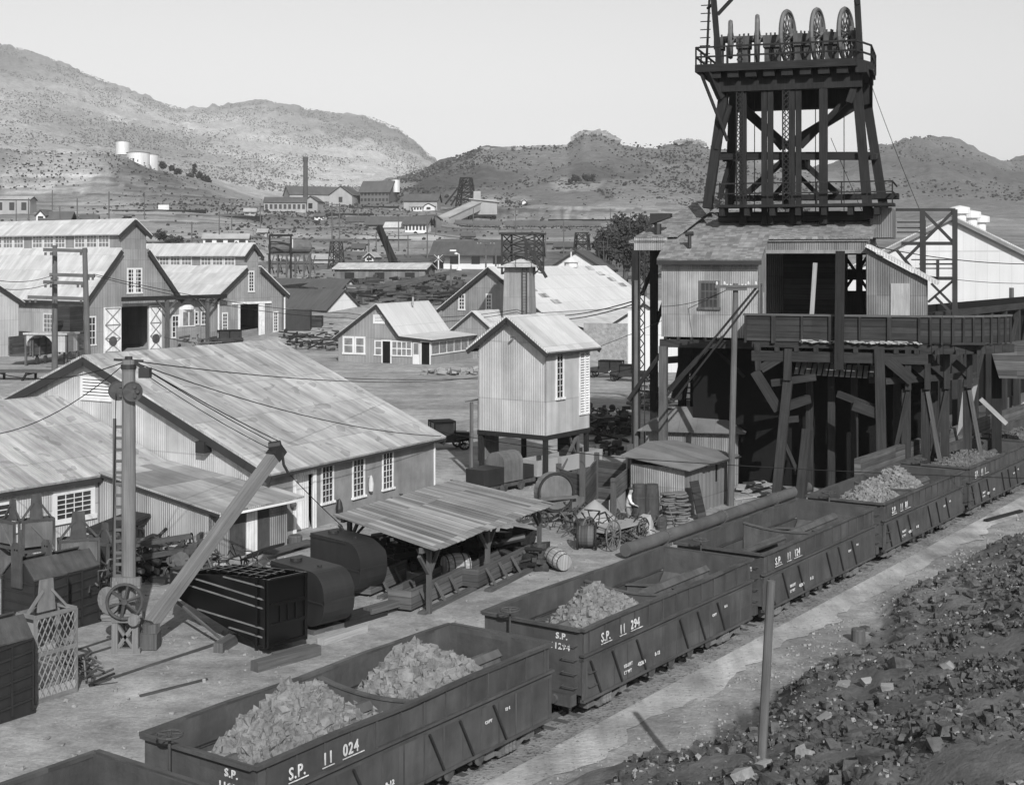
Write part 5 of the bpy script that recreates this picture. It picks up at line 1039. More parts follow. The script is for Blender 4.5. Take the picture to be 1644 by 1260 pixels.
# ---- the headframe
yb0, yb1 = 5.0, 9.6
t = T("headframe", "tall dark timber headframe with five sheave wheels on its top platform", "headframe", HF, (8, 7, 0)); HT = t
zd = pp(1290, 330, yb0 - .3).z          # working deck
zp = pp(1250, 110, yb0).z               # top platform
legs = [(1139, 312, 1161, 160, yb0), (1392, 325, 1376, 140, yb0), (1172, 312, 1178, 160, yb1), (1418, 330, 1388, 140, yb1)]
for px0, py0, px1, py1, y in legs:
    mb = MB(); p, q = pp(px0, py0, y), pp(px1, py1, y + (.4 if y < 6 else -.4)); q = p + (q - p) * ((zp - .3 - p.z) / (q.z - p.z)); p2 = p + (p - q) * (p.z / (q.z - p.z)) if False else p + (p - q) * .12; mb.beam(p2, q, .5, .5); t.part('leg', mb, 'timber_dark')
zg0_ = pp(1264, 262, yb1).z
for px, w_, y in ((1193, .52, yb0 + .1), (1232, .8, yb0), (1277, .85, yb0), (1322, .62, yb0)):
    x = pp(px, 200, y).x; mb = MB()
    if w_ > .7:
        for s_ in (-1, 1): mb.beam((x + s_ * .17, y, zd - 1), (x + s_ * .17, y, zp - .6), .22, .3)
    else: mb.beam((x, y, zd - 1), (x, y, zp - .5), w_ * .7)
    t.part('guide_post', mb, 'timber_dark')
for px in (1264,):
    x = pp(px, 200, yb1).x; mb = MB(); mb.beam((x, yb1, zd), (x, yb1, zg0_), .5); t.part('back_post', mb, 'timber_dark')
for px in (1189, 1263):
    mb = MB(); x = pp(px, 200, yb0 + .2).x
    for i in range(30): mb.beam((x - .16, yb0 - .1, zd + .3 + i * .3), (x + .16, yb0 - .1, zd + .6 + i * .3), .05); mb.beam((x + .16, yb0 - .1, zd + .3 + i * .3), (x - .16, yb0 - .1, zd + .6 + i * .3), .05)
    for s_ in (-.18, .18): mb.beam((x + s_, yb0 - .1, zd), (x + s_, yb0 - .1, zp - .5), .07)
    t.part('lattice_ladder', mb, 'steel_black')
mb = MB(); ym = yb1 - .6
mb.beam(pp(1190, 172, ym), pp(1262, 236, ym), .6, .55); mb.beam(pp(1262, 236, ym), pp(1374, 168, ym), .5, .5); mb.beam(pp(1285, 236, yb0 + 1), pp(1370, 150, yb0 + 1), .3, .3); mb.beam(pp(1200, 175, yb0 + 1.5), pp(1255, 240, yb0 + 1.5), .22)
mb.beam(pp(1258, 258, ym), pp(1200, 310, ym), .34); mb.beam(pp(1290, 262, ym), pp(1345, 312, ym), .34); mb.beam(pp(1240, 318, yb0 + 2), pp(1300, 250, yb0 + 2), .26); mb.beam(pp(1150, 240, yb0), pp(1172, 170, yb0), .26); mb.beam(pp(1155, 320, yb0 + 1), pp(1175, 250, yb0 + 1), .25); mb.beam(pp(1265, 265, yb0 + 2), pp(1320, 320, yb0 + 2), .24)
t.part('diagonal_brace', mb, 'timber_dark')
zg = pp(1290, 251, yb0).z; mb = MB()
mb.beam(pp(1150, 252, yb0 + .4), pp(1405, 252, yb0 + .4), .3, .34); mb.beam(pp(1152, 250, yb1), pp(1408, 250, yb1), .3, .4); mb.beam(pp(1150, 252, yb0), pp(1152, 250, yb1), .3, .3); mb.beam(pp(1402, 252, yb0), pp(1406, 250, yb1), .3, .3); mb.beam(pp(1160, 258, yb0 + 2), pp(1400, 246, yb0 + 4), .14); mb.box(pp(1255, 250, 7).x, pp(1295, 250, 7).x, 6, 9, zg - .5, zg + .3)
t.part('girt', mb, 'timber_dark')
mb = MB(); xa, xb = pp(1122, 110, yb0).x, pp(1385, 110, yb0).x
# top platform: deck, girders, knee braces
yp0, yp1 = yb0 - .9, yb1 + .9; xq = pp(1400, 100, yb0 + 2.).x
mb = MB(); mb.prism([(xa, yp0, zp), (xb - .3, yp0, zp), (xq, yp0 + 2.1, zp), (xq, yp1, zp), (xa, yp1, zp)], (0, 0, .16)); mb.beam((xa, yp0 - .02, zp + .05), (xb - .3, yp0 - .02, zp + .05), .12, .42); mb.beam((xb - .3, yp0 - .02, zp + .05), (xq + .02, yp0 + 2.1, zp + .05), .12, .42); mb.beam((xa, yp1, zp + .05), (xq, yp1, zp + .05), .12, .4); mb.beam((xa, yp0, zp + .05), (xa, yp1, zp + .05), .12, .4); t.part('top_deck', mb, 'timber_dark')
mb = MB(); xg0, xg1 = pp(1152, 140, yb0).x, pp(1384, 140, yb0).x; zg1 = pp(1250, 160, yb0).z
mb.box(xg0, xg1, yb0 - .25, yb0 + .25, zg1 + .5, zp - .01); mb.box(xg0 + .1, xg1, yb1 - .3, yb1 + .3, zg1 - .1, zp - .01)
for i in range(9): x = xg0 + (xg1 - xg0) * i / 8; mb.box(x - .3, x + .3, yp0 + .1, yp1 - .2, zp - .5, zp - .012)
for x in (xa + .3,): mb.beam((x - .1, yp0 + .1, zp - .05), (x + 1.3, yb0, zg1 - 2.2), .14); mb.beam((x + .4, yp0 + .1, zp - .05), (xg0 + .2, yb0, zg1 + .2), .3, .4)
mb.beam((xb - .1, yp0 + 1, zp - .1), (xg1 - .7, yb0, zg1 - .3), .3, .36); mb.beam((xq, yp0 + 2, zp - .1), (xg1 + .2, yb1, zg1 - .4), .18)
t.part('girder', mb, 'timber_dark')
mb = MB(); rail = [(xa, yp1), (xa, yp0), (xb - .3, yp0), (xq, yp0 + 2.1), (xq, yp1)]
for (p, q) in zip(rail[:-1], rail[1:]):
    L = math.dist(p, q); m = max(1, round(L / 1.7))
    for i in range(m + 1): x, y = p[0] + (q[0] - p[0]) * i / m, p[1] + (q[1] - p[1]) * i / m; mb.beam((x, y, zp + .1), (x, y, zp + 1.22), .08)
    for z in (.68, 1.2): mb.beam((*p, zp + z), (*q, zp + z), .09, .09)
t.part('railing', mb, 'timber_dark')
# sheaves
zs = pp(1290, 62, yb0 + 2).z
for i, (px, py, rpx, ang, mt) in enumerate(((1173, 64, 28, .12, 'steel_mid'), (1216, 63, 36, .11, 'steel_mid'), (1265, 60, 41, -.16, 'steel_mid'), (1313, 58, 42, -.15, 'steel_mid'), (1358, 56, 41, -.2, 'steel_mid'))):
    y = yb0 + 2.0; c = pp(px, py, y); rr = rpx * HF.w(c.x, y).y / FPX; ax = Vector((1, ang, 0)).normalized()
    mb = MB(); mb.torus(c, ax, rr, .13, 32, 6); mb.torus(c, ax, rr * .9, .05, 28, 5); mb.tube(c - ax * .45, c + ax * .45, .2, None, 10)
    a = Vector((0, 0, 1)); b = ax.cross(a)
    for k in range(10):
        e = a * math.cos(k * .628 + .2) + b * math.sin(k * .628 + .2)
        for s_ in (-.16, .16): mb.tube(c + ax * s_ + e * .15, c + e * rr * .93, .045, None, 5, False)
    sv = t.part('sheave', mb, mt, smooth=False)
    mb = MB()
    for s_ in (-1, 1):
        o_ = c + ax * (s_ * .62); mb.box(o_.x - .26, o_.x + .26, o_.y - .45, o_.y + .45, zs - .45, zs + .22); mb.box(o_.x - .2, o_.x + .2, o_.y - .3, o_.y + .3, zp + .17, zs - .45)
        mb.beam((o_.x, o_.y - .3, zp + .17), (o_.x, o_.y - .9, zp + .17), .2); mb.tube((o_.x - .12, o_.y, zs + .2), (o_.x - .12, o_.y, zs + .42), .05); mb.tube((o_.x + .12, o_.y, zs + .2), (o_.x + .12, o_.y, zs + .42), .05)
    t.part('bearing_block', mb, 'steel_rust', sv)
    mb = MB(); mb.tube(c + Vector((0, -rr * .9, 0)), (c.x, c.y - rr * .9, zd - 2), .025, None, 5); t.part('hoist_rope', mb, 'wire', sv)
# gallows frame above the platform
mb = MB(); 
for px0, py0, px1 in ((1158, 112, 1140), (1384, 98, 1372)): 
    p = pp(px0 - 3, py0, yb0 + 1); q = pp(px1, -70, yb0 + 1.2); mb.beam(p, q, .3)
mb.beam(pp(1134, 110, yb0 + 3), pp(1142, -70, yb0 + 3), .12)
for i in range(14): c = pp(1131 + i * .4, 100 - i * 13, yb0 + 3); mb.beam(c - Vector((.3, 0, 0)), c + Vector((.3, 0, 0)), .05)
mb.beam(pp(1152, 24, yb0 + 1), pp(1178, -4, yb0 + 1), .18); mb.beam(pp(1136, 14, yb0 + 2.5), pp(1148, 4, yb0 + 1.5), .12); mb.beam(pp(1378, 8, yb0 + 1), pp(1368, -20, yb0 + 1), .2); mb.beam(pp(1140, -70, yb0 + 1.2), pp(1372, -70, yb0 + 1.2), .3); mb.beam(pp(1384, 105, yb1), pp(1374, -70, yb0 + 1.2), .2)
t.part('gallows_frame', mb, 'timber_dark')
# working deck at the foot with its railing
mb = MB(); xa2, xb2 = pp(1150, 333, yb0 - 1).x, pp(1436, 330, yb0 - 1).x; mb.box(xa2, xb2, yb0 - 1.2, yb0 + .4, zd - .1, zd + .05); mb.box(xa2, xb2, yb1 - .5, yb1 + 1, zd + .5, zd + .8)
for i in range(7): x = xa2 + .3 + (xb2 - xa2 - 1.2) * i / 6; mb.box(x - .14, x + .14, yb0 - 1.1, yb0 + .2, zd - .55, zd - .1)
t.part('lower_deck', mb, 'timber_dark')
mb = MB()
for k in range(8): x = xa2 + .2 + (xb2 - xa2 - .3) * k / 7; mb.beam((x, yb0 - 1.15, zd), (x, yb0 - 1.15, zd + 1.22), .07)
for z in (.65, 1.2): mb.beam((xa2 + .2, yb0 - 1.15, zd + z), (xb2 - .1, yb0 - 1.15, zd + z), .07)
for z in (.65, 1.2): mb.beam((xb2 - .1, yb0 - 1.15, zd + z), (xb2 - .1, yb1, zd + z), .07)
t.part('lower_railing', mb, 'timber_dark')
mb = MB(); xd = pp(1432, 350, yb0 + .5).x; mb.box(pp(1396, 360, yb0).x, xd, yb0 + .2, yb1 + .8, zE + .1, zd - .15); t.part('shaft_casing', mb, 'corr_wall_dark')
mb = MB(); mb.box(pp(1150, 330, yb0).x, pp(1396, 330, yb0).x, yb0 + .6, yb1, zR - .5, zd - .3); t.part('shaft_collar', mb, 'board_dark')
# ---- steel bracing frame right of the headhouse
t = T("steel_pylon", "dark riveted steel frame with cross bracing between the headframe and the white engine house", "steel frame", HF, (18, 14, 0)); y = 12.
xs = [pp(1481, 400, y).x, pp(1533, 400, y).x]; zt_ = pp(1500, 337, y).z
mb = MB()
for x in xs: mb.beam((x, y, 0), (x, y, zt_), .3); mb.beam((x, y + 3, 0), (x, y + 3, zt_ - .5), .25)
t.part('upright', mb, 'steel_dark'); mb = MB()
mb.beam(pp(1438, 337, y), pp(1534, 337, y), .16)
for py in (391, 424, 447): mb.beam(pp(1447 if py == 391 else 1476, py, y), pp(1533, py, y), .2 if py != 424 else .1)
for py in (417, 431): mb.beam(pp(1463, py, y), pp(1533, py, y), .07)
mb.beam(pp(1482, 340, y), pp(1533, 392, y), .18); mb.beam(pp(1530, 340, y), pp(1452, 418, y), .18); mb.beam(pp(1440, 402, y), pp(1480, 450, y), .18); mb.beam(pp(1531, 450, y), pp(1490, 485, y), .14); mb.beam(pp(1495, 455, y), pp(1540, 500, y), .14); mb.beam(pp(1500, 475, y), pp(1530, 505, y), .14); mb.box(pp(1503, 420, y).x, pp(1508, 420, y).x, y - .3, y + .3, pp(1505, 444, y).z, pp(1505, 418, y).z)
for py in (357, 366, 373): mb.beam(pp(1440, py, y), pp(1482, py, y), .08)
t.part('cross_brace', mb, 'steel_dark')
# ---- white engine house
EF = Fr((1528 - 822) * 108 / FPX, 108., R(-18))
t = T("engine_house", "large white engine house with a low gable and three roof ventilators behind the headframe", "engine house", EF, (4, 0, 0)); zk = EF.p(1528, 347, 0)[1]; xr_ = EF.p(1660, 412, 0); xl_ = EF.p(1400, 408, 0)
sl_ = (zk - xr_[1]) / xr_[0]
gable_house(t, -11, 11, 0, 26, 0, zk - 11 * sl_, zk, 'y', (.6, .5), 'white_wall', 'roof_pale', 'trim_grey', {}, r=0.0, barge=.3)
for i, (px, py, y) in enumerate(((1541, 345, 2.5), (1559, 352, 5.), (1573, 359, 7.5))):
    x, z = EF.p(px, py, y); mb = MB(); mb.lathe([(.5, -1.), (.5, .35), (.8, .4), (.8, .85), (.72, .9), (.02, 1.05)], (x, y, z - .3), (0, 0, 1), 14); t.part('ventilator', mb, 'white_wall', smooth=False)
mb = MB(); x, z = EF.p(1624, 495, -3); mb.tube((x, -3, 0), (x, -3, EF.p(1624, 462, -3)[1]), .17); one("tall_post", "round dark post standing in front of the white engine house", "post", mb, 'pole_wood', EF, (x, -3, 0))
mb = MB(); z = EF.p(1600, 505, -4)[1]; x0_, x1_ = EF.p(1540, 505, -4)[0], EF.p(1680, 505, -4)[0]
for k in (0, .5): mb.beam((x0_, -4, z + k), (x1_, -4, z + k), .07)
for k in range(6): x = x0_ + (x1_ - x0_) * k / 5; mb.beam((x, -4, 0), (x, -4, z + .55), .09)
mb.box(x0_, x1_, -4.2, -3.9, z - 1.6, z - .3); one("deck_railing", "plain rail fence along the deck before the white engine house", "railing", mb, 'timber_dark', EF, (x0_, -4, 0))
# ------------------------------------------------------------------ lettering
def text_mesh(s, size, thick=.012, bold=.012):
    cu = bpy.data.curves.new("lettering", 'FONT'); cu.body = s; cu.size = size; cu.extrude = thick / 2; cu.offset = bold; cu.resolution_u = 3; cu.space_character = 1.15
    ob = bpy.data.objects.new("tmp", cu); C.objects.link(ob); me = bpy.data.meshes.new_from_object(ob.evaluated_get(bpy.context.evaluated_depsgraph_get())); C.objects.unlink(ob); bpy.data.objects.remove(ob); bpy.data.curves.remove(cu); return me
def letter(t, s, size, pos, ang, name='lettering', parent=None, bold=.012, sx=1.0, slant=0):
    """pos in the frame's coordinates, ang = direction of reading about z"""
    me = text_mesh(s, size, bold=bold); me.name = name
    m = Matrix.Translation(Vector(pos) - t.base) @ Matrix.Rotation(ang, 4, 'Z') @ Matrix.Rotation(R(90), 4, 'X') @ Matrix.Diagonal((sx, 1, 1, 1)); me.transform(m)
    me.materials.clear(); me.materials.append(MATS['lettering']); o = bpy.data.objects.new(name, me); C.objects.link(o); o.parent = parent or t.o; return o
# ------------------------------------------------------------------ ore cars
CL, CW, ZT, ZL, ZB = 10.2, 1.55, 2.45, 1.80, .60
def ore_car(label, s0):
    t = T("ore_car", label, "ore car", YF, (s0, 0, .17), "ore cars coupled in a row"); X = lambda x: s0 + x
    th = .05; bend = [random.uniform(-.035, .035) for _ in range(12)]
    for sgn in (-1, 1):
        mb = MB(); y = CW * sgn; mb.box(X(.12), X(CL - .12), y - .025, y + .025, ZL - .02, ZT); t.part('upper_side_plate', mb, 'car_paint'); mb = MB(); yi = (CW + .03) * sgn
        mb.box(X(0.05), X(CL - .05), yi - .03, yi + .03, ZB, ZL - .1); t.part('lower_side_plate', mb, 'car_paint')
    mb = MB()
    for sgn in (-1, 1):
        y = (CW + .045) * sgn; [mb.beam((X(CL * q / 9), y - .01 + bend[q], ZT + .7 * bend[q + 1]), (X(CL * (q + 1) / 9 + .01), y - .01 + bend[q + 1], ZT + .7 * bend[q + 2]), .13, .08) for q in range(9)]; mb.box(X(.0), X(CL), y - .07, y + .06, ZL - .04, ZL + .02); mb.box(X(.05), X(CL / 2 - .04), y - .02, y + .1, ZL - .17, ZL - .11); mb.box(X(CL / 2 + .04), X(CL - .05), y - .02, y + .1, ZL - .17, ZL - .11)
        mb.box(X(.05), X(CL / 2 - .03), y - .04, y + .09, ZB - .03, ZB + .05); mb.box(X(CL / 2 + .03), X(CL - .05), y - .04, y + .09, ZB - .03, ZB + .05)
        mb.box(X(CL / 2 - .035), X(CL / 2 + .035), y, y + .075, ZB, ZL - .1); 
    for x in (0, CL): mb.box(X(x) - .06, X(x) + .06, -CW, CW, ZT - .045, ZT + .036)
    t.part('rim', mb, 'car_paint')
    mb = MB()
    for sgn in (-1, 1):
        y = (CW + .045) * sgn
        for i in range(13): x = X(.35 + i * (CL - .7) / 12); mb.box(x - .02, x + .02, y - .02, y + .028, ZL + .02, ZT - .045)
        for i in range(15):
            x = X(.2 + i * (CL - .4) / 14); mb.beam((x, y + .005 * sgn, ZB + .05), (x, y + .005 * sgn, ZL - .17), .03, .05)
    t.part('side_ribbing', mb, 'car_paint'); mb = MB()
    for sgn in (-1, 1):
        for x in (.35, 1.45, 2.75, 5.25, 6.35, 7.65): mb.beam((X(x), (CW + .07) * sgn, ZL - .2), (X(x + .52), (CW + .07) * sgn, ZB + .07), .09, .05)
    t.part('slanting_bars', mb, 'steel_dark')  # slanting bars in a darker steel than the side plates
    for x, d in ((.1, 1), (CL - .1, -1)):
        mb = MB(); mb.box(X(x) - .025, X(x) + .025, -CW, CW, .75, ZT)
        mb.obox((X(x), 0, 0), (1, 0, 0), (0, 1, 0), (0, 0, 1), (.03 if d > 0 else -.06, .06 if d > 0 else -.03, -.9, .9, .8, 1.6)); t.part('end_plate', mb, 'car_paint')
    mb = MB()                       # inside: bottom doors sloping to a centre ridge, dividers and braces
    mb.box(X(.15), X(CL - .15), -CW + .05, CW - .05, 1.0, 1.06); mb.prism([(X(.15), -.3, 1.06), (X(.15), .3, 1.06), (X(.15), .1, 1.95), (X(.15), -.1, 1.95)], (CL - .3, 0, 0)); mb.prism([(X(.15), -.19, 1.95), (X(.15), .19, 1.95), (X(.15), .05, 2.1), (X(.15), -.05, 2.1)], (CL - .3, 0, 0))
    for x, d in ((.16, 1), (CL - .16, -1)): mb.prism([(X(x), -CW + .06, 1.06), (X(x) + d * .7, -CW + .06, 1.06), (X(x), -CW + .06, 1.7)], (0, 2 * CW - .12, 0))
    ia = t.part('inside', mb, 'car_inside')
    mb = MB(); seg = 8
    for i in range(seg):                     # middle divider with its dished top edge
        y0, y1 = -CW + .05 + (2 * CW - .1) * i / seg, -CW + .05 + (2 * CW - .1) * (i + 1) / seg; zt = lambda y: ZT - .1 - .16 * (1 - (y / CW) ** 2)
        mb.prism([(X(CL / 2), y0, .74), (X(CL / 2), y1, .74), (X(CL / 2), y1, zt(y1)), (X(CL / 2), y0, zt(y0))], (.06, 0, 0))
        mb.beam((X(CL / 2 + .03), y0, zt(y0)), (X(CL / 2 + .03), y1, zt(y1)), .14, .05)
    t.part('divider', mb, 'car_inside')
    mb = MB()
    for x in (CL * .25, CL * .75):
        for sgn in (-1, 1): mb.prism([(X(x) - .04, sgn * .1, 1.3), (X(x) - .04, sgn * (CW - .05), 1.3), (X(x) - .04, sgn * (CW - .05), 1.72), (X(x) - .04, sgn * .1, 1.85)], (.08, 0, 0)); mb.beam((X(x), sgn * .1, 1.87), (X(x), sgn * (CW - .05), 1.74), .24, .04)
    t.part('cross_brace', mb, 'car_inside')
    # underframe and trucks
    mb = MB(); mb.box(X(-.35), X(CL + .35), -.16, .16, .5, .78)
    for x, d in ((-.1, -1), (CL + .1, 1)): mb.box(X(x) - .14, X(x) + .14, -CW + .15, CW - .15, .5, .8); mb.box(X(x + .42 * d) - .22, X(x + .42 * d) + .22, -.13, .13, .5, .76); mb.tube((X(x + .1 * d), -.9, .66), (X(x + .1 * d + .12 * d), -.9, .66), .12)
    for i in range(4): x = X(3.5 + i * 1.15); mb.box(x - .05, x + .05, -CW + .05, CW - .05, .4, .62); mb.lathe([(.16, 0), (.2, .08), (.1, .1)], (x + .3, -CW + .1, .5), (0, -1, 0), 10)
    t.part('underframe', mb, 'steel_rust')
    for xc in (1.55, CL - 1.55):
        mb = MB()
        for sgn in (-1, 1):
            y = sgn * 1.3; mb.beam((X(xc - 1.15), y, .5), (X(xc + 1.15), y, .5), .14, .14); mb.beam((X(xc - .9), y, .42), (X(xc - .3), y, .2), .12, .1); mb.beam((X(xc + .9), y, .42), (X(xc + .3), y, .2), .12, .1); mb.beam((X(xc - .4), y, .2), (X(xc + .4), y, .2), .14, .1); mb.box(X(xc) - .28, X(xc) + .28, y - .1, y + .1, .2, .55)
            for q in (-.84, .84): mb.box(X(xc + q) - .17, X(xc + q) + .17, y - .12, y + .12, .27, .56)
            for k in (-.14, 0, .14): mb.lathe([(.06, .2), (.07, .26), (.06, .32), (.07, .38), (.06, .44), (.07, .5)], (X(xc + k), y + sgn * .1, 0), (0, 0, 1), 8)
        tr = t.part('truck', mb, 'truck_iron')
        mb = MB()
        for q in (-.84, .84):
            for sgn in (-1, 1): mb.lathe([(.08, -.04), (.3, -.03), (.42, -.06), (.42, .05), (.46, .06), (.46, .08), (.08, .05)], (X(xc + q), sgn * .74, .6 - .17), (0, -sgn, 0), 20)
            mb.tube((X(xc + q), -.74, .43), (X(xc + q), .74, .43), .08)
        t.part('wheel', mb, 'steel_dark', tr)
    # brake staff and wheel, grab irons
    mb = MB(); mb.tube((X(-.16), .55, .8), (X(-.16), .55, ZT + .25), .03, None, 6); mb.wheel((X(-.16), .55, ZT + .26), (0, 0, 1), .26, .025, 5, .05); t.part('brake_wheel', mb, 'steel_rust')
    mb = MB()
    for k in range(4): z = .95 + k * .36; mb.path([(X(.04), -CW + .12, z), (X(-.06), -CW + .12, z), (X(-.06), -CW + .55, z), (X(.04), -CW + .55, z)], .014, 4); mb.path([(X(.25), -CW - .06, z), (X(.25), -CW - .14, z), (X(.6), -CW - .14, z), (X(.6), -CW - .06, z)], .014, 4) if z < ZL - .3 else None
    mb.path([(X(-.02), .5, 1.35), (X(-.1), .5, 1.2), (X(-.1), -.6, 1.15), (X(-.02), -.6, 1.3)], .014, 4); t.part('grab_iron', mb, 'steel_rust'); return t
def mark(t, s0, road, num, tail, endtop, endnum, size=.34):
    yq = -CW - .078; X = lambda x: s0 + x
    letter(t, road, size, (X(.9), yq, ZL + .15), 0, bold=.006, sx=.85); letter(t, num, size, (X(1.85), yq, ZL + .15), 0, bold=.006, sx=.85)
    if tail: letter(t, tail, size, (X(2.45), yq, ZL + .15), 0, bold=.006, sx=.85)
    mb = MB(); 
    for a, b in ((.9, 1.45), (1.85, 2.2), (2.45, 3.1)): mb.box(X(a), X(b), yq - .006, yq + .006, ZL + .085, ZL + .105)
    t.part('lettering_rule', mb, 'lettering')
    letter(t, endtop, .22, (X(.062), -CW + .8, ZT - .33), R(-90), bold=.006); letter(t, endnum, .22, (X(.062), -CW + .98, ZT - .6), R(-90), bold=.006)
    for s_, sz, x, z in (("LD.LMT", .12, 2.05, 1.0), ("LT WT", .12, 2.05, .82), ("42300", .15, 2.8, .86), ("8-12", .14, 3.75, .92)): letter(t, s_, sz, (X(x), yq - .02, z), 0, name='stencil', bold=.004)
    for s_, sz, x, z in (("CAPY", .1, 7.3, 1.25), ("12 6", .1, 8.1, 1.35)): letter(t, s_, sz, (X(x), yq - .02, z), 0, name='stencil', bold=.004)
PITCH = 11.4
cars = [("nearest ore car, cut off by the bottom left corner of the photo", -22.9, None), ("ore car lettered S.P. 11024, loaded with two heaps of rock", -11.6, ("S.P.", "11", "024", "S.P.", "11024")), ("ore car lettered S.P. 11294, with rock only in its near half", 0.0, ("S.P.", "11", "294", "S.P.", "11294")), ("empty ore car with a rusty brace across its open inside, third from the front", 11.0, ("S.P.", "11", "124", "S.P.", "11124")),
        ("ore car heaped with two peaks of rock, beside the trestle posts", 22.1, ("S.P.", "11", "81", "S.P.", "11081")), ("ore car filled almost level, under the ore bin's plank fender", 33.2, ("S.P.", "11", "1", "S.P.", "1111")), ("farthest ore car, cut off by the right edge of the photo", 44.3, None)]
for lb, s0, mk in cars:
    t = ore_car(lb, s0)
    if mk: mark(t, s0, *mk)
def heap(label, s0, x, y, rx, ry, z0, h, n, mat='ore', seed=1, rmax=.3):
    """one mound: fines below, broken stone of every size on top"""
    rng = np.random.default_rng(seed); na, nr = 40, 14; f = lambda q: 1 - q ** 1.35; rx *= 1.14
    nz = lambda a, q: mnoise.noise(Vector((math.cos(a) * q * 2.2 + seed, math.sin(a) * q * 2.2, seed))) + .5 * mnoise.noise(Vector((math.cos(a) * q * 6 + seed, math.sin(a) * q * 6, seed + 3)))
    top = lambda a, q: z0 + h * f(q) + .2 * h * nz(a, q) * (1.05 - q)
    lim = CW - .05; V = []; Fc = []
    for i in range(nr + 1):
        for j in range(na):
            q = i / nr; a = 2 * math.pi * j / na; V.append((s0 + x + math.cos(a) * rx * q, min(lim, max(-lim, y + math.sin(a) * ry * q)), top(a, q)))
    for i in range(nr):
        for j in range(na): A = (i * na + j, (i + 1) * na + j, (i + 1) * na + (j + 1) % na, i * na + (j + 1) % na); Fc += [(A[0], A[1], A[2]), (A[0], A[2], A[3])]
    V = np.array(V); Fc = np.array(Fc); m = int(n * 13); q = np.sqrt(rng.uniform(0, 1, m)); a = rng.uniform(0, 6.2832, m); r = .014 + (rmax * .42 - .014) * rng.uniform(0, 1, m) ** 4.2
    P = np.array([(s0 + x + math.cos(a[k]) * rx * q[k], min(lim - r[k], max(r[k] - lim, y + math.sin(a[k]) * ry * q[k])), top(a[k], q[k]) + r[k] * .3) for k in range(m)])
    B = np.array([list(v) for v in BLOCK[0]]); S = (B[None] + rng.uniform(-.36, .36, (m, 8, 3))) * rng.uniform(.65, 1.2, (m, 1, 3)) * r[:, None, None]; t = rng.uniform(0, 6.28, m); ct, st = np.cos(t)[:, None], np.sin(t)[:, None]; w_ = rng.uniform(-.8, .8, m); cw, sw = np.cos(w_)[:, None], np.sin(w_)[:, None]
    X_, Y_, Z_ = S[..., 0], S[..., 1], S[..., 2]; Y_, Z_ = Y_ * cw - Z_ * sw, Y_ * sw + Z_ * cw; S = np.stack([X_ * ct - Y_ * st, X_ * st + Y_ * ct, Z_], -1) + P[:, None, :]
    co = np.concatenate([V, S.reshape(-1, 3)]) - np.array([s0 + x, y, z0]); fi = np.concatenate([Fc, (np.array(BLOCK[1])[None] + (len(V) + np.arange(m) * 8)[:, None, None]).reshape(-1, 3)])
    me = bpy.data.meshes.new("ore_heap"); me.vertices.add(len(co)); me.vertices.foreach_set("co", co.ravel().astype(np.float32)); me.loops.add(fi.size); me.loops.foreach_set("vertex_index", fi.ravel().astype(np.int32)); me.polygons.add(len(fi))
    me.polygons.foreach_set("loop_start", np.arange(0, fi.size, 3, dtype=np.int32)); me.polygons.foreach_set("loop_total", np.full(len(fi), 3, dtype=np.int32)); me.polygons.foreach_set("use_smooth", [False] * len(fi)); me.update(calc_edges=True); me.materials.append(MATS[mat])
    o = bpy.data.objects.new("ore_heap", me); C.objects.link(o); o.location = YF.w(s0 + x, y, z0); o.rotation_euler = (0, 0, YANG); o["label"] = label; o["category"] = "ore heap"; o["group"] = "heaps of ore in the cars"; return o
heap("near heap of broken rock in the ore car lettered 11024", -11.6, 2.8, .05, 2.7, 1.75, .95, 1.95, 620, seed=3, rmax=.36)
heap("far, broader heap of broken rock in the ore car lettered 11024", -11.6, 6.95, 0, 2.5, 1.75, 1.1, 1.75, 640, seed=8, rmax=.34)
heap("single heap of broken rock in the ore car lettered 11294", 0, 3.25, -.1, 2.4, 1.7, 1.05, 1.7, 620, seed=5, rmax=.28)
heap("near peaked heap in the ore car beside the trestle posts", 22.1, 2.9, -.0, 2.5, 1.75, 1.35, 1.4, 460, seed=6, rmax=.26)
heap("far small peaked heap in the ore car beside the trestle posts", 22.1, 6.7, .25, 1.9, 1.6, 1.5, 1.3, 380, seed=9, rmax=.26)
heap("long even load in the ore car beside the plank fender", 33.2, 4.8, 0, 5.2, 2.2, 1.5, 1.05, 700, 'ore_dark', seed=10, rmax=.22)
heap("load in the farthest ore car", 44.3, 4.8, 0, 5.2, 2.2, 1.5, 1.0, 420, 'ore_dark', seed=12, rmax=.22)
# rubble left loose inside the empty car
mb = MB()
for k in range(80): mb.rock((10.8 + random.uniform(.8, 9.6), random.choice((-1, 1)) * random.uniform(.3, 1.3), .78), random.uniform(.03, .12))
o = one("loose_ore", "scraps of loose ore on the floor of the empty ore car", "ore", mb, 'ore_dark', YF, (16, 0, .74))
t_ = MB(); t_.tube((12.0, -.2, 2.1), (15.0, -.55, 2.2), .12, .1, 8); one("rusty_brace", "rusty bent pipe lying across the empty ore car", "pipe", t_, 'steel_rust', YF, (14.6, 0, 1.8))
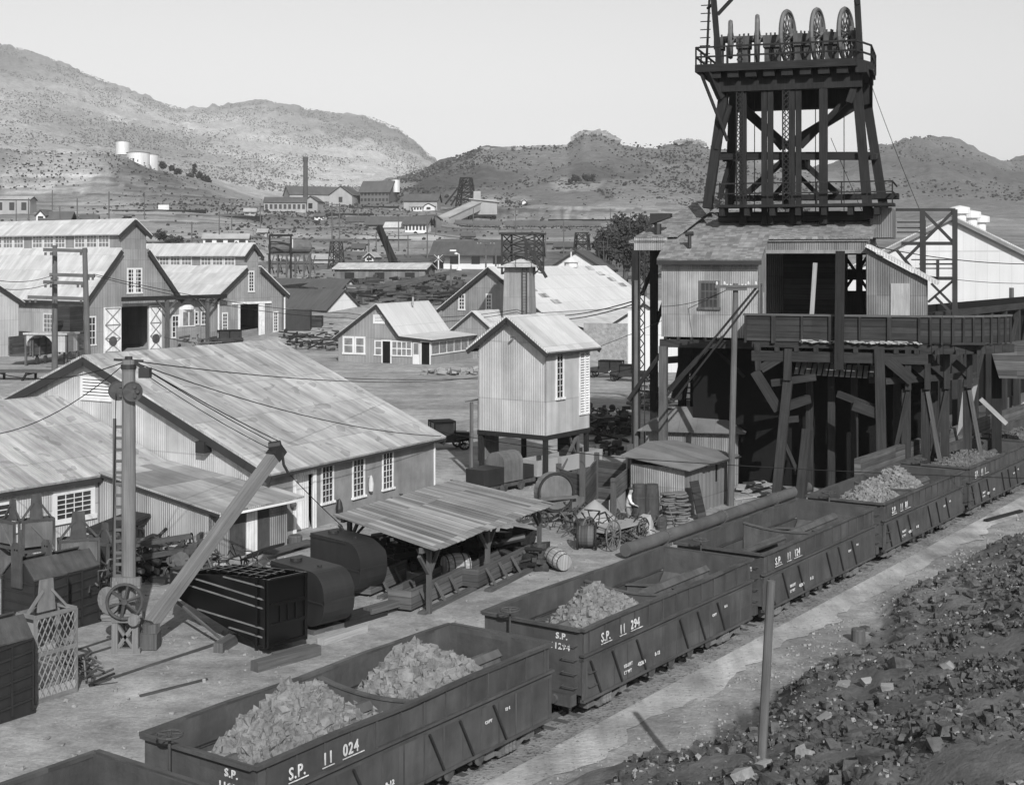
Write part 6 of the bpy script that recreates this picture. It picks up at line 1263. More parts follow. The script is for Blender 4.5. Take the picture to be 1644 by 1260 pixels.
# ------------------------------------------------------------------ long pipe beside the track
mb = MB(); pts = []
for i in range(17): x = 17.5 + i * 1.15; pts.append(Vector((x, 7.3 + .05 * math.sin(i * .4), .38 + .02 * math.sin(i))))
mb.tube(pts[0], pts[-1], .26, .26, 20); t = T("pipeline", "thick lagged pipe lying on the ground along the railway", "pipe", YF, (17.5, 7.3, 0)); t.part('pipe', mb, 'pipe_lagging'); mb = MB()
for f_ in (.18, .47, .78): d = (pts[-1] - pts[0]).normalized(); c = pts[0].lerp(pts[-1], f_); mb.tube(c - d * .1, c + d * .1, .3, None, 14); mb.beam(c - Vector((0, 0, .38)), c - Vector((0, 0, .25)), .5, .3)
t.part('collar', mb, 'timber')
# ------------------------------------------------------------------ the derrick
t = T("derrick", "tall timber derrick mast with a slanting boom, hand winch and ladder", "derrick", WF, (-11.8, 42.1, 0)); DK = t
mx, my = -11.75, 42.0; gm = lambda px, py, d=42.0: wp(px, d, py)
mb = MB(); mb.lathe([(.215, .9), (.215, 4), (.2, 8.55), (.215, 8.6), (.215, 8.72), (.19, 8.75), (.19, 8.9)], (mx, my, 0), (0, 0, 1), 14); t.part('mast', mb, 'mast_wood')
mb = MB(); mb.tube((mx, my, 8.62), (mx, my, 8.76), .235, None, 14); mb.tube((mx, my, 8.9), (mx, my, 9.0), .12); mb.beam((mx - .45, my, 8.9), (mx + .45, my, 8.86), .07); t.part('mast_cap', mb, 'steel_dark')
mb = MB()
for sx, sy in ((-.32, -.3), (.3, -.3), (-.32, .35), (.3, .35)): mb.beam((mx + sx, my + sy, 0), (mx + sx, my + sy, 2.2 if sx < 0 else 1.05), .18)
for sy in (-.3, .35): mb.beam((mx - .32, my + sy, .05), (mx + .3, my + sy, .95), .1); mb.beam((mx + .3, my + sy, .05), (mx - .32, my + sy, .95), .1); mb.beam((mx - .45, my + sy, .08), (mx + .45, my + sy, .08), .16)
mb.box(mx - .42, mx + .4, my - .42, my + .45, .95, 1.08); t.part('base_frame', mb, 'mast_wood')
bt, bb_ = wp(447, 46.5, 722), Vector((mx + .62, my + .25, .75)); mb = MB(); mb.beam(bb_, bt, .36, .34); t.part('boom', mb, 'mast_wood')
mb = MB(); d = (bt - bb_).normalized(); mb.beam(bt - d * .35, bt + d * .1, .42, .4); mb.tube(bt + Vector((-.3, -.1, .12)), bt + Vector((.1, -.1, .18)), .16); mb.path([bt + Vector((.15, -.1, -.1)), bt + Vector((.2, -.1, -.5)), bt + Vector((.35, -.05, -.8))], .05); t.part('boom_tip', mb, 'steel_dark')
mb = MB(); mb.box(bb_.x - .3, bb_.x + .25, bb_.y - .3, bb_.y + .25, 0.02, .5); mb.tube(bb_ - Vector((0, 0, .25)), bb_ + Vector((0, 0, .02)), .27); t.part('boom_foot', mb, 'timber')
for sx in (-.3, .24):
    mb = MB(); c = Vector((mx + (sx if sx < 0 else .2), my - (.05 if sx < 0 else .3), 7.95)); mb.lathe([(.05, -.06), (.26, -.045), (.3, -.06), (.3, .06), (.26, .045), (.05, .06)], c, (.45, -1, 0), 20)
    for k in range(6): a = k * 1.047; mb.tube(c + Vector((.17 * math.cos(a), -.04, .17 * math.sin(a))), c + Vector((.17 * math.cos(a), -.075, .17 * math.sin(a))), .05, None, 8)
    t.part('sheave', mb, 'steel_rust')
mb = MB(); c = Vector((mx + .02, my - .52, 1.62)); mb.wheel(c, (.1, -1, 0), .52, .05, 6, .1, .05, 24); w_ = t.part('winch_wheel', mb, 'steel_rust')
mb = MB(); mb.tube((mx - .5, my - .3, 1.62), (mx - .5, my + .3, 1.62), .3, None, 14); mb.lathe([(.1, -.05), (.3, -.04), (.42, 0), (.42, .04), (.1, .06)], (mx - .5, my - .36, 1.62), (-.5, -1, 0), 18); mb.tube((mx - .75, my - .3, 1.1), (mx + .5, my - .3, 1.15), .07); mb.box(mx - .45, mx + .45, my - .36, my - .2, 2.05, 2.3); mb.lathe([(.16, -.1), (.2, 0), (.16, .1)], (mx + .3, my - .5, 1.05), (0, -1, 0), 12); t.part('winch_drum', mb, 'mast_wood')
mb = MB(); lx = mx - .42; mb.tube((lx, my - .05, 2.0), (lx, my - .05, 7.1), .055, None, 6)
for k in range(14): mb.beam((lx, my - .05, 2.3 + k * .35), (mx - .1, my - .05, 2.3 + k * .35), .05, .09)
t.part('ladder', mb, 'pole_wood')
mb = MB(); mb.box(mx + .35, mx + .68, my - .2, my + .12, 8.35, 8.65); mb.beam((mx + .15, my, 8.85), (mx + .5, my, 8.6), .09); t.part('pulley_block', mb, 'steel_dark')
top = Vector((mx, my, 8.88)); cab = MB()
def sag(a, b, s_, n=14): a, b = Vector(a), Vector(b); return [a.lerp(b, i / n) - Vector((0, 0, 4 * s_ * (i / n) * (1 - i / n))) for i in range(n + 1)]
for b in (bt + Vector((-.2, 0, .25)), bt + Vector((0, 0, .3))): cab.path(sag(top + Vector((.4, 0, -.2)), b, .06), .017, 4)
cab.path(sag(top + Vector((.4, 0, -.35)), bt + Vector((-.3, 0, .05)), .1), .014, 4); t.part('topping_line', cab, 'wire')
for e in (wp(708, 69, 700), wp(1644, 74, 800) if False else wp(770, 90, 605), wp(-30, 50, 700), wp(-30, 52, 590)): mb = MB(); mb.path(sag(top, e, .55 if e.x > 0 else .5), .017, 4); t.part('guy_line', mb, 'wire')
mb = MB(); mb.path(sag(bt + Vector((.35, 0, -.8)), wp(550, 49.5, 845), .04), .017, 4); mb.path([(mx - .42, my - .4, 1.9), (mx - .3, my - .3, 7.9)], .012, 4); t.part('hoist_line', mb, 'wire')
# ------------------------------------------------------------------ skips and cages
def skip_black():
    f = Fr(-7.35, 41.2, math.atan2(-3.6, 3.9)); t = T("tapered_skip", "long black riveted mine skip lying on timbers, tapering to its far end", "mine skip", f, (0, 0, .3)); L = 5.3
    z0 = .28; wd = 1.45; prof = [(0, z0, 2.35), (-2.0, z0 + .22, 2.18), (-5.1, z0 + .8, 1.72)]
    mb = MB()
    for (xa, a0, a1), (xb, b0, b1) in zip(prof[:-1], prof[1:]):
        wa = wd if xa == 0 else wd * (1 if xa > -3 else .7); wb = wd * (1 if xb > -3 else .7); mb.prism([(xa, 0, a0), (xa, 0, a1), (xb, 0, b1), (xb, 0, b0)], (0, 0.05, 0)); mb.prism([(xa, wa, a0), (xa, wa, a1), (xb, wb, b1), (xb, wb, b0)], (0, -.05, 0)); mb.prism([(xa, .05, a0), (xa, wa - .05, a0), (xb, wb - .05, b0), (xb, .05, b0)], (0, 0, .04)); 
    mb.prism([(0, .05, z0), (0, wd - .05, z0), (0, wd - .05, 2.35), (0, .05, 2.35)], (-.05, 0, 0)); mb.prism([(-5.1, 0, 1.0), (-5.1, 1.0, 1.0), (-5.1, 1.0, 1.75), (-5.1, 0, 1.75)], (.05, 0, 0)); t.part('body', mb, 'steel_black')
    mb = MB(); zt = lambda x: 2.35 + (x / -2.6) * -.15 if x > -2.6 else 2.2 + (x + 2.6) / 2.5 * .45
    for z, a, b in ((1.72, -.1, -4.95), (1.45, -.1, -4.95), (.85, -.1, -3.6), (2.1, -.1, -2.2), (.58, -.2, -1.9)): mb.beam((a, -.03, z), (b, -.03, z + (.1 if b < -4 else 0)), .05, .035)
    t.part('highlight_strip', mb, 'pale_iron'); mb = MB()  # pale strips painted in as highlights along the black side
    for x in (-.12, -.5): mb.beam((x, -.03, z0), (x, -.03, 2.35), .05, .12)
    for z in (.35, .95, 1.55, 2.28): mb.beam((.02, 0, z), (.02, wd, z), .08, .1)
    for y in (.05, .45, .75, 1.05, 1.4): mb.beam((.03, y, .95), (.03, y, 1.55), .05, .05)
    for y in (.03, wd - .03): mb.beam((.02, y, z0), (.02, y, 2.35), .1, .1)
    for i in range(7): x = -.4 - i * .55; mb.beam((x, .02, zt(x)), (x - .3, wd * .8, zt(x - .3)), .07)
    for i in range(4): mb.beam((-.3, .2 + i * .35, 2.36), (-3.3, .2 + i * .3, 2.12), .05)
    t.part('angle_iron', mb, 'steel_black')
    mb = MB()
    for k in range(16): mb.box(-5.1 + random.uniform(-.25, .1), -5.0 + random.uniform(-.1, .2), random.uniform(-.1, .9), random.uniform(.0, 1.1), .85 + random.random() * .9, .95 + random.random())
    t.part('drawbar', mb, 'steel_dark'); mb = MB(); mb.beam((-4.9, -.1, 1.0), (-1.9, -.35, .3), .07); t.part('side_rod', mb, 'steel_mid'); return t
skip_black()
def round_skip(px, py, label):
    X, Y = WF.g(px, py, .3); f = Fr(X, Y, math.atan2(-3.0, 3.2)); t = T("rounded_skip", label, "mine skip", f, (0, 0, .3), "round bottomed skips"); L = 2.75; h = 1.75; wd = 1.25; r = .72
    pr = [(0, h + .3), (0, .35), (0, .3)]
    pts = [(-L, .3), (-.25, .3)] + [(-r + r * math.cos(a) + .0, h + .3 - r + r * math.sin(a)) for a in [R(k) for k in range(-0, 91, 10)]] + [(-L, h + .32)]
    pts = [(-L, .3), (-r * .9, .3)] + [(-r + r * math.cos(R(k)), .3 + r + r * math.sin(R(k))) for k in range(-80, 1, 16)] + [(-r + r * math.cos(R(k)), h + .3 - r + r * math.sin(R(k))) for k in range(0, 91, 10)] + [(-L, h + .34)]
    mb = MB(); mb.prism([(x, 0, z) for x, z in pts], (0, wd, 0)); t.part('body', mb, 'steel_dark')
    mb = MB()
    for x in (-.5, -1.2, -1.9): mb.beam((x - .3, wd + .01, h + .25), (x - .3, wd + .01, .4), .05, .06)
    mb.beam((-.03, .0, 1.15), (-.03, wd, 1.15), .1, .09); mb.beam((-L, -.02, 1.1), (-.05, -.02, 1.1), .03, .05); mb.beam((-L, -.02, 1.98), (-.75, -.02, 1.98), .03, .05); t.part('band', mb, 'steel_dark')
    mb = MB(); mb.tube((-2.2, wd * .5, h + .3), (-2.2, wd * .5, h + .42), .2, None, 12)
    mb.tube((-1.0, wd * .5, h + .3), (-1.0, wd * .5, h + .36), .08, None, 8); t.part('vent_cap', mb, 'steel_dark'); return t
round_skip(520, 1012, "black round bottomed skip lying next to the tapered skip"); round_skip(578, 955, "black round bottomed skip lying beyond the other, nearer the canopy")
def standing_skip(px, py, label, w_=1.35, d_=1.1, h=2.3, rz=None, mat='steel_dark', lean=0):
    X, Y = WF.g(px, py, 0); f = Fr(X, Y, (math.atan2(.82, .572) if rz is None else rz)); t = T("standing_skip", label, "mine skip", f, (0, 0, 0), "skips standing on end")
    mb = MB(); sh = h * .72; mb.prism([(0, -w_ / 2, .12), (0, w_ / 2, .12), (0, w_ / 2, sh), (0, w_ * .16, h * .9), (0, -w_ * .16, h * .9), (0, -w_ / 2, sh)], (d_, 0, 0)); t.part('body', mb, mat)
    mb = MB(); mb.prism([(-.04, -w_ * .16, h * .62), (-.04, w_ * .16, h * .62), (-.04, w_ * .16, h * 1.08), (-.04, w_ * .1, h * 1.13), (-.04, -w_ * .1, h * 1.13), (-.04, -w_ * .16, h * 1.08)], (-.06, 0, 0)); mb.prism([(-.03, w_ * .17, h * .92), (d_, w_ * .17, h * .92), (d_, w_ * .52, sh + .02), (-.03, w_ * .52, sh + .02)], (0, 0, .05)); mb.prism([(-.03, -w_ * .52, sh + .02), (d_, -w_ * .52, sh + .02), (d_, -w_ * .17, h * .92), (-.03, -w_ * .17, h * .92)], (0, 0, .05)); lug = t.part('lug_plate', mb, 'steel_rust'); mb = MB()
    for s_ in (-.06, .06): mb.tube((-.103, s_, h * 1.05), (-.11, s_, h * 1.05), .035, None, 8)
    t.part('lug_hole', mb, 'black', lug)
    mb = MB()
    for k in range(6):
        z = .3 + k * sh / 6.3
        for s_ in (-1, 1): mb.beam((.02, s_ * (w_ / 2 + .02), z), (d_, s_ * (w_ / 2 + .02), z + .12), .05, .05)
        mb.beam((d_ * .0 - .02, -w_ / 2, z), (-.02, w_ / 2, z), .03, .03)
    for s_ in (-1, 1): mb.beam((-.02, s_ * w_ / 2, .1), (-.02, s_ * w_ / 2, sh), .06); mb.beam((d_, s_ * w_ / 2, .1), (d_, s_ * w_ / 2, sh), .06); mb.beam((d_ / 2, s_ * (w_ / 2 + .03), .1), (d_ / 2, s_ * (w_ / 2 + .03), sh), .06)
    mb.box(-.12, d_ + .1, -w_ / 2, w_ / 2, 0, .12); t.part('rib', mb, 'steel_dark'); return t
def cage(px, py, label, w_=1.3, d_=.5, h=2.2, rz=None, lattice=True, mat='steel_rust', side='steel_mid'):
    X, Y = WF.g(px, py, 0); f = Fr(X, Y, (math.atan2(.82, .572) if rz is None else rz)); t = T("mine_cage", label, "mine cage", f, (0, 0, 0), "mine cages standing by the derrick")
    mb = MB()
    for y in (-w_ / 2, w_ / 2):
        for x in (0, d_): mb.beam((x, y, 0), (x, y, h * .8), .08)
    for z in (.08, h * .45, h * .8): mb.beam((0, -w_ / 2, z), (0, w_ / 2, z), .09, .1); mb.beam((d_, -w_ / 2, z), (d_, w_ / 2, z), .09); mb.beam((0, w_ / 2, z), (d_, w_ / 2, z), .09); mb.beam((0, -w_ / 2, z), (d_, -w_ / 2, z), .09)
    mb.box(-.05, d_ + .05, -w_ / 2, w_ / 2, 0, .06); t.part('frame', mb, mat)
    mb = MB(); mb.prism([(d_ / 2, -w_ * .22, h * .8), (d_ / 2, w_ * .22, h * .8), (d_ / 2, w_ * .16, h * 1.1), (d_ / 2, -w_ * .16, h * 1.1)], (.06, 0, 0)); mb.beam((d_ / 2, -w_ / 2, h * .8), (d_ / 2, -w_ * .1, h), .07); mb.beam((d_ / 2, w_ / 2, h * .8), (d_ / 2, w_ * .1, h), .07); t.part('bonnet', mb, mat)
    mb = MB()
    if lattice:
        n = 7
        for i in range(-n, n):
            y0 = -w_ / 2 + (i + .5) * w_ / n
            for s_ in (1, -1):
                a = Vector((-.03, y0 if s_ > 0 else -y0, .12)); b = Vector((-.03, (y0 + w_ * .85) if s_ > 0 else -(y0 + w_ * .85), h * .78)); 
                lo, hi = -w_ / 2, w_ / 2; ta = 0; tb = 1; dy = b.y - a.y
                for lim in (lo, hi):
                    k = (lim - a.y) / dy
                    if (dy > 0) == (lim == lo): ta = max(ta, k)
                    else: tb = min(tb, k)
                if tb > ta: mb.tube(a.lerp(b, ta), a.lerp(b, tb), .02, None, 4, False)
        t.part('lattice', mb, 'pale_iron'); mb = MB(); mb.box(-.02, -.0, -w_ / 2, w_ / 2, .06, .36); mb.box(.05, d_, w_ / 2 + .03, w_ / 2 + .05, .1, h * .75); t.part('kick_plate', mb, side)
    else:
        mb.box(-.02, 0, -w_ / 2 + .05, w_ / 2 - .4, .1, h * .34); mb.box(-.02, 0, -w_ / 2 + .05, w_ / 2 - .05, h * .5, h * .78); mb.box(.02, d_, w_ / 2 - .01, w_ / 2 + .02, .1, h * .7); mb.beam((-.04, -w_ / 2, h * .45), (-.04, w_ / 2 - .3, h * .75), .07); t.part('side_sheet', mb, side)
    return t
standing_skip(30, 1030, "dark standing skip with two lug holes, at the left edge behind the mesh cage", 1.6, 1.2, 2.75)
standing_skip(78, 1008, "dark ribbed skip standing right of the twin holed one", 1.5, 1.4, 2.55)
standing_skip(-40, 1160, "ribbed skip cut off by the left edge, nearest the viewer", 1.2, 1.3, 2.75)
cage(90, 1120, "pale mesh fronted mine cage standing nearest on the left", 1.3, .8, 2.9, YANG + R(90), mat='pale_iron', side='concrete')
cage(128, 985, "mine cage with sheet iron sides standing left of the derrick", 1.25, .6, 3.1, lattice=False, side='steel_mid', rz=YANG + R(60))
cage(62, 945, "tall narrow cage of rusty plates standing against the annex", 1.1, .5, 3.1, lattice=False, rz=YANG + R(70))
cage(160, 960, "narrow dark cage frame leaning behind the derrick mast", .9, .4, 2.4, lattice=False, side='steel_dark')
cage(10, 930, "half hidden rusty cage by the annex window at the left edge", 1.0, .5, 2.7, lattice=False)
# heap of scrap by the annex wall and behind the mast
random.seed(21)
def scrap(label, px0, px1, py, n, mats, hmax, z0=0, lmax=1.6, name='scrap_pile'):
    parts = {}; X0, Y0 = WF.g((px0 + px1) / 2, py, 0); t = T(name, label, "scrap", WF, (X0, Y0, 0))
    for k in range(n):
        m = random.choice(mats); mb = parts.setdefault(m, MB()); X, Y = WF.g(random.uniform(px0, px1), py + random.uniform(-12, 12), 0); z = random.random() ** 1.5 * hmax; c = Vector((X, Y, z + .06)); kind = random.random(); a = random.random() * 6.28; d = Vector((math.cos(a), math.sin(a), random.uniform(-.25, .25))).normalized(); L = random.uniform(.3, lmax)
        if kind < .35: mb.beam(c - d * L / 2, c + d * L / 2, random.uniform(.05, .18), random.uniform(.05, .22))
        elif kind < .6: mb.tube(c - d * L / 2, c + d * L / 2, random.uniform(.04, .14), None, 8)
        elif kind < .75: mb.lathe([(.05, -.1), (random.uniform(.15, .32), -.08), (random.uniform(.15, .32), .08), (.05, .1)], c, d, 12)
        elif kind < .85: mb.torus(c, d, random.uniform(.12, .3), .03, 14, 5)
        else: mb.obox(c, d, d.cross(Vector((0, 0, 1))).normalized(), Vector((0, 0, 1)), (-.3, .3, -.2, .2, -.12, .12))
    for m, b in parts.items(): t.part({'steel_dark': 'dark_iron', 'steel_rust': 'rusty_iron', 'steel_mid': 'bare_iron', 'timber': 'lumber', 'timber_pale': 'pale_lumber', 'timber_dark': 'dark_lumber', 'steel_black': 'black_iron', 'canvas': 'canvas', 'pale_rock': 'stone', 'concrete': 'pale_scrap'}.get(m, m), b, m)
    return t
scrap("heap of black iron castings and rails against the lean-to wall, behind the mast", 165, 335, 925, 170, ['steel_dark', 'steel_dark', 'steel_rust', 'steel_rust', 'steel_mid'], 1.3)
scrap("jumble of iron fittings on a low bench right of the derrick mast", 255, 335, 905, 70, ['steel_mid', 'steel_rust', 'concrete'], .8, lmax=.8)
for k, (px, py, L, a, z) in enumerate(((215, 945, 4.2, -.35, 1.5), (230, 940, 4.4, -.3, .95))):
    X, Y = WF.g(px, py, 0); mb = MB()
    for s_ in (-.12, .12): mb.beam((-L / 2, s_, z), (L / 2, s_, z + .2), .07, .14)
    one("rail_bundle", ("upper" if k == 0 else "lower") + " pair of rusty rails lying on the iron heap behind the mast", "rails", mb, 'steel_rust', Fr(X, Y, a + .9), (0, 0, z)).location = (X, Y, 0 + z)
def tangle(label, px0, px1, py, n, hmax):                # bent rods and straps lying through one another
    X0, Y0 = WF.g((px0 + px1) / 2, py, 0); t = T("rod_tangle", label, "scrap", WF, (X0, Y0, 0)); parts = {}
    for k in range(n):
        X, Y = WF.g(random.uniform(px0, px1), py + random.uniform(-14, 14), 0); a = random.random() * 6.28; L = random.uniform(.4, 1.5); p = Vector((X, Y, random.uniform(.05, hmax))); q = p + Vector((math.cos(a) * L * .7, math.sin(a) * L * .7, random.uniform(-.3, .6))); q.z = max(.05, q.z); md = (p + q) / 2 + Vector((random.uniform(-.2, .2), random.uniform(-.2, .2), random.uniform(0, .3)))
        parts.setdefault(random.choice(['steel_dark', 'steel_rust', 'steel_mid']), MB()).path([p, md, q], random.uniform(.015, .04), 5)
    for m, b_ in parts.items(): t.part({'steel_dark': 'dark_rods', 'steel_rust': 'rusty_rods', 'steel_mid': 'bare_rods'}[m], b_, m)
tangle("tangle of bent iron rods on the ground right of the mesh cage", 118, 148, 1090, 26, .5); tangle("thicket of iron rods between the standing skips and the derrick", 120, 172, 985, 60, 1.5); tangle("bent rods and straps piled over the iron heap behind the mast", 150, 240, 930, 60, 1.6); tangle("loose straps and rods lying on the tapered skip's far side", 300, 420, 930, 40, .9); tangle("bent rods among the barrels and wheels by the cart", 930, 1060, 868, 60, .8); tangle("rods and straps lying by the mixer", 880, 930, 850, 34, .6)
f = Fr(*WF.g(165, 905, 0), YANG); mb = MB(); mb.prism([(0, 0, 1.1), (2.4, 0, 1.5), (2.4, 1.3, 1.5), (0, 1.3, 1.1)], (0, 0, .1)); mb.box(.2, 2.2, .2, 1.1, 0, 1.1); one("iron_hopper", "dark iron hopper with a sloping lid behind the ladder of the mast", "hopper", mb, 'steel_dark', f, (0, 0, 0))
# timbers, blocks and planks
def timber(px0, py0, px1, py1, w_, h, label, mat='timber', name='timber', z=0, z1=None):
    a = WF.g(px0, py0, z); b = WF.g(px1, py1, z if z1 is None else z1); A = Vector((*a, z + h / 2)); B = Vector((*b, (z if z1 is None else z1) + h / 2)); mb = MB(); mb.beam(A, B, w_, h)
    c = (A + B) / 2; return one(name, label, name.replace('_', ' '), mb, mat, WF, (c.x, c.y, z))
timber(150, 1100, 362, 1030, .08, .07, "long thin rail lying on the ground from the cages toward the tapered skip", 'steel_rust', 'rail')
timber(225, 1118, 333, 1091, .1, .05, "short dark rail lying nearest the ore cars on the left", 'steel_rust', 'rail')
timber(118, 1046, 178, 1026, .06, .05, "thin pipe on the ground left of the derrick base", 'steel_rust', 'rail'); timber(120, 1058, 178, 1040, .06, .05, "second thin pipe on the ground left of the derrick base, nearer the viewer", 'steel_rust', 'rail')
timber(350, 1048, 375, 1032, .3, .3, "short timber block under the tapered skip's left side"); timber(408, 1078, 510, 1050, .34, .3, "heavy squared timber in front of the tapered skip"); timber(440, 1060, 500, 1046, .3, .22, "short timber under the near corner of the tapered skip")
timber(495, 1018, 548, 1003, .5, .14, "flat plank block in front of the first round bottomed skip", 'timber'); timber(520, 1012, 560, 1002, .35, .16, "plank end behind the flat block by the round bottomed skip", 'timber')
timber(545, 1005, 612, 985, .6, .3, "stack end of dark planks near the second round bottomed skip", 'timber_dark'); timber(560, 1000, 640, 975, .5, .2, "grey plank pile between the skips and the canopy", 'timber'); timber(590, 985, 650, 968, .4, .2, "upper grey plank lying toward the canopy post", 'timber', z=.2); timber(515, 1035, 585, 1012, .3, .2, "weathered tie lying toward the ore car beside the planks", 'timber_pale')
timber(400, 895, 470, 868, .25, .12, "long dark plank lying by the shed wall behind the rounded skips", 'timber_dark'); timber(430, 890, 500, 870, .5, .1, "low plank platform in front of the shed door", 'timber', z=.2); timber(395, 940, 440, 915, .12, .1, "thin board leading from the shed to the rounded skip", 'timber_dark')
timber(505, 868, 556, 862, .2, .2, "beam lying on the sill beneath the canopy's left corner", 'timber', z=.25)
for px, py, r in ((1600, 818, .3),): timber(1582, 838, 1640, 822, .2, .12, "dark beam lying on the road near the right edge", 'timber_dark')
mb = MB(); mb.lathe([(.28, 0), (.3, .5), (.26, .55)], (0, 0, 0), (0, 0, 1), 12); X, Y = WF.g(474, 880, 0); one("stump", "sawn round block standing by the shed door", "stump", mb, 'timber', WF, (0, 0, 0)).location = (X, Y, 0)
z_ = 0
for _ in range(8): d_ = (CAMH - z_) * FPX / (1030 - YHOR); z_ = gz((1378 - 822) * d_ / FPX, d_)
mb = MB(); mb.lathe([(.24, -.2), (.22, .38), (.2, .42)], (0, 0, 0), (0, 0, 1), 12); one("stump", "cut round stump standing alone on the bank", "stump", mb, 'timber', WF, (0, 0, 0)).location = ((1378 - 822) * d_ / FPX, d_, z_)
# barrels
def barrel(px, py, label, r=.3, h=.85, mat='barrel_wood', axis=(0, 0, 1), z=0, hoop='steel_rust'):
    X, Y = WF.g(px, py, z); t = T("barrel", label, "barrel", Fr(X, Y, 0), (0, 0, z), "barrels about the yard"); ax = Vector(axis).normalized(); o = Vector((0, 0, z)) if axis == (0, 0, 1) else Vector((0, 0, z + r)) - ax * h / 2
    mb = MB(); mb.lathe([(r * .82, 0), (r * .94, h * .2), (r, h * .5), (r * .94, h * .8), (r * .82, h), (r * .74, h - .03)], o, ax, 16); t.part('staves', mb, mat, smooth=False)
    mb = MB()
    for k in (.06, .3, .7, .94): rr = r * (.82 + .18 * math.sin(math.pi * k)) + .012; mb.lathe([(rr, h * k - .025), (rr, h * k + .025)], o, ax, 16)
    t.part('hoop', mb, hoop); return t
barrel(732, 925, "pale wooden barrel lying on a trough under the canopy", .43, .95, 'barrel_wood', (.75, .35, 0), .35)
barrel(895, 912, "half painted dark and white barrel lying tilted just right of the canopy", .38, 1.05, 'barrel_wood', (-.45, .75, .12), .05)
barrel(828, 880, "dark barrel lying at the far end under the canopy", .42, .95, 'barrel_dark', (.8, .2, 0), .25)
barrel(357, 925, "pale slatted tub standing right of the boom's foot", .28, .62, 'barrel_wood'); barrel(343, 918, "narrow grey keg standing left of the pale tub", .22, .72, 'timber_pale')
barrel(1046, 845, "tall dark oil drum pair's right drum standing by the hut", .36, 1.9, 'barrel_dark'); barrel(1026, 845, "tall dark oil drum pair's left drum standing by the hut", .34, 1.9, 'barrel_dark')
barrel(1040, 832, "short dark drum in front of the tall drums", .42, .7, 'barrel_dark'); barrel(1013, 868, "low open topped drum right of the man's feet", .4, .65, 'steel_mid'); barrel(1062, 850, "small rusty keg beside the stacked sacks", .25, .6, 'steel_rust'); barrel(938, 860, "open dark tub beside the wooden bin and the cable reel", .45, .7, 'barrel_dark'); barrel(993, 872, "short pale bucket among the wagon wheels", .3, .4, 'steel_mid')
# troughs under the canopy
def trough(px, py, L, label, w_=.9, h=.75, rz=None, mat='board_grey'):
    X, Y = WF.g(px, py, 0); f = Fr(X, Y, CF.ang if rz is None else rz); t = T("wooden_trough", label, "trough", f, (0, 0, 0), "wooden ore troughs under the canopy"); mb = MB()
    mb.box(0, L, 0, .06, .12, h); mb.box(0, L, w_ - .06, w_, .12, h); mb.box(0, .06, .06, w_ - .06, .12, h); mb.box(L - .06, L, .06, w_ - .06, .12, h); mb.box(.06, L - .06, .06, w_ - .06, .12, .2); t.part('box', mb, mat); mb = MB()
    for i in range(int(L / 1.1)): x = .6 + i * 1.1; mb.beam((x, -.02, h - .05), (x, -.42, .1), .12, .06)
    mb.beam((0, -.4, .05), (L, -.4, .05), .3, .1); mb.beam((0, .03, h + .02), (L, .03, h + .02), .1, .05); t.part('stay', mb, 'timber'); return t
trough(660, 985, 4.4, "near wooden trough braced along its side in front of the canopy posts"); trough(768, 948, 4.6, "second wooden trough running on behind the first canopy post"); trough(595, 960, 2.6, "short trough filled with scrap left of the canopy posts", .9, .8)
scrap("dark machinery and lumber stored in the shade under the canopy", 610, 850, 905, 200, ['steel_dark', 'timber_dark', 'steel_dark'], 1.1)
scrap("scrap iron spilling from the trough end by the tilted barrel", 845, 875, 905, 40, ['steel_rust', 'steel_dark'], .5, lmax=.7)
random.seed(5); mb = MB()
for k in range(420):
    x = random.uniform(-13, 18); y = random.uniform(2.4, 5.2) + (random.random() ** 2) * 1.0; r = random.uniform(.03, .2) * random.random() ** .6 + .03; mb.rock((x, y, r * .3), r)
o = one("spilled_rock", "pale broken rock strewn on the ground along the ore cars", "rubble", mb, 'rubble_pale', YF, (0, 3.5, 0)); o["kind"] = "stuff"
# ------------------------------------------------------------------ wagons, mixer, bins and the man between the canopy and the hut
def gthing(name, label, cat, px, py, ang=0, group=None, z=0):
    X, Y = WF.g(px, py, z); return T(name, label, cat, Fr(X, Y, ang), (0, 0, z), group)
t = gthing("cart", "old iron wheeled cart with a flat pale bed lying by the pipe", "cart", 985, 884, YANG - .1)
for k, (x, y, r, s_) in enumerate(((0, 0, .62, 12), (2.3, .1, .5, 10), (.3, 1.5, .58, 10), (2.5, 1.5, .5, 10))):
    mb = MB(); mb.wheel((x, y, r), (.15, -1, .05), r, .035, s_, .09, .022, 24); t.part('wheel', mb, 'steel_mid' if k % 2 == 0 else 'steel_rust')
mb = MB(); mb.box(-.3, 2.7, .25, 1.3, .72, .8); mb.prism([(2.6, -.1, .1), (3.3, .1, .1), (3.1, .3, 1.0), (2.7, .3, .9)], (0, .4, 0)); t.part('bed', mb, 'concrete'); mb = MB(); mb.beam((0, .1, .62), (0, 1.4, .6), .1); mb.beam((2.4, .1, .5), (2.4, 1.4, .5), .1)
for k in range(30): a = Vector((random.uniform(.2, 2.6), random.uniform(.0, 1.4), random.uniform(.1, .7))); mb.tube(a, a + Vector((random.uniform(-.5, .5), random.uniform(-.3, .3), random.uniform(-.2, .3))), .03, None, 5)
t.part('axle', mb, 'steel_rust')
t = gthing("cable_reel", "dark spoked cable reel standing beside the open tub", "cable reel", 957, 882, YANG + .5)
for y in (0, .75): mb = MB(); mb.wheel((0, y, .55), (0, 1, 0), .53, .045, 8, .12, .03, 22); t.part('reel_wheel', mb, 'steel_dark')
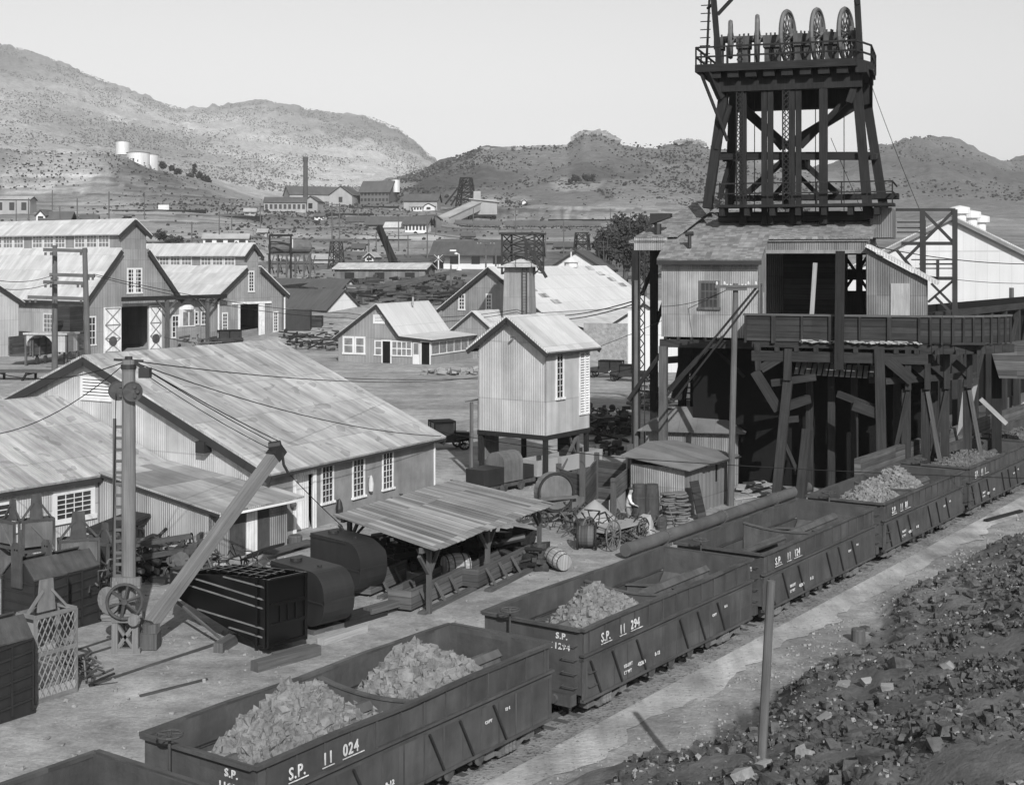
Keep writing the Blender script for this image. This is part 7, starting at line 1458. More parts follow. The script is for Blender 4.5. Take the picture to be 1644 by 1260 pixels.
mb = MB(); mb.tube((0, .06, .55), (0, .7, .55), .42, None, 18); t.part('drum', mb, 'board_grey'); mb = MB(); mb.path([(.1, -.1, 1.0), (.2, -.15, 1.55), (.55, -.1, 1.45), (.6, .3, .9)], .03, 5); mb.path([(.2, -.15, 1.55), (.2, .5, 1.6)], .03, 5); t.part('handle', mb, 'steel_dark')
t = gthing("wagon_wheel", "spoked iron wheel lying behind the cart bed", "wheel", 1020, 868, YANG); mb = MB(); mb.wheel((0, 0, .35), (.2, -.3, 1), .6, .03, 10, .09, .022, 24); t.part('rim', mb, 'steel_mid')
t = gthing("wagon_wheel", "thin iron wheel rim leaning on the stacked sacks by the hut", "wheel", 1078, 845, YANG); mb = MB(); mb.torus((0, 0, .5), (.5, -.8, .3), .5, .025, 26); t.part('rim', mb, 'steel_mid')
t = gthing("cement_mixer", "concrete mixer with a round open drum beside the wooden bin", "mixer", 893, 842, YANG - .35); mb = MB()
mb.lathe([(.55, -.1), (.85, 0), (.9, .12), (.9, .55), (.6, .95), (.3, 1.0)], (0, 0, 1.45), (-.55, -.8, .1), 22) if False else mb.lathe([(.8, .0), (.88, .06), (.9, .5), (.62, .95), (.3, 1.0)], (0, 0, 1.45), (.25, 1, -.05), 22); dm = t.part('drum', mb, 'pale_iron')
mb = MB(); mb.torus((0, -.01, 1.45), (.25, 1, -.05), .84, .07, 26); t.part('drum_ring', mb, 'steel_dark', dm); mb = MB(); mb.lathe([(.76, 0), (.2, .05)], (0, -.03, 1.45), (.25, 1, -.05), 20); t.part('drum_mouth', mb, 'steel_mid', dm)
mb = MB(); mb.beam((-1.0, -.12, 1.25), (1.0, -.25, 1.2), .14); mb.beam((-.8, .3, .5), (-.7, .1, 1.3), .12); mb.beam((.8, .3, .5), (.7, .0, 1.3), .12); mb.beam((-1.3, .0, .5), (1.6, .0, .45), .16); mb.beam((-1.3, .9, .5), (1.6, .9, .45), .16); mb.box(.9, 1.6, 0, .9, .5, 1.1); t.part('chassis', mb, 'steel_mid')
for x in (-.9, 1.2):
    for y in (-.2, 1.1): mb = MB(); mb.wheel((x, y, .36), (0, 1, 0), .34, .04, 8, .08, .025, 18); t.part('wheel', mb, 'steel_rust')
t = T("plank_bin", "low dark plank bins with tall corner posts between the tower and the hut", "bin", YF, (25, 14, 0)); b0 = YF.g(940, 835, 0); Bp = lambda px, py: Vector((*YF.g(px, py, 0), 0))
p = [Bp(897, 822), Bp(935, 835), Bp(958, 800), Bp(985, 838), Bp(1012, 812)]
def pl(a, b, z0, z1, name='boards', mat='board_grey', th=.08):
    mb = MB(); d = (b - a); n_ = Vector((-d.y, d.x, 0)).normalized(); mb.prism([a + Vector((0, 0, z0)), b + Vector((0, 0, z0)), b + Vector((0, 0, z1)), a + Vector((0, 0, z1))], n_ * th); t.part(name, mb, mat)
pl(p[0], p[1], 0, 2.05); pl(p[1], p[2], 0, 1.95); pl(p[2], p[4] + Vector((.5, .6, 0)), 0, 1.95); pl(p[3], p[4], 1.0, 1.9); pl(p[3] + Vector((.0, .15, 0)), p[4] + Vector((0, .15, 0)), .0, .98, 'pale_boards', 'concrete')
for q, h in ((p[1], 3.1), (p[0], 2.3), (p[2], 2.3), (p[3], 2.0), (p[4], 3.0)): mb = MB(); mb.beam(q, q + Vector((0, 0, h)), .2); t.part('post', mb, 'timber')
mb = MB(); mb.prism([Bp(905, 845) + Vector((0, 0, .02)), Bp(985, 868) + Vector((0, 0, .02)), Bp(1000, 848) + Vector((0, 0, .02)), Bp(960, 815) + Vector((0, 0, 1.05))], (.02, .02, .03))
for k in range(90): q = Bp(random.uniform(925, 985), random.uniform(845, 866)); mb.rock((q.x, q.y, .03), random.uniform(.03, .1))
X = MB(); c0 = Bp(955, 845); 
X.lathe([(1.5, 0), (.9, .45), (.3, 1.0), (.02, 1.2)], (c0.x, c0.y, 0), (0, 0, 1), 14); one("sand_pile", "pale cone of sand heaped against the plank bin", "sand pile", X, 'concrete', YF, (c0.x, c0.y, 0), smooth=True)
mb = MB(); random.seed(31)
for k in range(14):
    for j in range(2): mb.lathe([(.1, -.05), (.34, -.045), (.37, 0), (.34, .045), (.1, .05)], (j * .55 + random.uniform(-.1, .1), random.uniform(-.08, .08), .06 + k * .1), (random.uniform(-.08, .08), random.uniform(-.08, .08), 1), 10)
X, Y = WF.g(1074, 840, 0); one("sack_stack", "stack of flattened sacks beside the hut's end wall", "sacks", mb, 'sack', WF, (0, 0, 0)).location = (X, Y, 0)
mb = MB(); X, Y = WF.g(1128, 835, 0); mb.beam((0, 0, 0), (-.35, .35, 1.75), .62, .06); one("leaning_board", "dark board leaning on the long wall of the corrugated hut", "board", mb, 'board_dark', WF, (0, 0, 0)).location = (X, Y, 0)
for i, (px, py, a) in enumerate(((1195, 800, .3), (1205, 790, .9), (1220, 798, .5), (1190, 788, 1.3), (1212, 782, .2), (1228, 788, .8))):
    X, Y = WF.g(px, py, 0); mb = MB(); mb.obox((0, 0, .03 + i * .05), (math.cos(a), math.sin(a), .05), (-math.sin(a), math.cos(a), .02), (0, 0, 1), (-.6, .6, -.2, .2, 0, .05)); one("scrap_board", ["board lying lowest", "board propped at the back", "board lying rightmost", "board lying farthest left", "small board at the top", "board near the trestle post"][i] + " of the loose boards between hut and trestle", "board", mb, 'timber_pale', WF, (0, 0, 0), "loose boards by the trestle").location = (X, Y, 0)
# the man
def person(px, py, ang):
    X, Y = WF.g(px, py, 0); t = T("person", "man in a white shirt, pale trousers and dark cap standing by the oil drums", "person", Fr(X, Y, ang), (0, 0, 0))
    def skin(name, chains, mat, parent):
        vs, es, rs = [], [], []; idx = {}
        for ch in chains:
            prev = None
            for (k, co, r) in ch:
                if k not in idx: idx[k] = len(vs); vs.append(co); rs.append(r)
                if prev is not None: es.append((prev, idx[k]))
                prev = idx[k]
        me = bpy.data.meshes.new(name); me.from_pydata(vs, es, []); o = bpy.data.objects.new(name, me); C.objects.link(o); o.parent = parent
        m = o.modifiers.new("skin", 'SKIN'); m.use_smooth_shade = True; sv = me.skin_vertices[0].data
        for i, r in enumerate(rs): sv[i].radius = (r, r) if not isinstance(r, tuple) else r
        sv[0].use_root = True; s2 = o.modifiers.new("sub", 'SUBSURF'); s2.levels = 2; s2.render_levels = 2
        me2 = bpy.data.meshes.new_from_object(o.evaluated_get(bpy.context.evaluated_depsgraph_get())); o.modifiers.clear(); o.data = me2; me2.materials.clear(); me2.materials.append(MATS[mat]); me2.polygons.foreach_set("use_smooth", [True] * len(me2.polygons)); me2.name = name; return o
    pel = ('p', (0, 0, .92), (.13, .16)); che = ('c', (.04, 0, 1.28), (.12, .17)); nk = ('n', (.07, 0, 1.5), .055); hd = ('h', (.12, 0, 1.6), (.075, .08)); tp = ('t', (.12, 0, 1.72), (.085, .08))
    legs = []
    for s_, fx in ((-1, .06), (1, -.05)): legs.append([pel, ('hip%d' % s_, (0, s_ * .1, .86), .1), ('kn%d' % s_, (.03 + fx * .5, s_ * .11, .48), .065), ('an%d' % s_, (fx - .02, s_ * .11, .09), .045), ('to%d' % s_, (fx + .16, s_ * .13, .04), .04)])
    arms = []
    for s_, el, wr in ((-1, (.16, -.27, 1.14), (.34, -.2, 1.02)), (1, (.05, .27, 1.12), (.24, .24, .98))):
        a = [che, ('sh%d' % s_, (.04, s_ * .2, 1.41), .06), ('el%d' % s_, el, .042), ('wr%d' % s_, wr, .03), ('pa%d' % s_, (wr[0] + .06, wr[1], wr[2] - .02), (.03, .03))]; arms.append(a)
        for q in range(4): arms.append([a[-1], ('f%d%d' % (s_, q), (wr[0] + .11, wr[1] + (q - 1.5) * .018, wr[2] - .03 - .01 * abs(q - 1.5)), .009), ('g%d%d' % (s_, q), (wr[0] + .14, wr[1] + (q - 1.5) * .018, wr[2] - .06), .008)])
        arms.append([a[-1], ('th%d' % s_, (wr[0] + .07, wr[1] - s_ * .04, wr[2] - .01), .01), ('ti%d' % s_, (wr[0] + .1, wr[1] - s_ * .05, wr[2] - .03), .009)])
    face_ = [[hd, ('nose', (.205, 0, 1.625), .014)], [hd, ('ear1', (.11, .085, 1.63), .016)], [hd, ('ear2', (.11, -.085, 1.63), .016)], [hd, ('chin', (.17, 0, 1.55), .035)]]
    body = skin('body', [[pel, che, nk, hd, tp]] + legs + arms + face_, 'skin', t.o)
    g = .022
    skin('shirt', [[('p', (0, 0, .98), (.145, .175)), ('c', (.04, 0, 1.28), (.145, .195)), ('n', (.06, 0, 1.45), .08)]] + [[('c', (.04, 0, 1.28), (.145, .195)), ('sh%d' % s_, (.04, s_ * .2, 1.41), .085), ('el%d' % s_, e, .062), ('w%d' % s_, tuple(.35 * a + .65 * b for a, b in zip(e, w_)), .052)] for s_, e, w_ in ((-1, (.16, -.27, 1.14), (.34, -.2, 1.02)), (1, (.05, .27, 1.12), (.24, .24, .98)))], 'shirt', body)
    skin('trousers', [[('p', (0, 0, .92), (.15, .178)), ('hip%d' % s_, (0, s_ * .1, .84), .118), ('kn%d' % s_, (.03 + fx * .5, s_ * .11, .48), .09), ('an%d' % s_, (fx - .02, s_ * .11, .12), .075)] for s_, fx in ((-1, .06), (1, -.05))], 'trousers', body)
    mb = MB(); mb.lathe([(.1, 0), (.115, .03), (.12, .07), (.06, .1), (.01, .105)], (.115, 0, 1.685), (0, 0, 1), 14); mb.prism([(.2, -.07, 1.69), (.29, -.04, 1.675), (.29, .04, 1.675), (.2, .07, 1.69)], (0, 0, .015)); o = mb.build('cap', 'cap_cloth', body)
    mb = MB()
    for s_ in (-1, 1): mb.lathe([(.04, 0), (.055, .03), (.05, .12)], ((.06 if s_ < 0 else -.05), s_ * .115, 0), (0, 0, 1), 8); mb.box((.06 if s_ < 0 else -.05) - .06, (.06 if s_ < 0 else -.05) + .2, s_ * .12 - .05, s_ * .12 + .05, 0, .07)
    mb.build('boots', 'trim_dark', body); return t
person(1009, 846, R(-12))
# ------------------------------------------------------------------ mine locomotive and its cars under the tower
t = gthing("mine_locomotive", "small round cabbed mine locomotive under the tower's near edge", "locomotive", 795, 790, YANG - .08); mb = MB()
pr = [(-.62, .55), (.62, .55), (.62, 1.5)] + [(.62 * math.cos(R(k)), 1.5 + .55 * math.sin(R(k))) for k in range(15, 166, 15)] + [(-.62, 1.5)]
mb.prism([(0, y, z) for y, z in pr], (1.5, 0, 0)); t.part('cab', mb, 'steel_mid'); mb = MB(); mb.box(1.5, 2.5, -.55, .55, .55, 1.2); mb.box(-1.6, 0, -.6, .6, .5, 1.35); t.part('battery_box', mb, 'steel_dark'); mb = MB(); mb.box(-1.7, 2.7, -.5, .5, .3, .5); mb.beam((2.6, -.5, .5), (2.9, .5, .5), .1); t.part('frame', mb, 'steel_rust')
for x in (.1, 1.5):
    for y in (-.5, .5): mb = MB(); mb.lathe([(.05, -.05), (.28, -.04), (.3, .02), (.05, .05)], (x, y, .3), (0, 1, 0), 14); t.part('wheel', mb, 'steel_rust')
b0 = None
def mine_car(): 
    t = T("mine_car", "first pale ore tub coupled behind the small locomotive", "mine car", Fr(0, 0, 0), (0, 0, 0), "ore tubs behind the small locomotive"); mb = MB()
    mb.prism([(0, -.55, .5), (0, .55, .5), (0, .6, 1.35), (0, -.6, 1.35)], (.06, 0, 0)); mb.prism([(1.7, -.55, .5), (1.7, .55, .5), (1.7, .6, 1.35), (1.7, -.6, 1.35)], (.06, 0, 0))
    for s_ in (-1, 1): mb.prism([(.06, s_ * .55, .5), (1.7, s_ * .55, .5), (1.7, s_ * .6, 1.35), (.06, s_ * .6, 1.35)], (0, .05, 0))
    mb.box(.06, 1.7, -.55, .55, .5, .55); t.part('tub', mb, 'concrete'); mb = MB(); mb.box(-.12, 1.9, -.35, .35, .34, .5); t.part('frame', mb, 'steel_rust')
    for x in (.4, 1.35):
        for y in (-.5, .5): mb = MB(); mb.lathe([(.05, -.05), (.26, -.04), (.28, .02), (.05, .05)], (x, y, .28), (0, 1, 0), 14); t.part('wheel', mb, 'steel_rust')
    return t
mc = mine_car(); fl = Fr(*WF.g(795, 790, 0), YANG - .08)
for i, lb in enumerate(("first pale ore tub coupled behind the small locomotive", "second pale ore tub in the string under the tower", "last pale ore tub of the string, half behind the tower post")):
    tgt = mc.o if i == 0 else copy_tree(mc.o); tgt.location = fl.w(2.75 + i * 2.05, 0, 0); tgt.rotation_euler = (0, 0, fl.ang); tgt["label"] = lb
mb = MB(); mb.box(0, .9, 0, .9, 0, 1.3); X, Y = WF.g(737, 770, 0); 
# ------------------------------------------------------------------ vehicles and odds by the workshops
def old_car(px, py, ang, label, sc=1.0, truck=False):
    t = gthing("parked_car" if not truck else "parked_truck", label, "car" if not truck else "truck", px, py, ang); m = 'steel_dark'
    mb = MB(); mb.box(-2.0, 1.0, -.75, .75, .55, 1.0); mb.prism([(1.0, -.5, .55), (2.0, -.4, .55), (2.0, -.4, 1.1), (1.0, -.55, 1.2)], (0, 1.0, 0)); t.part('body', mb, m)
    mb = MB(); mb.box(-.6 if truck else -1.8, .9, -.72, .72, 1.85, 1.95); 
    for x in ((-.55, .85) if truck else (-1.75, -.4, .85)):
        for y in (-.68, .68): mb.beam((x, y, 1.0), (x, y, 1.86), .09)
    t.part('roof', mb, 'black'); mb = MB(); mb.box(-.5 if truck else -1.7, .8, -.6, .6, 1.0, 1.84); t.part('cabin_glass', mb, 'glass')
    if truck: mb = MB(); mb.box(-3.2, -.7, -.9, .9, .9, 1.2); t.part('bed', mb, 'timber_dark')
    for x in (-1.5 if not truck else -2.4, 1.5):
        for y in (-.75, .75): mb = MB(); mb.wheel((x, y, .42), (0, 1, 0), .36, .07, 10, .1, .02, 18); t.part('wheel', mb, 'rubber')
        mb = MB()
    for y in (-.75, .75): mb.beam((-2.1, y, .75), (-.9, y, .85), .25, .06); mb.beam((.9, y, .7), (2.05, y, .88), .25, .06)
    t.part('fender', mb, m); mb = MB()
    for y in (-.45, .45): mb.lathe([(.05, 0), (.16, .1), (.16, .14)], (2.0, y, 1.0), (1, 0, 0), 10)
    t.part('headlight', mb, 'insulator'); t.o.scale = (sc,) * 3; return t
old_car(362, 556, R(200), "dark open sided car parked in front of the smaller workshop", 1.15)
old_car(706, 722, R(20), "dark truck chassis standing beyond the far end of the long shed", .95, True)
old_car(975, 606, R(165), "dark car parked beyond the tower near the pole", .9)
old_car(1008, 612, R(165), "dark truck parked at the foot of the headframe columns", .85, True)
t = gthing("boiler_stove", "small arched iron forge shelter standing on legs before the workshop", "shelter", 62, 588, R(-10)); pr = [(-1.6, 1.2), (1.6, 1.2), (1.6, 3.2)] + [(1.6 * math.cos(R(k)), 3.2 + .0 * k) for k in (90,)] + [(-1.6, 3.2)]
mb = MB(); mb.box(-1.9, 3.4, 0, 3, 3.5, 3.7); mb.box(1.6, 3.3, .2, 2.8, 1.6, 3.5); mb.prism([(1.6 * math.cos(R(k)), .2, 2.2 + 1.3 * math.sin(R(k))) for k in range(0, 181, 20)] + [(-1.7, .2, 3.5), (1.7, .2, 3.5)], (0, 2.6, 0)); t.part('hood', mb, 'iron_siding_light')
mb = MB()
for x in (-1.7, 1.7, 3.2):
    for y in (.3, 2.7): mb.beam((x, y, 0), (x, y, 3.5), .22)
t.part('leg', mb, 'timber')
# flat railway wagon row left of the workshop
t = T("gondola_wagon", "grey plank sided railway wagon standing beside the largest workshop", "wagon", MF, (-8, 10, 0)); A = Vector((*MF.g(150, 572, 0), 0)); B = Vector((*MF.g(-40, 600, 0), 0)); f2 = Fr(MF.w(A.x, A.y).x, MF.w(A.x, A.y).y, math.atan2(MF.w(B.x, B.y).y - MF.w(A.x, A.y).y, MF.w(B.x, B.y).x - MF.w(A.x, A.y).x))
bpy.data.objects.remove(t.o); t = T("gondola_wagon", "grey plank sided railway wagon standing beside the largest workshop", "wagon", f2, (0, 0, 0)); mb = MB(); mb.box(2.2, 15, 0, .15, 1.1, 3.2); mb.box(2.2, 15, -2.6, -2.45, 1.1, 3.2); mb.box(2.2, 2.35, -2.45, 0, 1.1, 3.2); mb.box(2.2, 15, -2.45, 0, 1.0, 1.2); t.part('body', mb, 'board_grey'); mb = MB()
for k in range(9): mb.box(2.6 + k * 1.5, 2.75 + k * 1.5, .15, .3, .9, 3.2)
mb.box(2.2, 15, .15, .25, 3.1, 3.3); t.part('stake', mb, 'timber')
for x in (4, 5.8, 11.5, 13.3): mb = MB(); mb.lathe([(.1, 0), (.45, .02), (.48, .1), (.1, .14)], (x, -.1, .48), (0, 1, 0), 14); t.part('wheel', mb, 'steel_rust')
mb = MB(); mb.box(-.2, 3.2, -2.4, -.4, 1.2, 6.2); mb.box(3.3, 4.6, -1.6, -1.2, 4.0, 4.6); o = one("iron_tank", "tall dark box tank standing between the wagon and the workshop corner", "tank", mb, 'board_dark', f2, (0, 0, 0)); o.location = f2.w(1.0, -.5, 0)
t = gthing("lumber_rack", "low timber rack with long boards in the yard behind the gable", "lumber rack", 50, 610, R(-3)); mb = MB()
for k in range(7): mb.box(-4.5 + random.uniform(-.6, .6), 5 + random.uniform(-.5, 1), -1.2 + k * .35, -1.0 + k * .35, .8, .95)
t.part('boards', mb, 'timber'); mb = MB()
for x in (-3.2, 0, 3.5): mb.beam((x, -1.2, .7), (x, 1.3, .7), .25); mb.beam((x - .5, -1, 0), (x, -1, .8), .2); mb.beam((x, 1.1, 0), (x, 1.1, .7), .2)
t.part('trestle', mb, 'timber_dark')
scrap("dark heaps of scrap and lumber in front of the white store", 455, 545, 552, 160, ['steel_dark', 'timber_dark', 'steel_rust'], 2.2, lmax=6); scrap("odds of machinery along the workshop wall under the crane", 280, 352, 556, 70, ['steel_dark', 'steel_mid', 'timber'], 1.8, lmax=3)
X, Y = WF.g(478, 548, 0); mb = MB(); mb.box(-1.6, 1.9, -1, 1, .3, 4.6); mb.beam((-2.4, 0, 0), (-2.2, 0, 7.5), .7); one("iron_hoist", "dark iron box and hoist post left of the white store", "hoist", mb, 'steel_dark', WF, (0, 0, 0)).location = (X, Y, 0); mb = MB(); mb.box(-1.9, 1.9, -1, 1, .3, 3.6); X, Y = WF.g(497, 546, 0); one("iron_bin", "dark square bin in front of the white store wall", "bin", mb, 'board_dark', WF, (0, 0, 0)).location = (X, Y, 0)
t = gthing("pump_house", "small grey shack with a sloping lid beside the crane post", "shack", 312, 555, YANG); mb = MB(); mb.box(0, 2.6, 0, 2.2, 0, 3.4); t.part('wall', mb, 'iron_siding'); mb = MB(); mb.slab([(-.3, -.3, 3.3), (2.9, -.3, 3.7), (2.9, 2.5, 3.7), (-.3, 2.5, 3.3)], -.15); t.part('roof', mb, 'iron_siding_dark'); mb = MB(); mb.box(3.0, 5.2, -.4, 1.4, 0, 3.0); t.part('annex_tank', mb, 'steel_rust')
t = gthing("bay_shelter", "white framed glass box on a rounded grey tank under the crane beam", "shelter", 290, 560, YANG); mb = MB(); mb.box(0, 2.4, -.2, 1.2, 2.9, 5.2); mb.lathe([(1.2, 0), (1.2, .3), (.8, .6), (.1, .7)], (1.2, .5, 5.2), (0, 0, 1), 14); t.part('lamp_box', mb, 'white_paint'); mb = MB(); mb.box(-.6, 3.4, -.1, 1.6, 0, 2.85); t.part('tank', mb, 'iron_siding'); mb = MB(); mb.box(.25, 1.1, -.24, -.21, 3.1, 4.9); mb.box(1.35, 2.15, -.24, -.21, 3.1, 4.9); t.part('pane', mb, 'glass_pale')
# materials lying behind the tower and under the headframe
scrap("rows of dark drums and castings lying behind the tower", 945, 1015, 690, 150, ['steel_dark', 'steel_dark', 'steel_rust'], 1.2, lmax=1.6)
for i, (px, py, n) in enumerate(((960, 672, 7), (985, 665, 6))):
    for k in range(n): pass
scrap("stacked lumber and gear beyond the hip roofed hut", 1020, 1075, 650, 90, ['timber', 'timber_pale', 'steel_rust'], 1.2, lmax=2.5); scrap("loose timbers on the bright ground right of the tower", 955, 1000, 720, 24, ['timber', 'timber_dark'], .3, lmax=2.5)
scrap("dark gear lying in the shade below the headhouse", 1075, 1240, 700, 160, ['steel_dark', 'timber_dark'], 1.5, lmax=2.5)
mb = MB(); mb.beam((0, 0, 0), (7, .5, .5), .8, .5); X, Y = WF.g(1060, 655, 0); one("fallen_beam", "heavy dark beam lying behind the hipped hut's ridge", "beam", mb, 'timber_dark', WF, (0, 0, 0)).location = (X, Y, 3.8)
mb = MB(); mb.obox((0, 0, 0), (.97, -.24, 0), (.24, .97, 0), (0, 0, 1), (0, 16, 0, .5, 0, 4.4)); X, Y = WF.g(940, 583, 0); one("stone_wall", "stone retaining wall in the shade beyond the tower", "wall", mb, 'stone_wall', WF, (0, 0, 0)).location = (X, Y + 4, 0)
mb = MB(); mb.obox((0, 0, 0), (1, -.1, 0), (.1, 1, 0), (0, 0, 1), (0, 5.2, 0, .4, 0, 6.5)); X, Y = WF.g(1016, 605, 0); one("white_wall", "bright white building wall seen between the headhouse posts", "wall", mb, 'white_wall', WF, (0, 0, 0)).location = (X, Y + 6, 0)
t = T("tent_roof_shed", "small pale gabled shed under the headhouse eave beyond the tower", "shed", Fr(*WF.g(985, 570, 0), R(-20)), (0, 0, 0)); gable_house(t, 0, 8, 0, 8, 0, 4.0, 6.5, 'y', (.3, .4), 'white_wall', 'roof_pale', 'trim_dark')
# ------------------------------------------------------------------ poles and wires
def pole(px, ytop, d, ybase=None, r=.14, arms=(), label='', lean=0, z0=None, mat='pole_wood', name="utility_pole", group="utility poles"):
    X = (px - 822) * d / FPX; zb = (CAMH - (ybase - YHOR) * d / FPX) if ybase else gz(X, d); zt = CAMH - (ytop - YHOR) * d / FPX
    if z0 is not None: zb = z0
    t = T(name, label, "pole", Fr(X, d, 0), (0, 0, zb), group); mb = MB(); mb.tube((-lean, 0, zb - .1), (0, 0, zt), r * 1.15, r * .85, 10); t.part('shaft', mb, mat)
    for (ya, hw, dy) in arms:
        z = CAMH - (ya - YHOR) * d / FPX; mb = MB(); mb.beam((-hw, -r - .06, z - dy), (hw, -r - .06, z + dy), .12, .14); a = t.part('cross_arm', mb, mat); mb = MB()
        for k in (-.9, -.55, .55, .9): mb.lathe([(.03, 0), (.06, .05), (.05, .14), (.02, .18)], (hw * k, -r - .06, z + .07 + dy * k), (0, 0, 1), 6)
        t.part('insulator', mb, 'insulator', a)
    return t
t = pole(88, 394, 140, 607, .28, (), "left of two tall poles joined by crossarms before the workshop", z0=0, group=None); t = pole(136, 398, 138, 590, .28, (), "right of two tall poles joined by crossarms before the workshop", z0=0, lean=-.35, group=None)
d = 139
for ya, xa, xb in ((401, 70, 140), (441, 80, 152), (453, 70, 135), (477, 45, 140)):
    mb = MB(); mb.beam(wp(xa, d - .6, ya), wp(xb, d - .6, ya + (2 if ya < 470 else 3)), .3, .35)
    for q in (xa + 3, xa + 12, xb - 10, xb - 3): c = wp(q, d - .6, ya + 4); mb.tube(c, c - Vector((0, 0, .3)), .12, None, 6)
    c = wp((xa + xb) / 2, d - .6, ya); mb2 = [v - c for v in mb.v]; o = one("cross_arm", {401: "top crossbeam joining the two tall poles", 441: "second crossbeam joining the two tall poles", 453: "third crossbeam, short on the left of the two tall poles", 477: "lowest long beam behind the two tall poles"}[ya], "crossarm", mb, 'pole_wood', WF, tuple(c))
t = pole(1181, 455, 66.5, 800, .15, ((460, 1.05, 0), (464, .5, 0)), "brown pole with short crossarms in front of the headhouse cabin", lean=.25, z0=0); mb = MB(); mb.beam((1.0, -.1, 10.6), (-3.4, -.6, 5.4), .07, .1); mb.beam((1.1, -.1, 10.45), (-3.1, -.5, 5.1), .06, .09); t.part('strut', mb, 'timber_dark')
mb = MB()
for p in range(5): mb.tube((0, 0, 0), (0, 0, 0), .1)
pole(1021, 450, 74, 700, .13, (), "thin dark pole at the left corner of the headhouse", z0=0)
X0, Y0 = 5.9, 32.7; zb = gz(X0, Y0); 
z_ = 0
for _ in range(10): dd = (CAMH - z_) * FPX / (1225 - YHOR); z_ = gz((1222 - 822) * dd / FPX, dd)
p0 = Vector(((1222 - 822) * dd / FPX, dd, z_ - .15)); zt = CAMH - (932 - YHOR) * dd / FPX; p1 = Vector(((1238 - 822) * dd / FPX, dd, zt)); mb = MB(); mb.tube(p0, p1, .095, .085, 12); o = one("leaning_post", "bare leaning post standing in the rock bank right of the ore cars", "post", mb, 'pole_wood', WF, tuple(p0))
for (px, yt, d, yb, arms, lb) in [(533, 325, 330, 432, ((328, 1.7, 0),), "left pole of the tall pair behind the workshops"), (545, 326, 332, 432, ((329, 1.7, 0),), "right pole of the tall pair behind the workshops"), (686, 355, 330, 432, (), "bare pole right of the slanting boom"), (604, 372, 330, 425, ((376, 2.2, 0), (383, 1.6, 0)), "pole with two crossarms left of the slanting boom"), (592, 385, 320, 430, (), "short pole behind the plank shed"), (175, 308, 420, 357, (), "dark pole above the largest workshop's roof"), (308, 356, 350, 392, ((360, 1.4, 0),), "pole with one crossarm above the smaller workshop"), (124, 318, 430, 357, (), "pole beside the dark hipped house"), (46, 318, 450, 357, (), "pole at the left edge of the village"), (780, 392, 240, 470, ((392, 1.6, 0),), "thin pole with a top crossarm before the depot"), (796, 408, 245, 470, (), "short pole right of the depot pole"), (876, 372, 330, 432, (), "pole right of the small truss headframe"), (870, 388, 330, 432, (), "shorter pole right of the small truss headframe"), (724, 425, 235, 470, (), "pole before the scrap yard"), (655, 378, 330, 425, (), "pale pole near the boom's tip"), (1013, 372, 330, 420, (), "pole by the big dark tree"), (936, 372, 330, 420, ((376, 1.5, 0), (384, 1.3, 0)), "double armed pole left of the big tree"), (944, 374, 332, 420, ((378, 1.5, 0),), "pole next to the double armed pole"), (84, 305, 520, 340, (), "far pole by the village trestle")]:
    pole(px, yt, d, None, .16 if d < 400 else .2, arms, lb)
rp = random.Random(77)
for i, (px, h) in enumerate(((26, 7), (96, 8), (150, 7), (232, 8), (352, 8), (372, 8), (418, 9), (575, 9), (640, 9), (700, 8), (760, 9), (828, 9), (905, 9), (980, 8))):
    d = rp.uniform(330, 480); X = (px - 822) * d / FPX; zt = gz(X, d) + h
    pole(px, YHOR + (CAMH - zt) * FPX / d, d, None, .15, ((YHOR + (CAMH - zt + .6) * FPX / d, 1.1, 0),) if i % 2 else (), ["thin pole", "thin crossarmed pole"][i % 2] + " standing on the town slope", group=["bare poles on the slope", "crossarmed poles on the slope"][i % 2])
WIRES = []
def wire(pts, label, r=.016, sg=.6, n=16):
    mb = MB()
    for a, b in zip(pts[:-1], pts[1:]): mb.path(sag(a, b, sg, n), r, 4)
    c = Vector(pts[0]); o = one("overhead_wire", label, "wire", mb, 'wire', WF, tuple(c), "overhead wires"); return o
wire([wp(690, 72, 690), wp(1181, 66, 740) if False else wp(1000, 60, 735), wp(1660, 60, 768)], "long cable crossing in front of the tower base, the hut and the trestle", .018, .1)
wire([wp(450, 100, 598), wp(800, 80, 606), wp(1022, 74, 590)], "wire crossing the tower house at mid height", .02, .3)
wire([wp(815, 72.5, 590) if False else wp(770, 120, 605), wp(1022, 74, 520) if False else wp(1168, 66.5, 465)], "wire running from the yard up to the brown pole's crossarm", .016, .8)
wire([wp(150, 139, 440), wp(560, 190, 503), wp(830, 160, 497), wp(1022, 74, 482)], "upper wire from the twin poles past the office roof to the headhouse", .035, .8)
wire([wp(152, 139, 443), wp(560, 190, 511), wp(830, 160, 501), wp(1022, 74, 487)], "lower wire from the twin poles past the office roof to the headhouse", .035, .9)
wire([wp(-20, 120, 447), wp(88, 139, 441)], "wire coming in from the left to the twin poles", .03, .5); wire([wp(-20, 110, 460), wp(88, 139, 452)], "second wire coming in from the left to the twin poles", .03, .5)
wire([wp(545, 520, 352) if False else wp(545, 331, 372), wp(686, 330, 375), wp(876, 330, 385)], "wire between the poles behind the scrap yard", .06, .8)
wire([wp(1022, 74, 508) if False else wp(1062, 70, 492), wp(1168, 66.5, 465)], "short wire from the cabin's left corner to the brown pole", .014, .2)
wire([wp(1400, 84, 140), wp(1480, 90, 345)], "thin cable slanting down from the headframe's top right corner", .02, .2); wire([wp(1334, 84, 222), wp(1384, 84, 378) if False else wp(1420, 95, 420)], "cable slanting down behind the headframe's right leg", .02, .1)
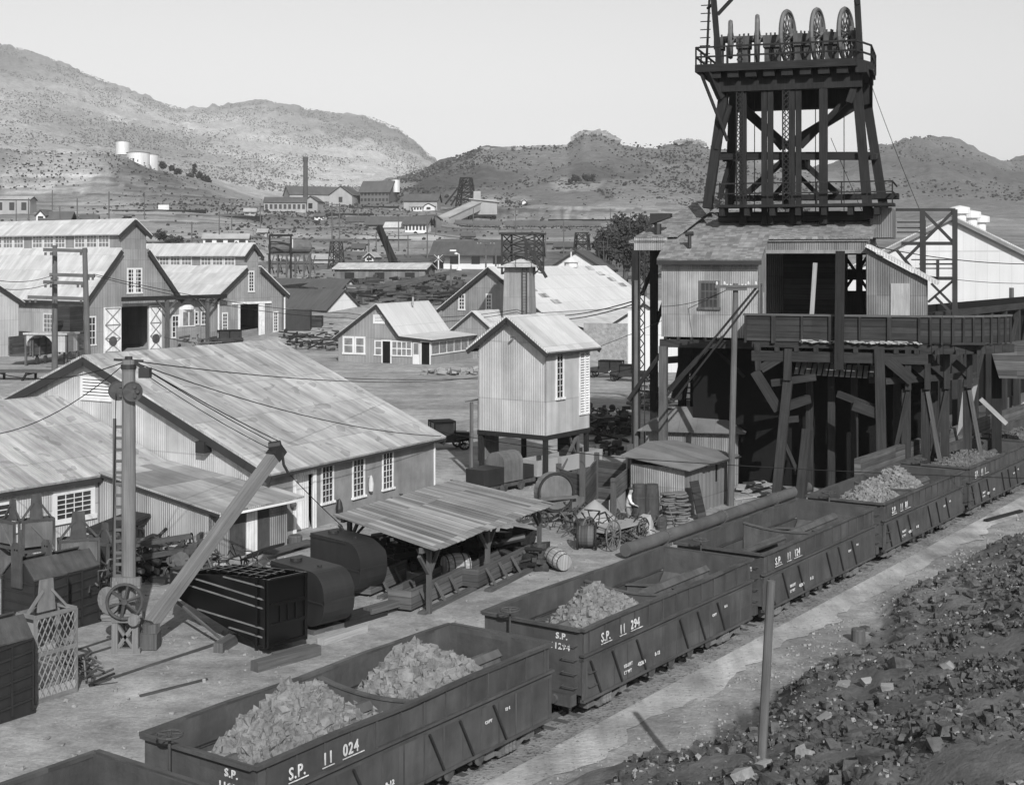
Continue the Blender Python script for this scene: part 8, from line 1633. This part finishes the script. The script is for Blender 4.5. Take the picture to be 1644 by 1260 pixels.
wire([wp(1400, 88, 395), wp(1660, 100, 424)], "upper wire in front of the white engine house", .03, .3); wire([wp(1420, 88, 430), wp(1660, 100, 455)], "lower wire in front of the white engine house", .02, .3)
# ------------------------------------------------------------------ beyond the yard: the slope of the town
def hz(px, d): return gz((px - 822) * d / FPX, d)
def far_house(name, label, cat, px0, px1, ybase, yeave, yridge, d, depth=8, ang=0, ridge='x', wall='far_wall', roof='far_roof', wins=0, over=(.4, .4), rx=None, winrows=1, chimney=False, group=None):
    """a house whose front spans px0..px1 as seen from the yard"""
    pc = (px0 + px1) / 2                                   # stand it where the slope carries it: the first ground seen at its foot
    for dd in np.arange(200, 1000, 2.0):
        if YHOR + (CAMH - hz(pc, dd)) * FPX / dd <= ybase: d = float(dd); break
    m = d / FPX; X = (px0 - 822) * m; W = (px1 - px0) * m / math.cos(ang); z = lambda py: CAMH - (py - YHOR) * m
    f = Fr(X, d, ang); t = T(name, label, cat, f, (W / 2, 0, z(ybase)), group)
    r_ = None if rx is None else (rx - px0) * m
    gable_house(t, 0, W, 0, depth, z(ybase) - 3, z(yeave), z(yridge), ridge, over, wall, roof, 'trim_dark', {}, r=r_, barge=.35, th=.2)
    if wins:
        h = z(yeave) - z(ybase)
        for j in range(winrows):
            for i in range(wins):
                u = W * (i + .5) / wins; w2 = min(.9, W / wins * .3); v0 = z(ybase) + h * ((j + .3) / winrows); v1 = v0 + h / winrows * .5
                mb = MB(); mb.box(u - w2, u + w2, -.12, -.01, v0, v1); p = t.part('window', mb, 'glass')
    if chimney: mb = MB(); mb.box(W * .4, W * .4 + .8, depth * .4, depth * .4 + .8, z(yridge) - 1.5, z(yridge) + 1.5); t.part('chimney', mb, 'far_wall')
    return t
far_house("plank_shed", "low dark plank shed with a long sloping roof beyond the stores", "shed", 537, 684, 459, 432, 424, 262, 9, R(-8), 'x', 'corr_wall_dark', 'roof_pale', 3)
far_house("pipe_shed", "small pale roofed shed behind the tall pole pair", "shed", 500, 534, 424, 416, 409, 320, 8, R(8), 'x', 'far_wall', 'far_roof_pale')
far_house("white_cottage", "white boarded cottage above the smaller workshop's roof", "house", 326, 396, 392, 383, 376, 330, 7, R(8), 'x', 'far_wall_pale', 'far_roof_pale', 4)
t = far_house("depot", "long railway depot with a dark overhanging roof", "depot", 712, 850, 432, 405, 387, 300, 16, R(-3), 'x', 'far_wall_pale', 'roof_dark', 4, (3.0, 2.6))
far_house("long_bunkhouse", "long low house with a broad roof and many windows on the town slope", "house", 588, 690, 366, 360, 348, 480, 12, R(-4), 'x', 'far_wall', 'far_roof', 9, (.8, .8))
far_house("windowed_house", "house with a row of dark tall windows beside the long bunkhouse", "house", 650, 684, 374, 359, 349, 470, 10, R(-6), 'x', 'far_wall_pale', 'far_roof', 6, (1., .8))
far_house("tin_shed", "pale tin roofed shed in front of the long bunkhouse", "shed", 617, 650, 373, 365, 357, 465, 7, R(-6), 'x', 'far_wall', 'roof_white')
far_house("dark_gable_shed", "dark gable ended shed right of the windowed house", "shed", 690, 708, 366, 352, 345, 478, 14, R(28), 'y', 'far_wall_dark', 'far_roof')
far_house("low_roof_shed", "low dark roofed shed left of the long bunkhouse", "shed", 556, 592, 359, 356, 348, 500, 10, R(-3), 'x', 'far_wall', 'far_roof')
far_house("ore_mill", "large mill with a dark long roof on the hillside", "mill", 648, 702, 338, 322, 311, 560, 14, R(-4), 'x', 'far_wall', 'far_roof', 0, (.6, .8))
far_house("white_annex", "white gabled annex in front of the large hillside mill", "house", 678, 698, 339, 331, 326, 545, 8, R(-5), 'y', 'far_wall_pale', 'far_roof_pale', 1); far_house("white_wing", "low white wing with windows left of the white annex", "house", 659, 678, 339, 332, 329, 548, 8, R(-5), 'x', 'far_wall_pale', 'far_roof_pale', 4)
far_house("power_house", "big power house with a dark roof and pale gable behind the smokestack", "power house", 465, 567, 322, 312, 298, 640, 18, R(20), 'x', 'far_wall', 'far_roof', 0)
far_house("power_house_gable", "pale gabled hall of the power house right of the smokestack", "power house", 528, 566, 330, 313, 299, 615, 26, R(-6), 'y', 'far_wall', 'far_roof', 1)
far_house("long_engine_hall", "long low hall with a dark roof left of the power house", "hall", 424, 490, 340, 325, 316, 600, 14, R(6), 'x', 'far_wall', 'far_roof', 9)
far_house("hall_gable", "stepped pale gable at the right end of the long low hall", "hall", 487, 510, 340, 323, 315, 596, 12, R(-4), 'y', 'far_wall', 'far_roof', 1)
far_house("stamp_mill", "big sloping roofed mill with open timber storeys below", "mill", 578, 625, 326, 308, 290, 640, 16, R(-10), 'x', 'far_wall_dark', 'far_roof', 8, (.8, .8), None, 2)
far_house("dark_hip_house", "dark hipped roof house above the largest workshop's roof", "house", 68, 108, 356, 351, 340, 430, 8, R(5), 'x', 'far_wall_dark', 'far_roof', 0, (1.2, 1.)); far_house("gable_cottage", "small pale gable cottage left of the dark hipped house", "house", 58, 73, 356, 345, 337, 440, 8, R(-5), 'y', 'far_wall_pale', 'far_roof', 1)
far_house("gable_cottage", "small cottage with a pale gable and dark roof right of the dark hipped house", "house", 128, 154, 357, 352, 345, 430, 8, R(12), 'x', 'far_wall_pale', 'far_roof', 0); far_house("trestle_house", "pale open fronted building at the left edge of the village", "house", -10, 47, 345, 320, 315, 500, 8, R(3), 'x', 'far_wall', 'far_roof_pale', 3)
far_house("hill_shack", "tiny white shack alone on the brown hillside", "shack", 838, 845, 328, 323, 320, 700, 4, 0, 'y', 'far_wall_pale', 'far_roof_pale')
far_house("hillside_cabin", "small cabin with a pale roof alone left of the long engine hall", "cabin", 392, 410, 345, 340, 335, 0, 6, R(8), 'x', 'far_wall', 'far_roof_pale', 2)
far_house("hillside_cabin", "tiny white walled cabin below the long engine hall", "cabin", 505, 520, 352, 347, 343, 0, 5, R(-5), 'x', 'far_wall_pale', 'far_roof', 2)
far_house("hillside_cabin", "low cabin with a dark roof right of the twin tall poles", "cabin", 566, 584, 404, 398, 392, 0, 6, R(4), 'x', 'far_wall', 'far_roof', 2)
far_house("hillside_cabin", "pale gabled cabin just left of the slanting boom's foot", "cabin", 586, 600, 420, 412, 406, 0, 6, R(-8), 'y', 'far_wall_pale', 'far_roof_pale', 1)
far_house("hillside_cabin", "dark cabin on the slope above the depot's roof", "cabin", 742, 762, 385, 379, 374, 0, 6, R(3), 'x', 'far_wall_dark', 'far_roof', 1)
far_house("hillside_cabin", "long low cabin with a pale roof over the smaller workshop's ridge end", "cabin", 414, 428, 378, 373, 368, 0, 6, R(6), 'x', 'far_wall', 'far_roof_pale', 1)
far_house("hillside_cabin", "cabin with a broad dark roof left of the big tree", "cabin", 890, 918, 402, 396, 390, 0, 7, R(-6), 'x', 'far_wall_dark', 'far_roof', 2)
def far_thing(name, label, cat, px0, px1, ytop, ybase, mat, depth=1.0):   # a low board, bank or wall standing on the slope
    pc = (px0 + px1) / 2; d = 600.
    for dd in np.arange(200, 1000, 2.0):
        if YHOR + (CAMH - hz(pc, dd)) * FPX / dd <= ybase: d = float(dd); break
    m = d / FPX; mb = MB(); mb.box((px0 - pc) * m, (px1 - pc) * m, 0, depth, -1.5, (ybase - ytop) * m); one(name, label, cat, mb, mat, Fr((pc - 822) * m, d, 0), (0, 0, 0)).location = ((pc - 822) * m, d, CAMH - (ybase - YHOR) * m)
far_thing("billboard", "blank white board standing on the slope above the workshops", "board", 254, 271, 329, 337, 'white_paint', .4)
for i, (a, b_, y0, y1, lb) in enumerate(((520, 600, 343, 346, "dark timber crib wall below the power house"), (560, 640, 331, 334, "dark trestle wall in front of the stamp mill"), (700, 770, 384, 386, "long low bank wall above the depot"), (860, 960, 391, 394, "long dark fence line left of the big tree"), (420, 520, 423, 425, "dark rail bank behind the boiler trestle"), (180, 330, 337, 339, "long dark fence along the foot of the tank hill"), (330, 420, 347, 349, "dark fence line right of the white board"), (560, 660, 384, 386, "fence line left of the slanting boom"), (880, 1000, 352, 355, "dark retaining wall below the pale dump's right end"))): far_thing("bank_wall", lb, "wall", a, b_, y0, y1, 'timber_dark')
# covered conveyor up the dump
t = T("conveyor_gallery", "covered conveyor gallery climbing the dump to a small head house", "conveyor", WF, (0, 0, 0)); A, B = wp(712, 555, 356), wp(768, 585, 330); d = (B - A); mb = MB(); s_ = d.cross(Vector((0, 0, 1))).normalized()
t.o.location = (A.x, A.y, A.z - 6); t.base = Vector((A.x, A.y, A.z - 6))
mb.prism([A - s_ * -2.2, A + s_ * 2.2 * -1 * -1 * -1, A - s_ * 2.2 + Vector((0, 0, 3.2)), A + s_ * 2.2 + Vector((0, 0, 3.2))], d) if False else mb.beam(A, B, 4.4, 3.2); t.part('gallery', mb, 'far_wall'); mb = MB(); up = Vector((0, 0, 1.9)); mb.beam(A + up, B + up, 5.4, .5); t.part('roof', mb, 'far_roof_pale'); mb = MB()
for k in (.25, .5, .75): q = A.lerp(B, k); mb.beam(q - Vector((1.5, 0, 9)), q, .5); mb.beam(q - Vector((-1.5, 0, 9)), q, .5)
t.part('bent', mb, 'timber_dark'); mb = MB(); mb.box(B.x - 3, B.x + 8, B.y - 3, B.y + 6, B.z - 4, B.z + 2.5); mb.box(B.x - 2, B.x + 1, B.y - 2, B.y + 1, B.z + 2.5, B.z + 6); t.part('head_house', mb, 'far_wall'); mb = MB(); mb.slab([(B.x - 4, B.y - 4, B.z + 2.6), (B.x + 9, B.y - 4, B.z + 1.2), (B.x + 9, B.y + 7, B.z + 1.2), (B.x - 4, B.y + 7, B.z + 2.6)], -.3); t.part('head_roof', mb, 'far_roof_pale'); mb = MB(); mb.box(A.x - 4, A.x + 5, A.y - 4, A.y, A.z - 8, A.z - 2); t.part('loading_shed', mb, 'far_wall_dark')
# smokestack, tanks
d = 606; mb = MB(); z0, z1 = hz(490, d) - 2, CAMH - (252 - YHOR) * d / FPX; X = (490.5 - 822) * d / FPX; mb.lathe([(1.15, z0), (1.0, z1 - 2), (1.15, z1 - 1.8), (1.15, z1)], (0, 0, 0), (0, 0, 1), 16); one("smokestack", "tall dark smokestack of the power house", "smokestack", mb, 'brick', Fr(X, d, 0), (0, 0, z0))
def tank(px0, px1, y0, y1, d, label, cap=.12):
    m = d / FPX; r = (px1 - px0) * m / 2; X = ((px0 + px1) / 2 - 822) * m; zb = CAMH - (y1 - YHOR) * m; zt = CAMH - (y0 - YHOR) * m; t = T("water_tank", label, "water tank", Fr(X, d, 0), (0, 0, zb), "round tanks on the flat hill"); mb = MB(); mb.lathe([(r, zb - 3), (r, zt)], (0, 0, 0), (0, 0, 1), 28); t.part('shell', mb, 'tank_silver', smooth=False); mb = MB(); mb.lathe([(r * 1.05, zt), (r * 1.04, zt + .15), (.1, zt + r * cap)], (0, 0, 0), (0, 0, 1), 28); t.part('roof', mb, 'far_roof')
tank(186, 208, 228, 240, 742, "small silver tank up behind, left of the three tanks"); tank(204, 240, 246, 264, 705, "large silver tank in front of the three tanks"); tank(226, 254, 249, 266, 722, "second large silver tank, half hidden behind the front one")
tank(628, 642, 289, 299, 660, "white round tank above the stamp mill", .3)
# trestle tank (boiler on a timber frame)
d = 250; Q = lambda px, py, dd=0: wp(px, d + dd, py); t = T("boiler_trestle", "horizontal iron tank on a braced timber trestle behind the smaller workshop", "tank", WF, tuple(Q(465, 440) - Vector((0, 0, 2)))); mb = MB(); a, b = Q(436, 397), Q(495, 397, 4); dv = (b - a).normalized(); mb.lathe([(.2, -.5), (.9, -.3), (1.15, 0), (1.15, (b - a).length), (.9, (b - a).length + .3), (.2, (b - a).length + .5)], a, dv, 16); t.part('tank', mb, 'steel_mid'); mb = MB()
for px in (432, 446, 460, 474, 488, 498):
    for dd in (0, 3): mb.beam(Q(px, 446, dd), Q(px + random.uniform(-1, 1), 407, dd), .28)
    mb.beam(Q(px, 440), Q(px + 8, 410), .2); mb.beam(Q(px + 8, 440, 3), Q(px, 410, 3), .2)
for py in (408, 421): mb.beam(Q(428, py), Q(500, py), .3); mb.beam(Q(428, py, 3), Q(500, py, 3), .3)
t.part('trestle', mb, 'timber'); mb = MB()
for px in (433, 467): mb.beam(Q(px, 470, -2), Q(px, 377, -2), .3)
mb.beam(Q(433, 378, -2), Q(469, 378, -2), .4); mb.beam(Q(433, 392, -2), Q(469, 392, -2), .2); t.part('gallows', mb, 'timber_dark'); mb = MB(); mb.beam(Q(470, 398, -2.5), Q(470, 384, -2.5), .5, .12); t.part('gauge_board', mb, 'white_paint')
# small steel pylon, truss headframe behind the tank house, far headframe
def truss(name, label, px0, px1, yt, yb, d, taper, levels, mat='steel_dark', dep=4, w_=.25, cat="headframe"):
    m = d / FPX; c = (px0 + px1) / 2; X = (c - 822) * m; z = lambda py: CAMH - (py - YHOR) * m; hw = (px1 - px0) * m / 2; t = T(name, label, cat, Fr(X, d, R(-14)), (0, 0, z(yb))); legs = MB(); br = MB(); L = []
    for k in range(levels + 1): f = k / levels; zz = z(yb) + (z(yt) - z(yb)) * f; h2 = hw * (1 - (1 - taper) * f); L.append([(sx * h2, sy * dep / 2 * (1 - (1 - taper) * f), zz) for sx, sy in ((-1, -1), (1, -1), (1, 1), (-1, 1))])
    for k in range(levels):
        for i in range(4): j = (i + 1) % 4; legs.beam(L[k][i], L[k + 1][i], w_); br.beam(L[k + 1][i], L[k + 1][j], w_ * .7); br.beam(L[k][i], L[k + 1][j], w_ * .5); br.beam(L[k][j], L[k + 1][i], w_ * .5)
    t.part('leg', legs, mat); t.part('bracing', br, mat); return t
t = truss("truss_headframe", "small dark steel truss headframe rising behind the tapering tank house", 813, 866, 376, 440, 172, 1.0, 4, 'steel_dark', 5, .22); m = 172 / FPX; mb = MB(); mb.box(-2.4, 2.4, -2.8, 2.8, CAMH + (415 - 377) * m, CAMH + (415 - 374) * m); t.part('top_deck', mb, 'steel_dark'); mb = MB()
for s_ in (1,): mb.beam((.6, -2.6, CAMH + 35 * m), (3.6, -2.6, CAMH - 30 * m), .35); mb.beam((1.2, -2.6, 0), (1.0, -2.6, CAMH + 30 * m), .3)
t.part('back_leg', mb, 'steel_dark')
truss("steel_pylon", "short steel lattice pylon behind the plank shed", 530, 550, 388, 430, 300, .7, 4, 'steel_dark', 3, .2, "pylon"); truss("distant_headframe", "distant dark headframe on the hillside above the conveyor", 735, 762, 286, 332, 620, .55, 4, 'timber_dark', 8, .6)
t = T("distant_backstay", "long slanting backstays of the distant hillside headframe", "brace", WF, tuple(wp(715, 615, 328))); mb = MB(); mb.beam(wp(715, 612, 328), wp(745, 618, 290), .6); mb.beam(wp(724, 615, 330), wp(749, 620, 290), .6); t.part('stay', mb, 'timber_dark')
truss("timber_gallows", "dark timber gallows with a hanging hopper left of the big tree", 923, 946, 374, 402, 330, .8, 2, 'timber_dark', 3, .3, "gallows")
mb = MB(); mb.beam(wp(608, 268, 364), wp(636, 264, 428), .8, 1.2); mb.beam(wp(610, 266, 364), wp(628, 262, 430), .3, .3); mb.beam(wp(622, 266, 380), wp(628, 262, 430), .25); c = wp(633, 264, 428); one("slanting_boom", "dark slanting lattice boom rising behind the plank shed", "boom", mb, 'timber_dark', WF, tuple(c))
# crossing sign with crossed white boards, lamp post by the depot
d = 240; c = wp(704, d, 432); t = T("crossing_sign", "white railway crossing sign with crossed boards by the depot", "sign", Fr(c.x, c.y, 0), (0, 0, c.z)); m = d / FPX; zt = CAMH - (415 - YHOR) * m; mb = MB(); mb.beam((0, 0, c.z), (0, 0, zt + .5), .2); t.part('post', mb, 'white_paint'); mb = MB(); mb.beam((-.75, -.15, zt - .65), (.75, -.15, zt + .65), .06, .3, (0, 1, 0)); mb.beam((-.75, -.18, zt + .65), (.75, -.18, zt - .65), .06, .3, (0, 1, 0)); t.part('crossed_boards', mb, 'white_paint'); mb = MB()
for s_ in (-.9, .9): mb.tube((s_, -.1, zt - .2), (s_, -.25, zt - .2), .3, None, 12)
mb.beam((-.9, -.1, zt - .2), (.9, -.1, zt - .2), .1); t.part('signal_lamp', mb, 'steel_dark')
d = 238; c = wp(737, d, 434); m = d / FPX; t = T("lamp_post", "white lamp post in front of the depot", "lamp post", Fr(c.x, c.y, 0), (0, 0, c.z)); zt = CAMH - (408 - YHOR) * m; mb = MB(); mb.lathe([(.5, c.z), (.3, c.z + .6), (.1, c.z + .8), (.09, zt)], (0, 0, 0), (0, 0, 1), 10); t.part('post', mb, 'white_paint'); mb = MB(); mb.lathe([(.1, -.2), (.35, 0), (.35, .15), (.05, .3)], (-.5, 0, zt), (0, 0, 1), 10); mb.beam((0, 0, zt), (-.5, 0, zt + .2), .08); t.part('lamp_head', mb, 'white_paint'); mb = MB(); mb.box(-1.6, -.5, -.05, .05, zt + .5, zt + .75); t.part('name_board', mb, 'white_paint')
# scrap yard on the slope behind the stores
def yardscrap(label, px0, px1, d0, d1, n, mats, lmax, zmax):
    parts = {}; c = wp((px0 + px1) / 2, (d0 + d1) / 2, 440); t = T("lumber_yard", label, "scrap", WF, (c.x, c.y, gz(c.x, c.y)))
    for k in range(n):
        px = random.uniform(px0, px1); d = random.uniform(d0, d1); X = (px - 822) * d / FPX; z = gz(X, d) + random.random() ** 2 * zmax; a = random.uniform(-.5, .6); L = random.uniform(1, lmax); dv = Vector((math.cos(a), math.sin(a), random.uniform(-.12, .12))); mb = parts.setdefault(random.choice(mats), MB()); c = Vector((X, d, z + .2))
        if random.random() < .8: mb.beam(c - dv * L / 2, c + dv * L / 2, random.uniform(.15, .5), random.uniform(.15, .5))
        else: mb.rock(c, random.uniform(.4, 1.1))
    for m, b in parts.items(): t.part({'timber_dark': 'dark_lumber', 'steel_dark': 'dark_iron', 'timber': 'lumber', 'timber_pale': 'pale_lumber', 'steel_rust': 'rusty_iron', 'canvas': 'tarpaulin', 'concrete': 'pale_scrap'}[m], b, m)
yardscrap("dark lumber and scrap covering the slope behind the stores", 560, 740, 222, 258, 330, ['timber_dark', 'steel_dark', 'steel_rust', 'timber', 'timber', 'steel_rust'], 4, 1.5)
yardscrap("pale planks and barrels stacked by the plank shed", 470, 560, 240, 262, 60, ['timber_pale', 'concrete', 'timber'], 7, 1.0)
yardscrap("black rails and timbers on the bank below the tank trestle", 425, 540, 232, 250, 70, ['timber_dark', 'steel_dark'], 12, 1.0)
mb = MB()
c = wp(655, 238, 470); mb.beam(wp(600, 236, 462), wp(735, 250, 434), .5, .5); mb.beam(wp(610, 234, 466), wp(720, 246, 440), .4, .4); o = one("long_timbers", "two long pale timbers lying across the scrap yard", "timbers", mb, 'timber', WF, tuple(c))
# line of dump cars on the bench below the pale dump
def dump_car(): 
    t = T("dump_car", "", "dump car", Fr(0, 0, 0), (0, 0, 0), "dark dump cars along the bench"); mb = MB(); mb.prism([(0, -1.2, 1.0), (0, 1.2, 1.0), (0, 1.5, 2.7), (0, -1.5, 2.7)], (7.0, 0, 0)); mb.box(.2, 6.8, -1, 1, .5, .9); t.part('box', mb, 'far_wall_dark'); mb = MB()
    for x in (.8, 1.9, 5.1, 6.2): mb.tube((x, -1.1, .45), (x, 1.1, .45), .42, None, 8)
    t.part('wheels', mb, 'steel_dark'); return t
dc = dump_car(); k = 0
lbl = ["leftmost dump car on the bench, by the conveyor's foot", "dump car second from the conveyor", "dump car third from the conveyor, before a gap in the row", "dump car just past the gap in the row", "dump car left of the white lamp globe", "dump car right of the white lamp globe", "dump car below the pale centre of the dump", "dump car two before the timber gallows", "dump car before the timber gallows", "rightmost dump car, nearest the big tree"]
for i, px in enumerate((742, 772, 788, 822, 836, 850 + 12, 880, 905, 925, 948)):
    d = 556.; X = (px - 822) * d / FPX; o = dc.o if i == 0 else copy_tree(dc.o); o.location = (X - 3, d, gz(X, d) - .1); o.rotation_euler = (0, 0, R(2)); o["label"] = lbl[i]
# ------------------------------------------------------------------ the big tree and bushes
def tree(px, d, ybase, ytop, rpx, label, n=2600, seed=1, mat='leaf', squash=1.0, leaf=.34, cat="tree", name="broadleaf_tree", trunk=True):
    rng = random.Random(seed); m = d / FPX; X = (px - 822) * m; zb = gz(X, d); zt = CAMH - (ytop - YHOR) * m; rad = rpx * m; h = zt - zb; t = T(name, label, cat, Fr(X, d, 0), (0, 0, zb))
    mb = MB(); limbs = []
    if trunk:
        mb.tube((0, 0, zb - .2), (.2, 0, zb + h * .3), .035 * h, .026 * h, 8)
        for k in range(9): a = k * .7 + rng.random(); q = Vector((math.cos(a) * rad * .7 * rng.uniform(.5, 1), math.sin(a) * rad * .7 * rng.uniform(.5, 1), zb + h * rng.uniform(.5, .95))); s0 = Vector((.2, 0, zb + h * rng.uniform(.2, .32))); mb.tube(s0, s0.lerp(q, .55) + Vector((0, 0, .3)), .018 * h, .011 * h, 6); mb.tube(s0.lerp(q, .55) + Vector((0, 0, .3)), q, .011 * h, .003 * h, 5)
        t.part('trunk', mb, 'bark')
    cl = []
    for k in range(26): a = rng.random() * 6.28; e = rng.uniform(-.9, 1); rr = rng.uniform(.35, .85); cl.append((Vector((math.cos(a) * rad * rr * math.sqrt(1 - e * e * .8), math.sin(a) * rad * rr * math.sqrt(1 - e * e * .8), zb + h * (.54 + .38 * e * rr))), rng.uniform(.22, .42) * rad))
    mb = MB()
    for k in range(n):
        c, r = rng.choice(cl); v = Vector((rng.gauss(0, 1), rng.gauss(0, 1), rng.gauss(0, .8))); v = v.normalized() * r * rng.random() ** .35; p = c + v
        if p.z < zb + .4: continue
        s_ = leaf * rng.uniform(.5, 1.4); a = Vector((rng.gauss(0, 1), rng.gauss(0, 1), rng.gauss(0, 1))).normalized(); b = a.orthogonal().normalized(); 
        mb.poly([p - a * s_ * .6, p + b * s_ * .35, p + a * s_ * .6, p - b * s_ * .35])
    t.part('crown', mb, mat); return t
tree(1003, 236, 440, 322, 54, "big dark bushy tree behind the headhouse's left corner", 7600, 3, leaf=.55)
tree(968, 232, 440, 372, 24, "smaller lighter tree in front of the big dark tree's left side", 1500, 4, leaf=.45); tree(1035, 232, 440, 385, 22, "dark low tree under the headhouse eave beside the big tree", 1500, 5, leaf=.45)
for i, (px, yt, yb, r, d, lb) in enumerate(((258, 366, 392, 13, 345, "dark bush clump over the ridge end of the largest workshop"), (280, 380, 395, 16, 340, "low dark bush beside the clump above the workshops"), (205, 345, 357, 7, 425, "round bush at the end of the village houses"), (312, 258, 268, 4, 700, "small dark tree at the right of the silver tanks"), (722, 398, 430, 10, 0, "")) ):
    if d: tree(px, d, yb, yt, r, lb, 500, 20 + i, 'leaf', leaf=.5 if d < 400 else .8, cat="bush", name="bush", trunk=False)
for i in range(16):
    px = random.choice([random.uniform(258, 345), random.uniform(900, 960)]); d = 730 if px < 400 else 800; X = (px - 822) * d / FPX
    tree(px, d, 0, 415 - (gz(X, d) + random.uniform(3, 7) - CAMH) * FPX / d, random.uniform(4, 8), ("bush on the slope below the silver tanks" if px < 400 else "bush beside the pale gully of the middle hill"), 160, 40 + i, 'scrub_dark', leaf=1.2, cat="bush", name="bush", trunk=False).o["group"] = "bushes below the tanks" if px < 400 else "bushes by the gully"

# ------------------------------------------------------------------ the dusty air over the valley
mb = MB(); mb.box(-3600, 3600, -80, 4300, -2.5, 470); hz_box = mb.build("haze", 'wire'); hz_box["kind"] = "stuff"; hz_box["label"] = "pale dusty air over the valley"; hz_box["category"] = "haze"
hm = bpy.data.materials.new("haze"); hm.use_nodes = True; hm.node_tree.nodes.clear(); pv = hm.node_tree.nodes.new("ShaderNodeVolumePrincipled"); mo = hm.node_tree.nodes.new("ShaderNodeOutputMaterial"); hm.node_tree.links.new(pv.outputs[0], mo.inputs["Volume"])
pv.inputs["Color"].default_value = (.9, .9, .9, 1); pv.inputs["Density"].default_value = .00012; pv.inputs["Anisotropy"].default_value = 0
hz_box.data.materials.clear(); hz_box.data.materials.append(hm)
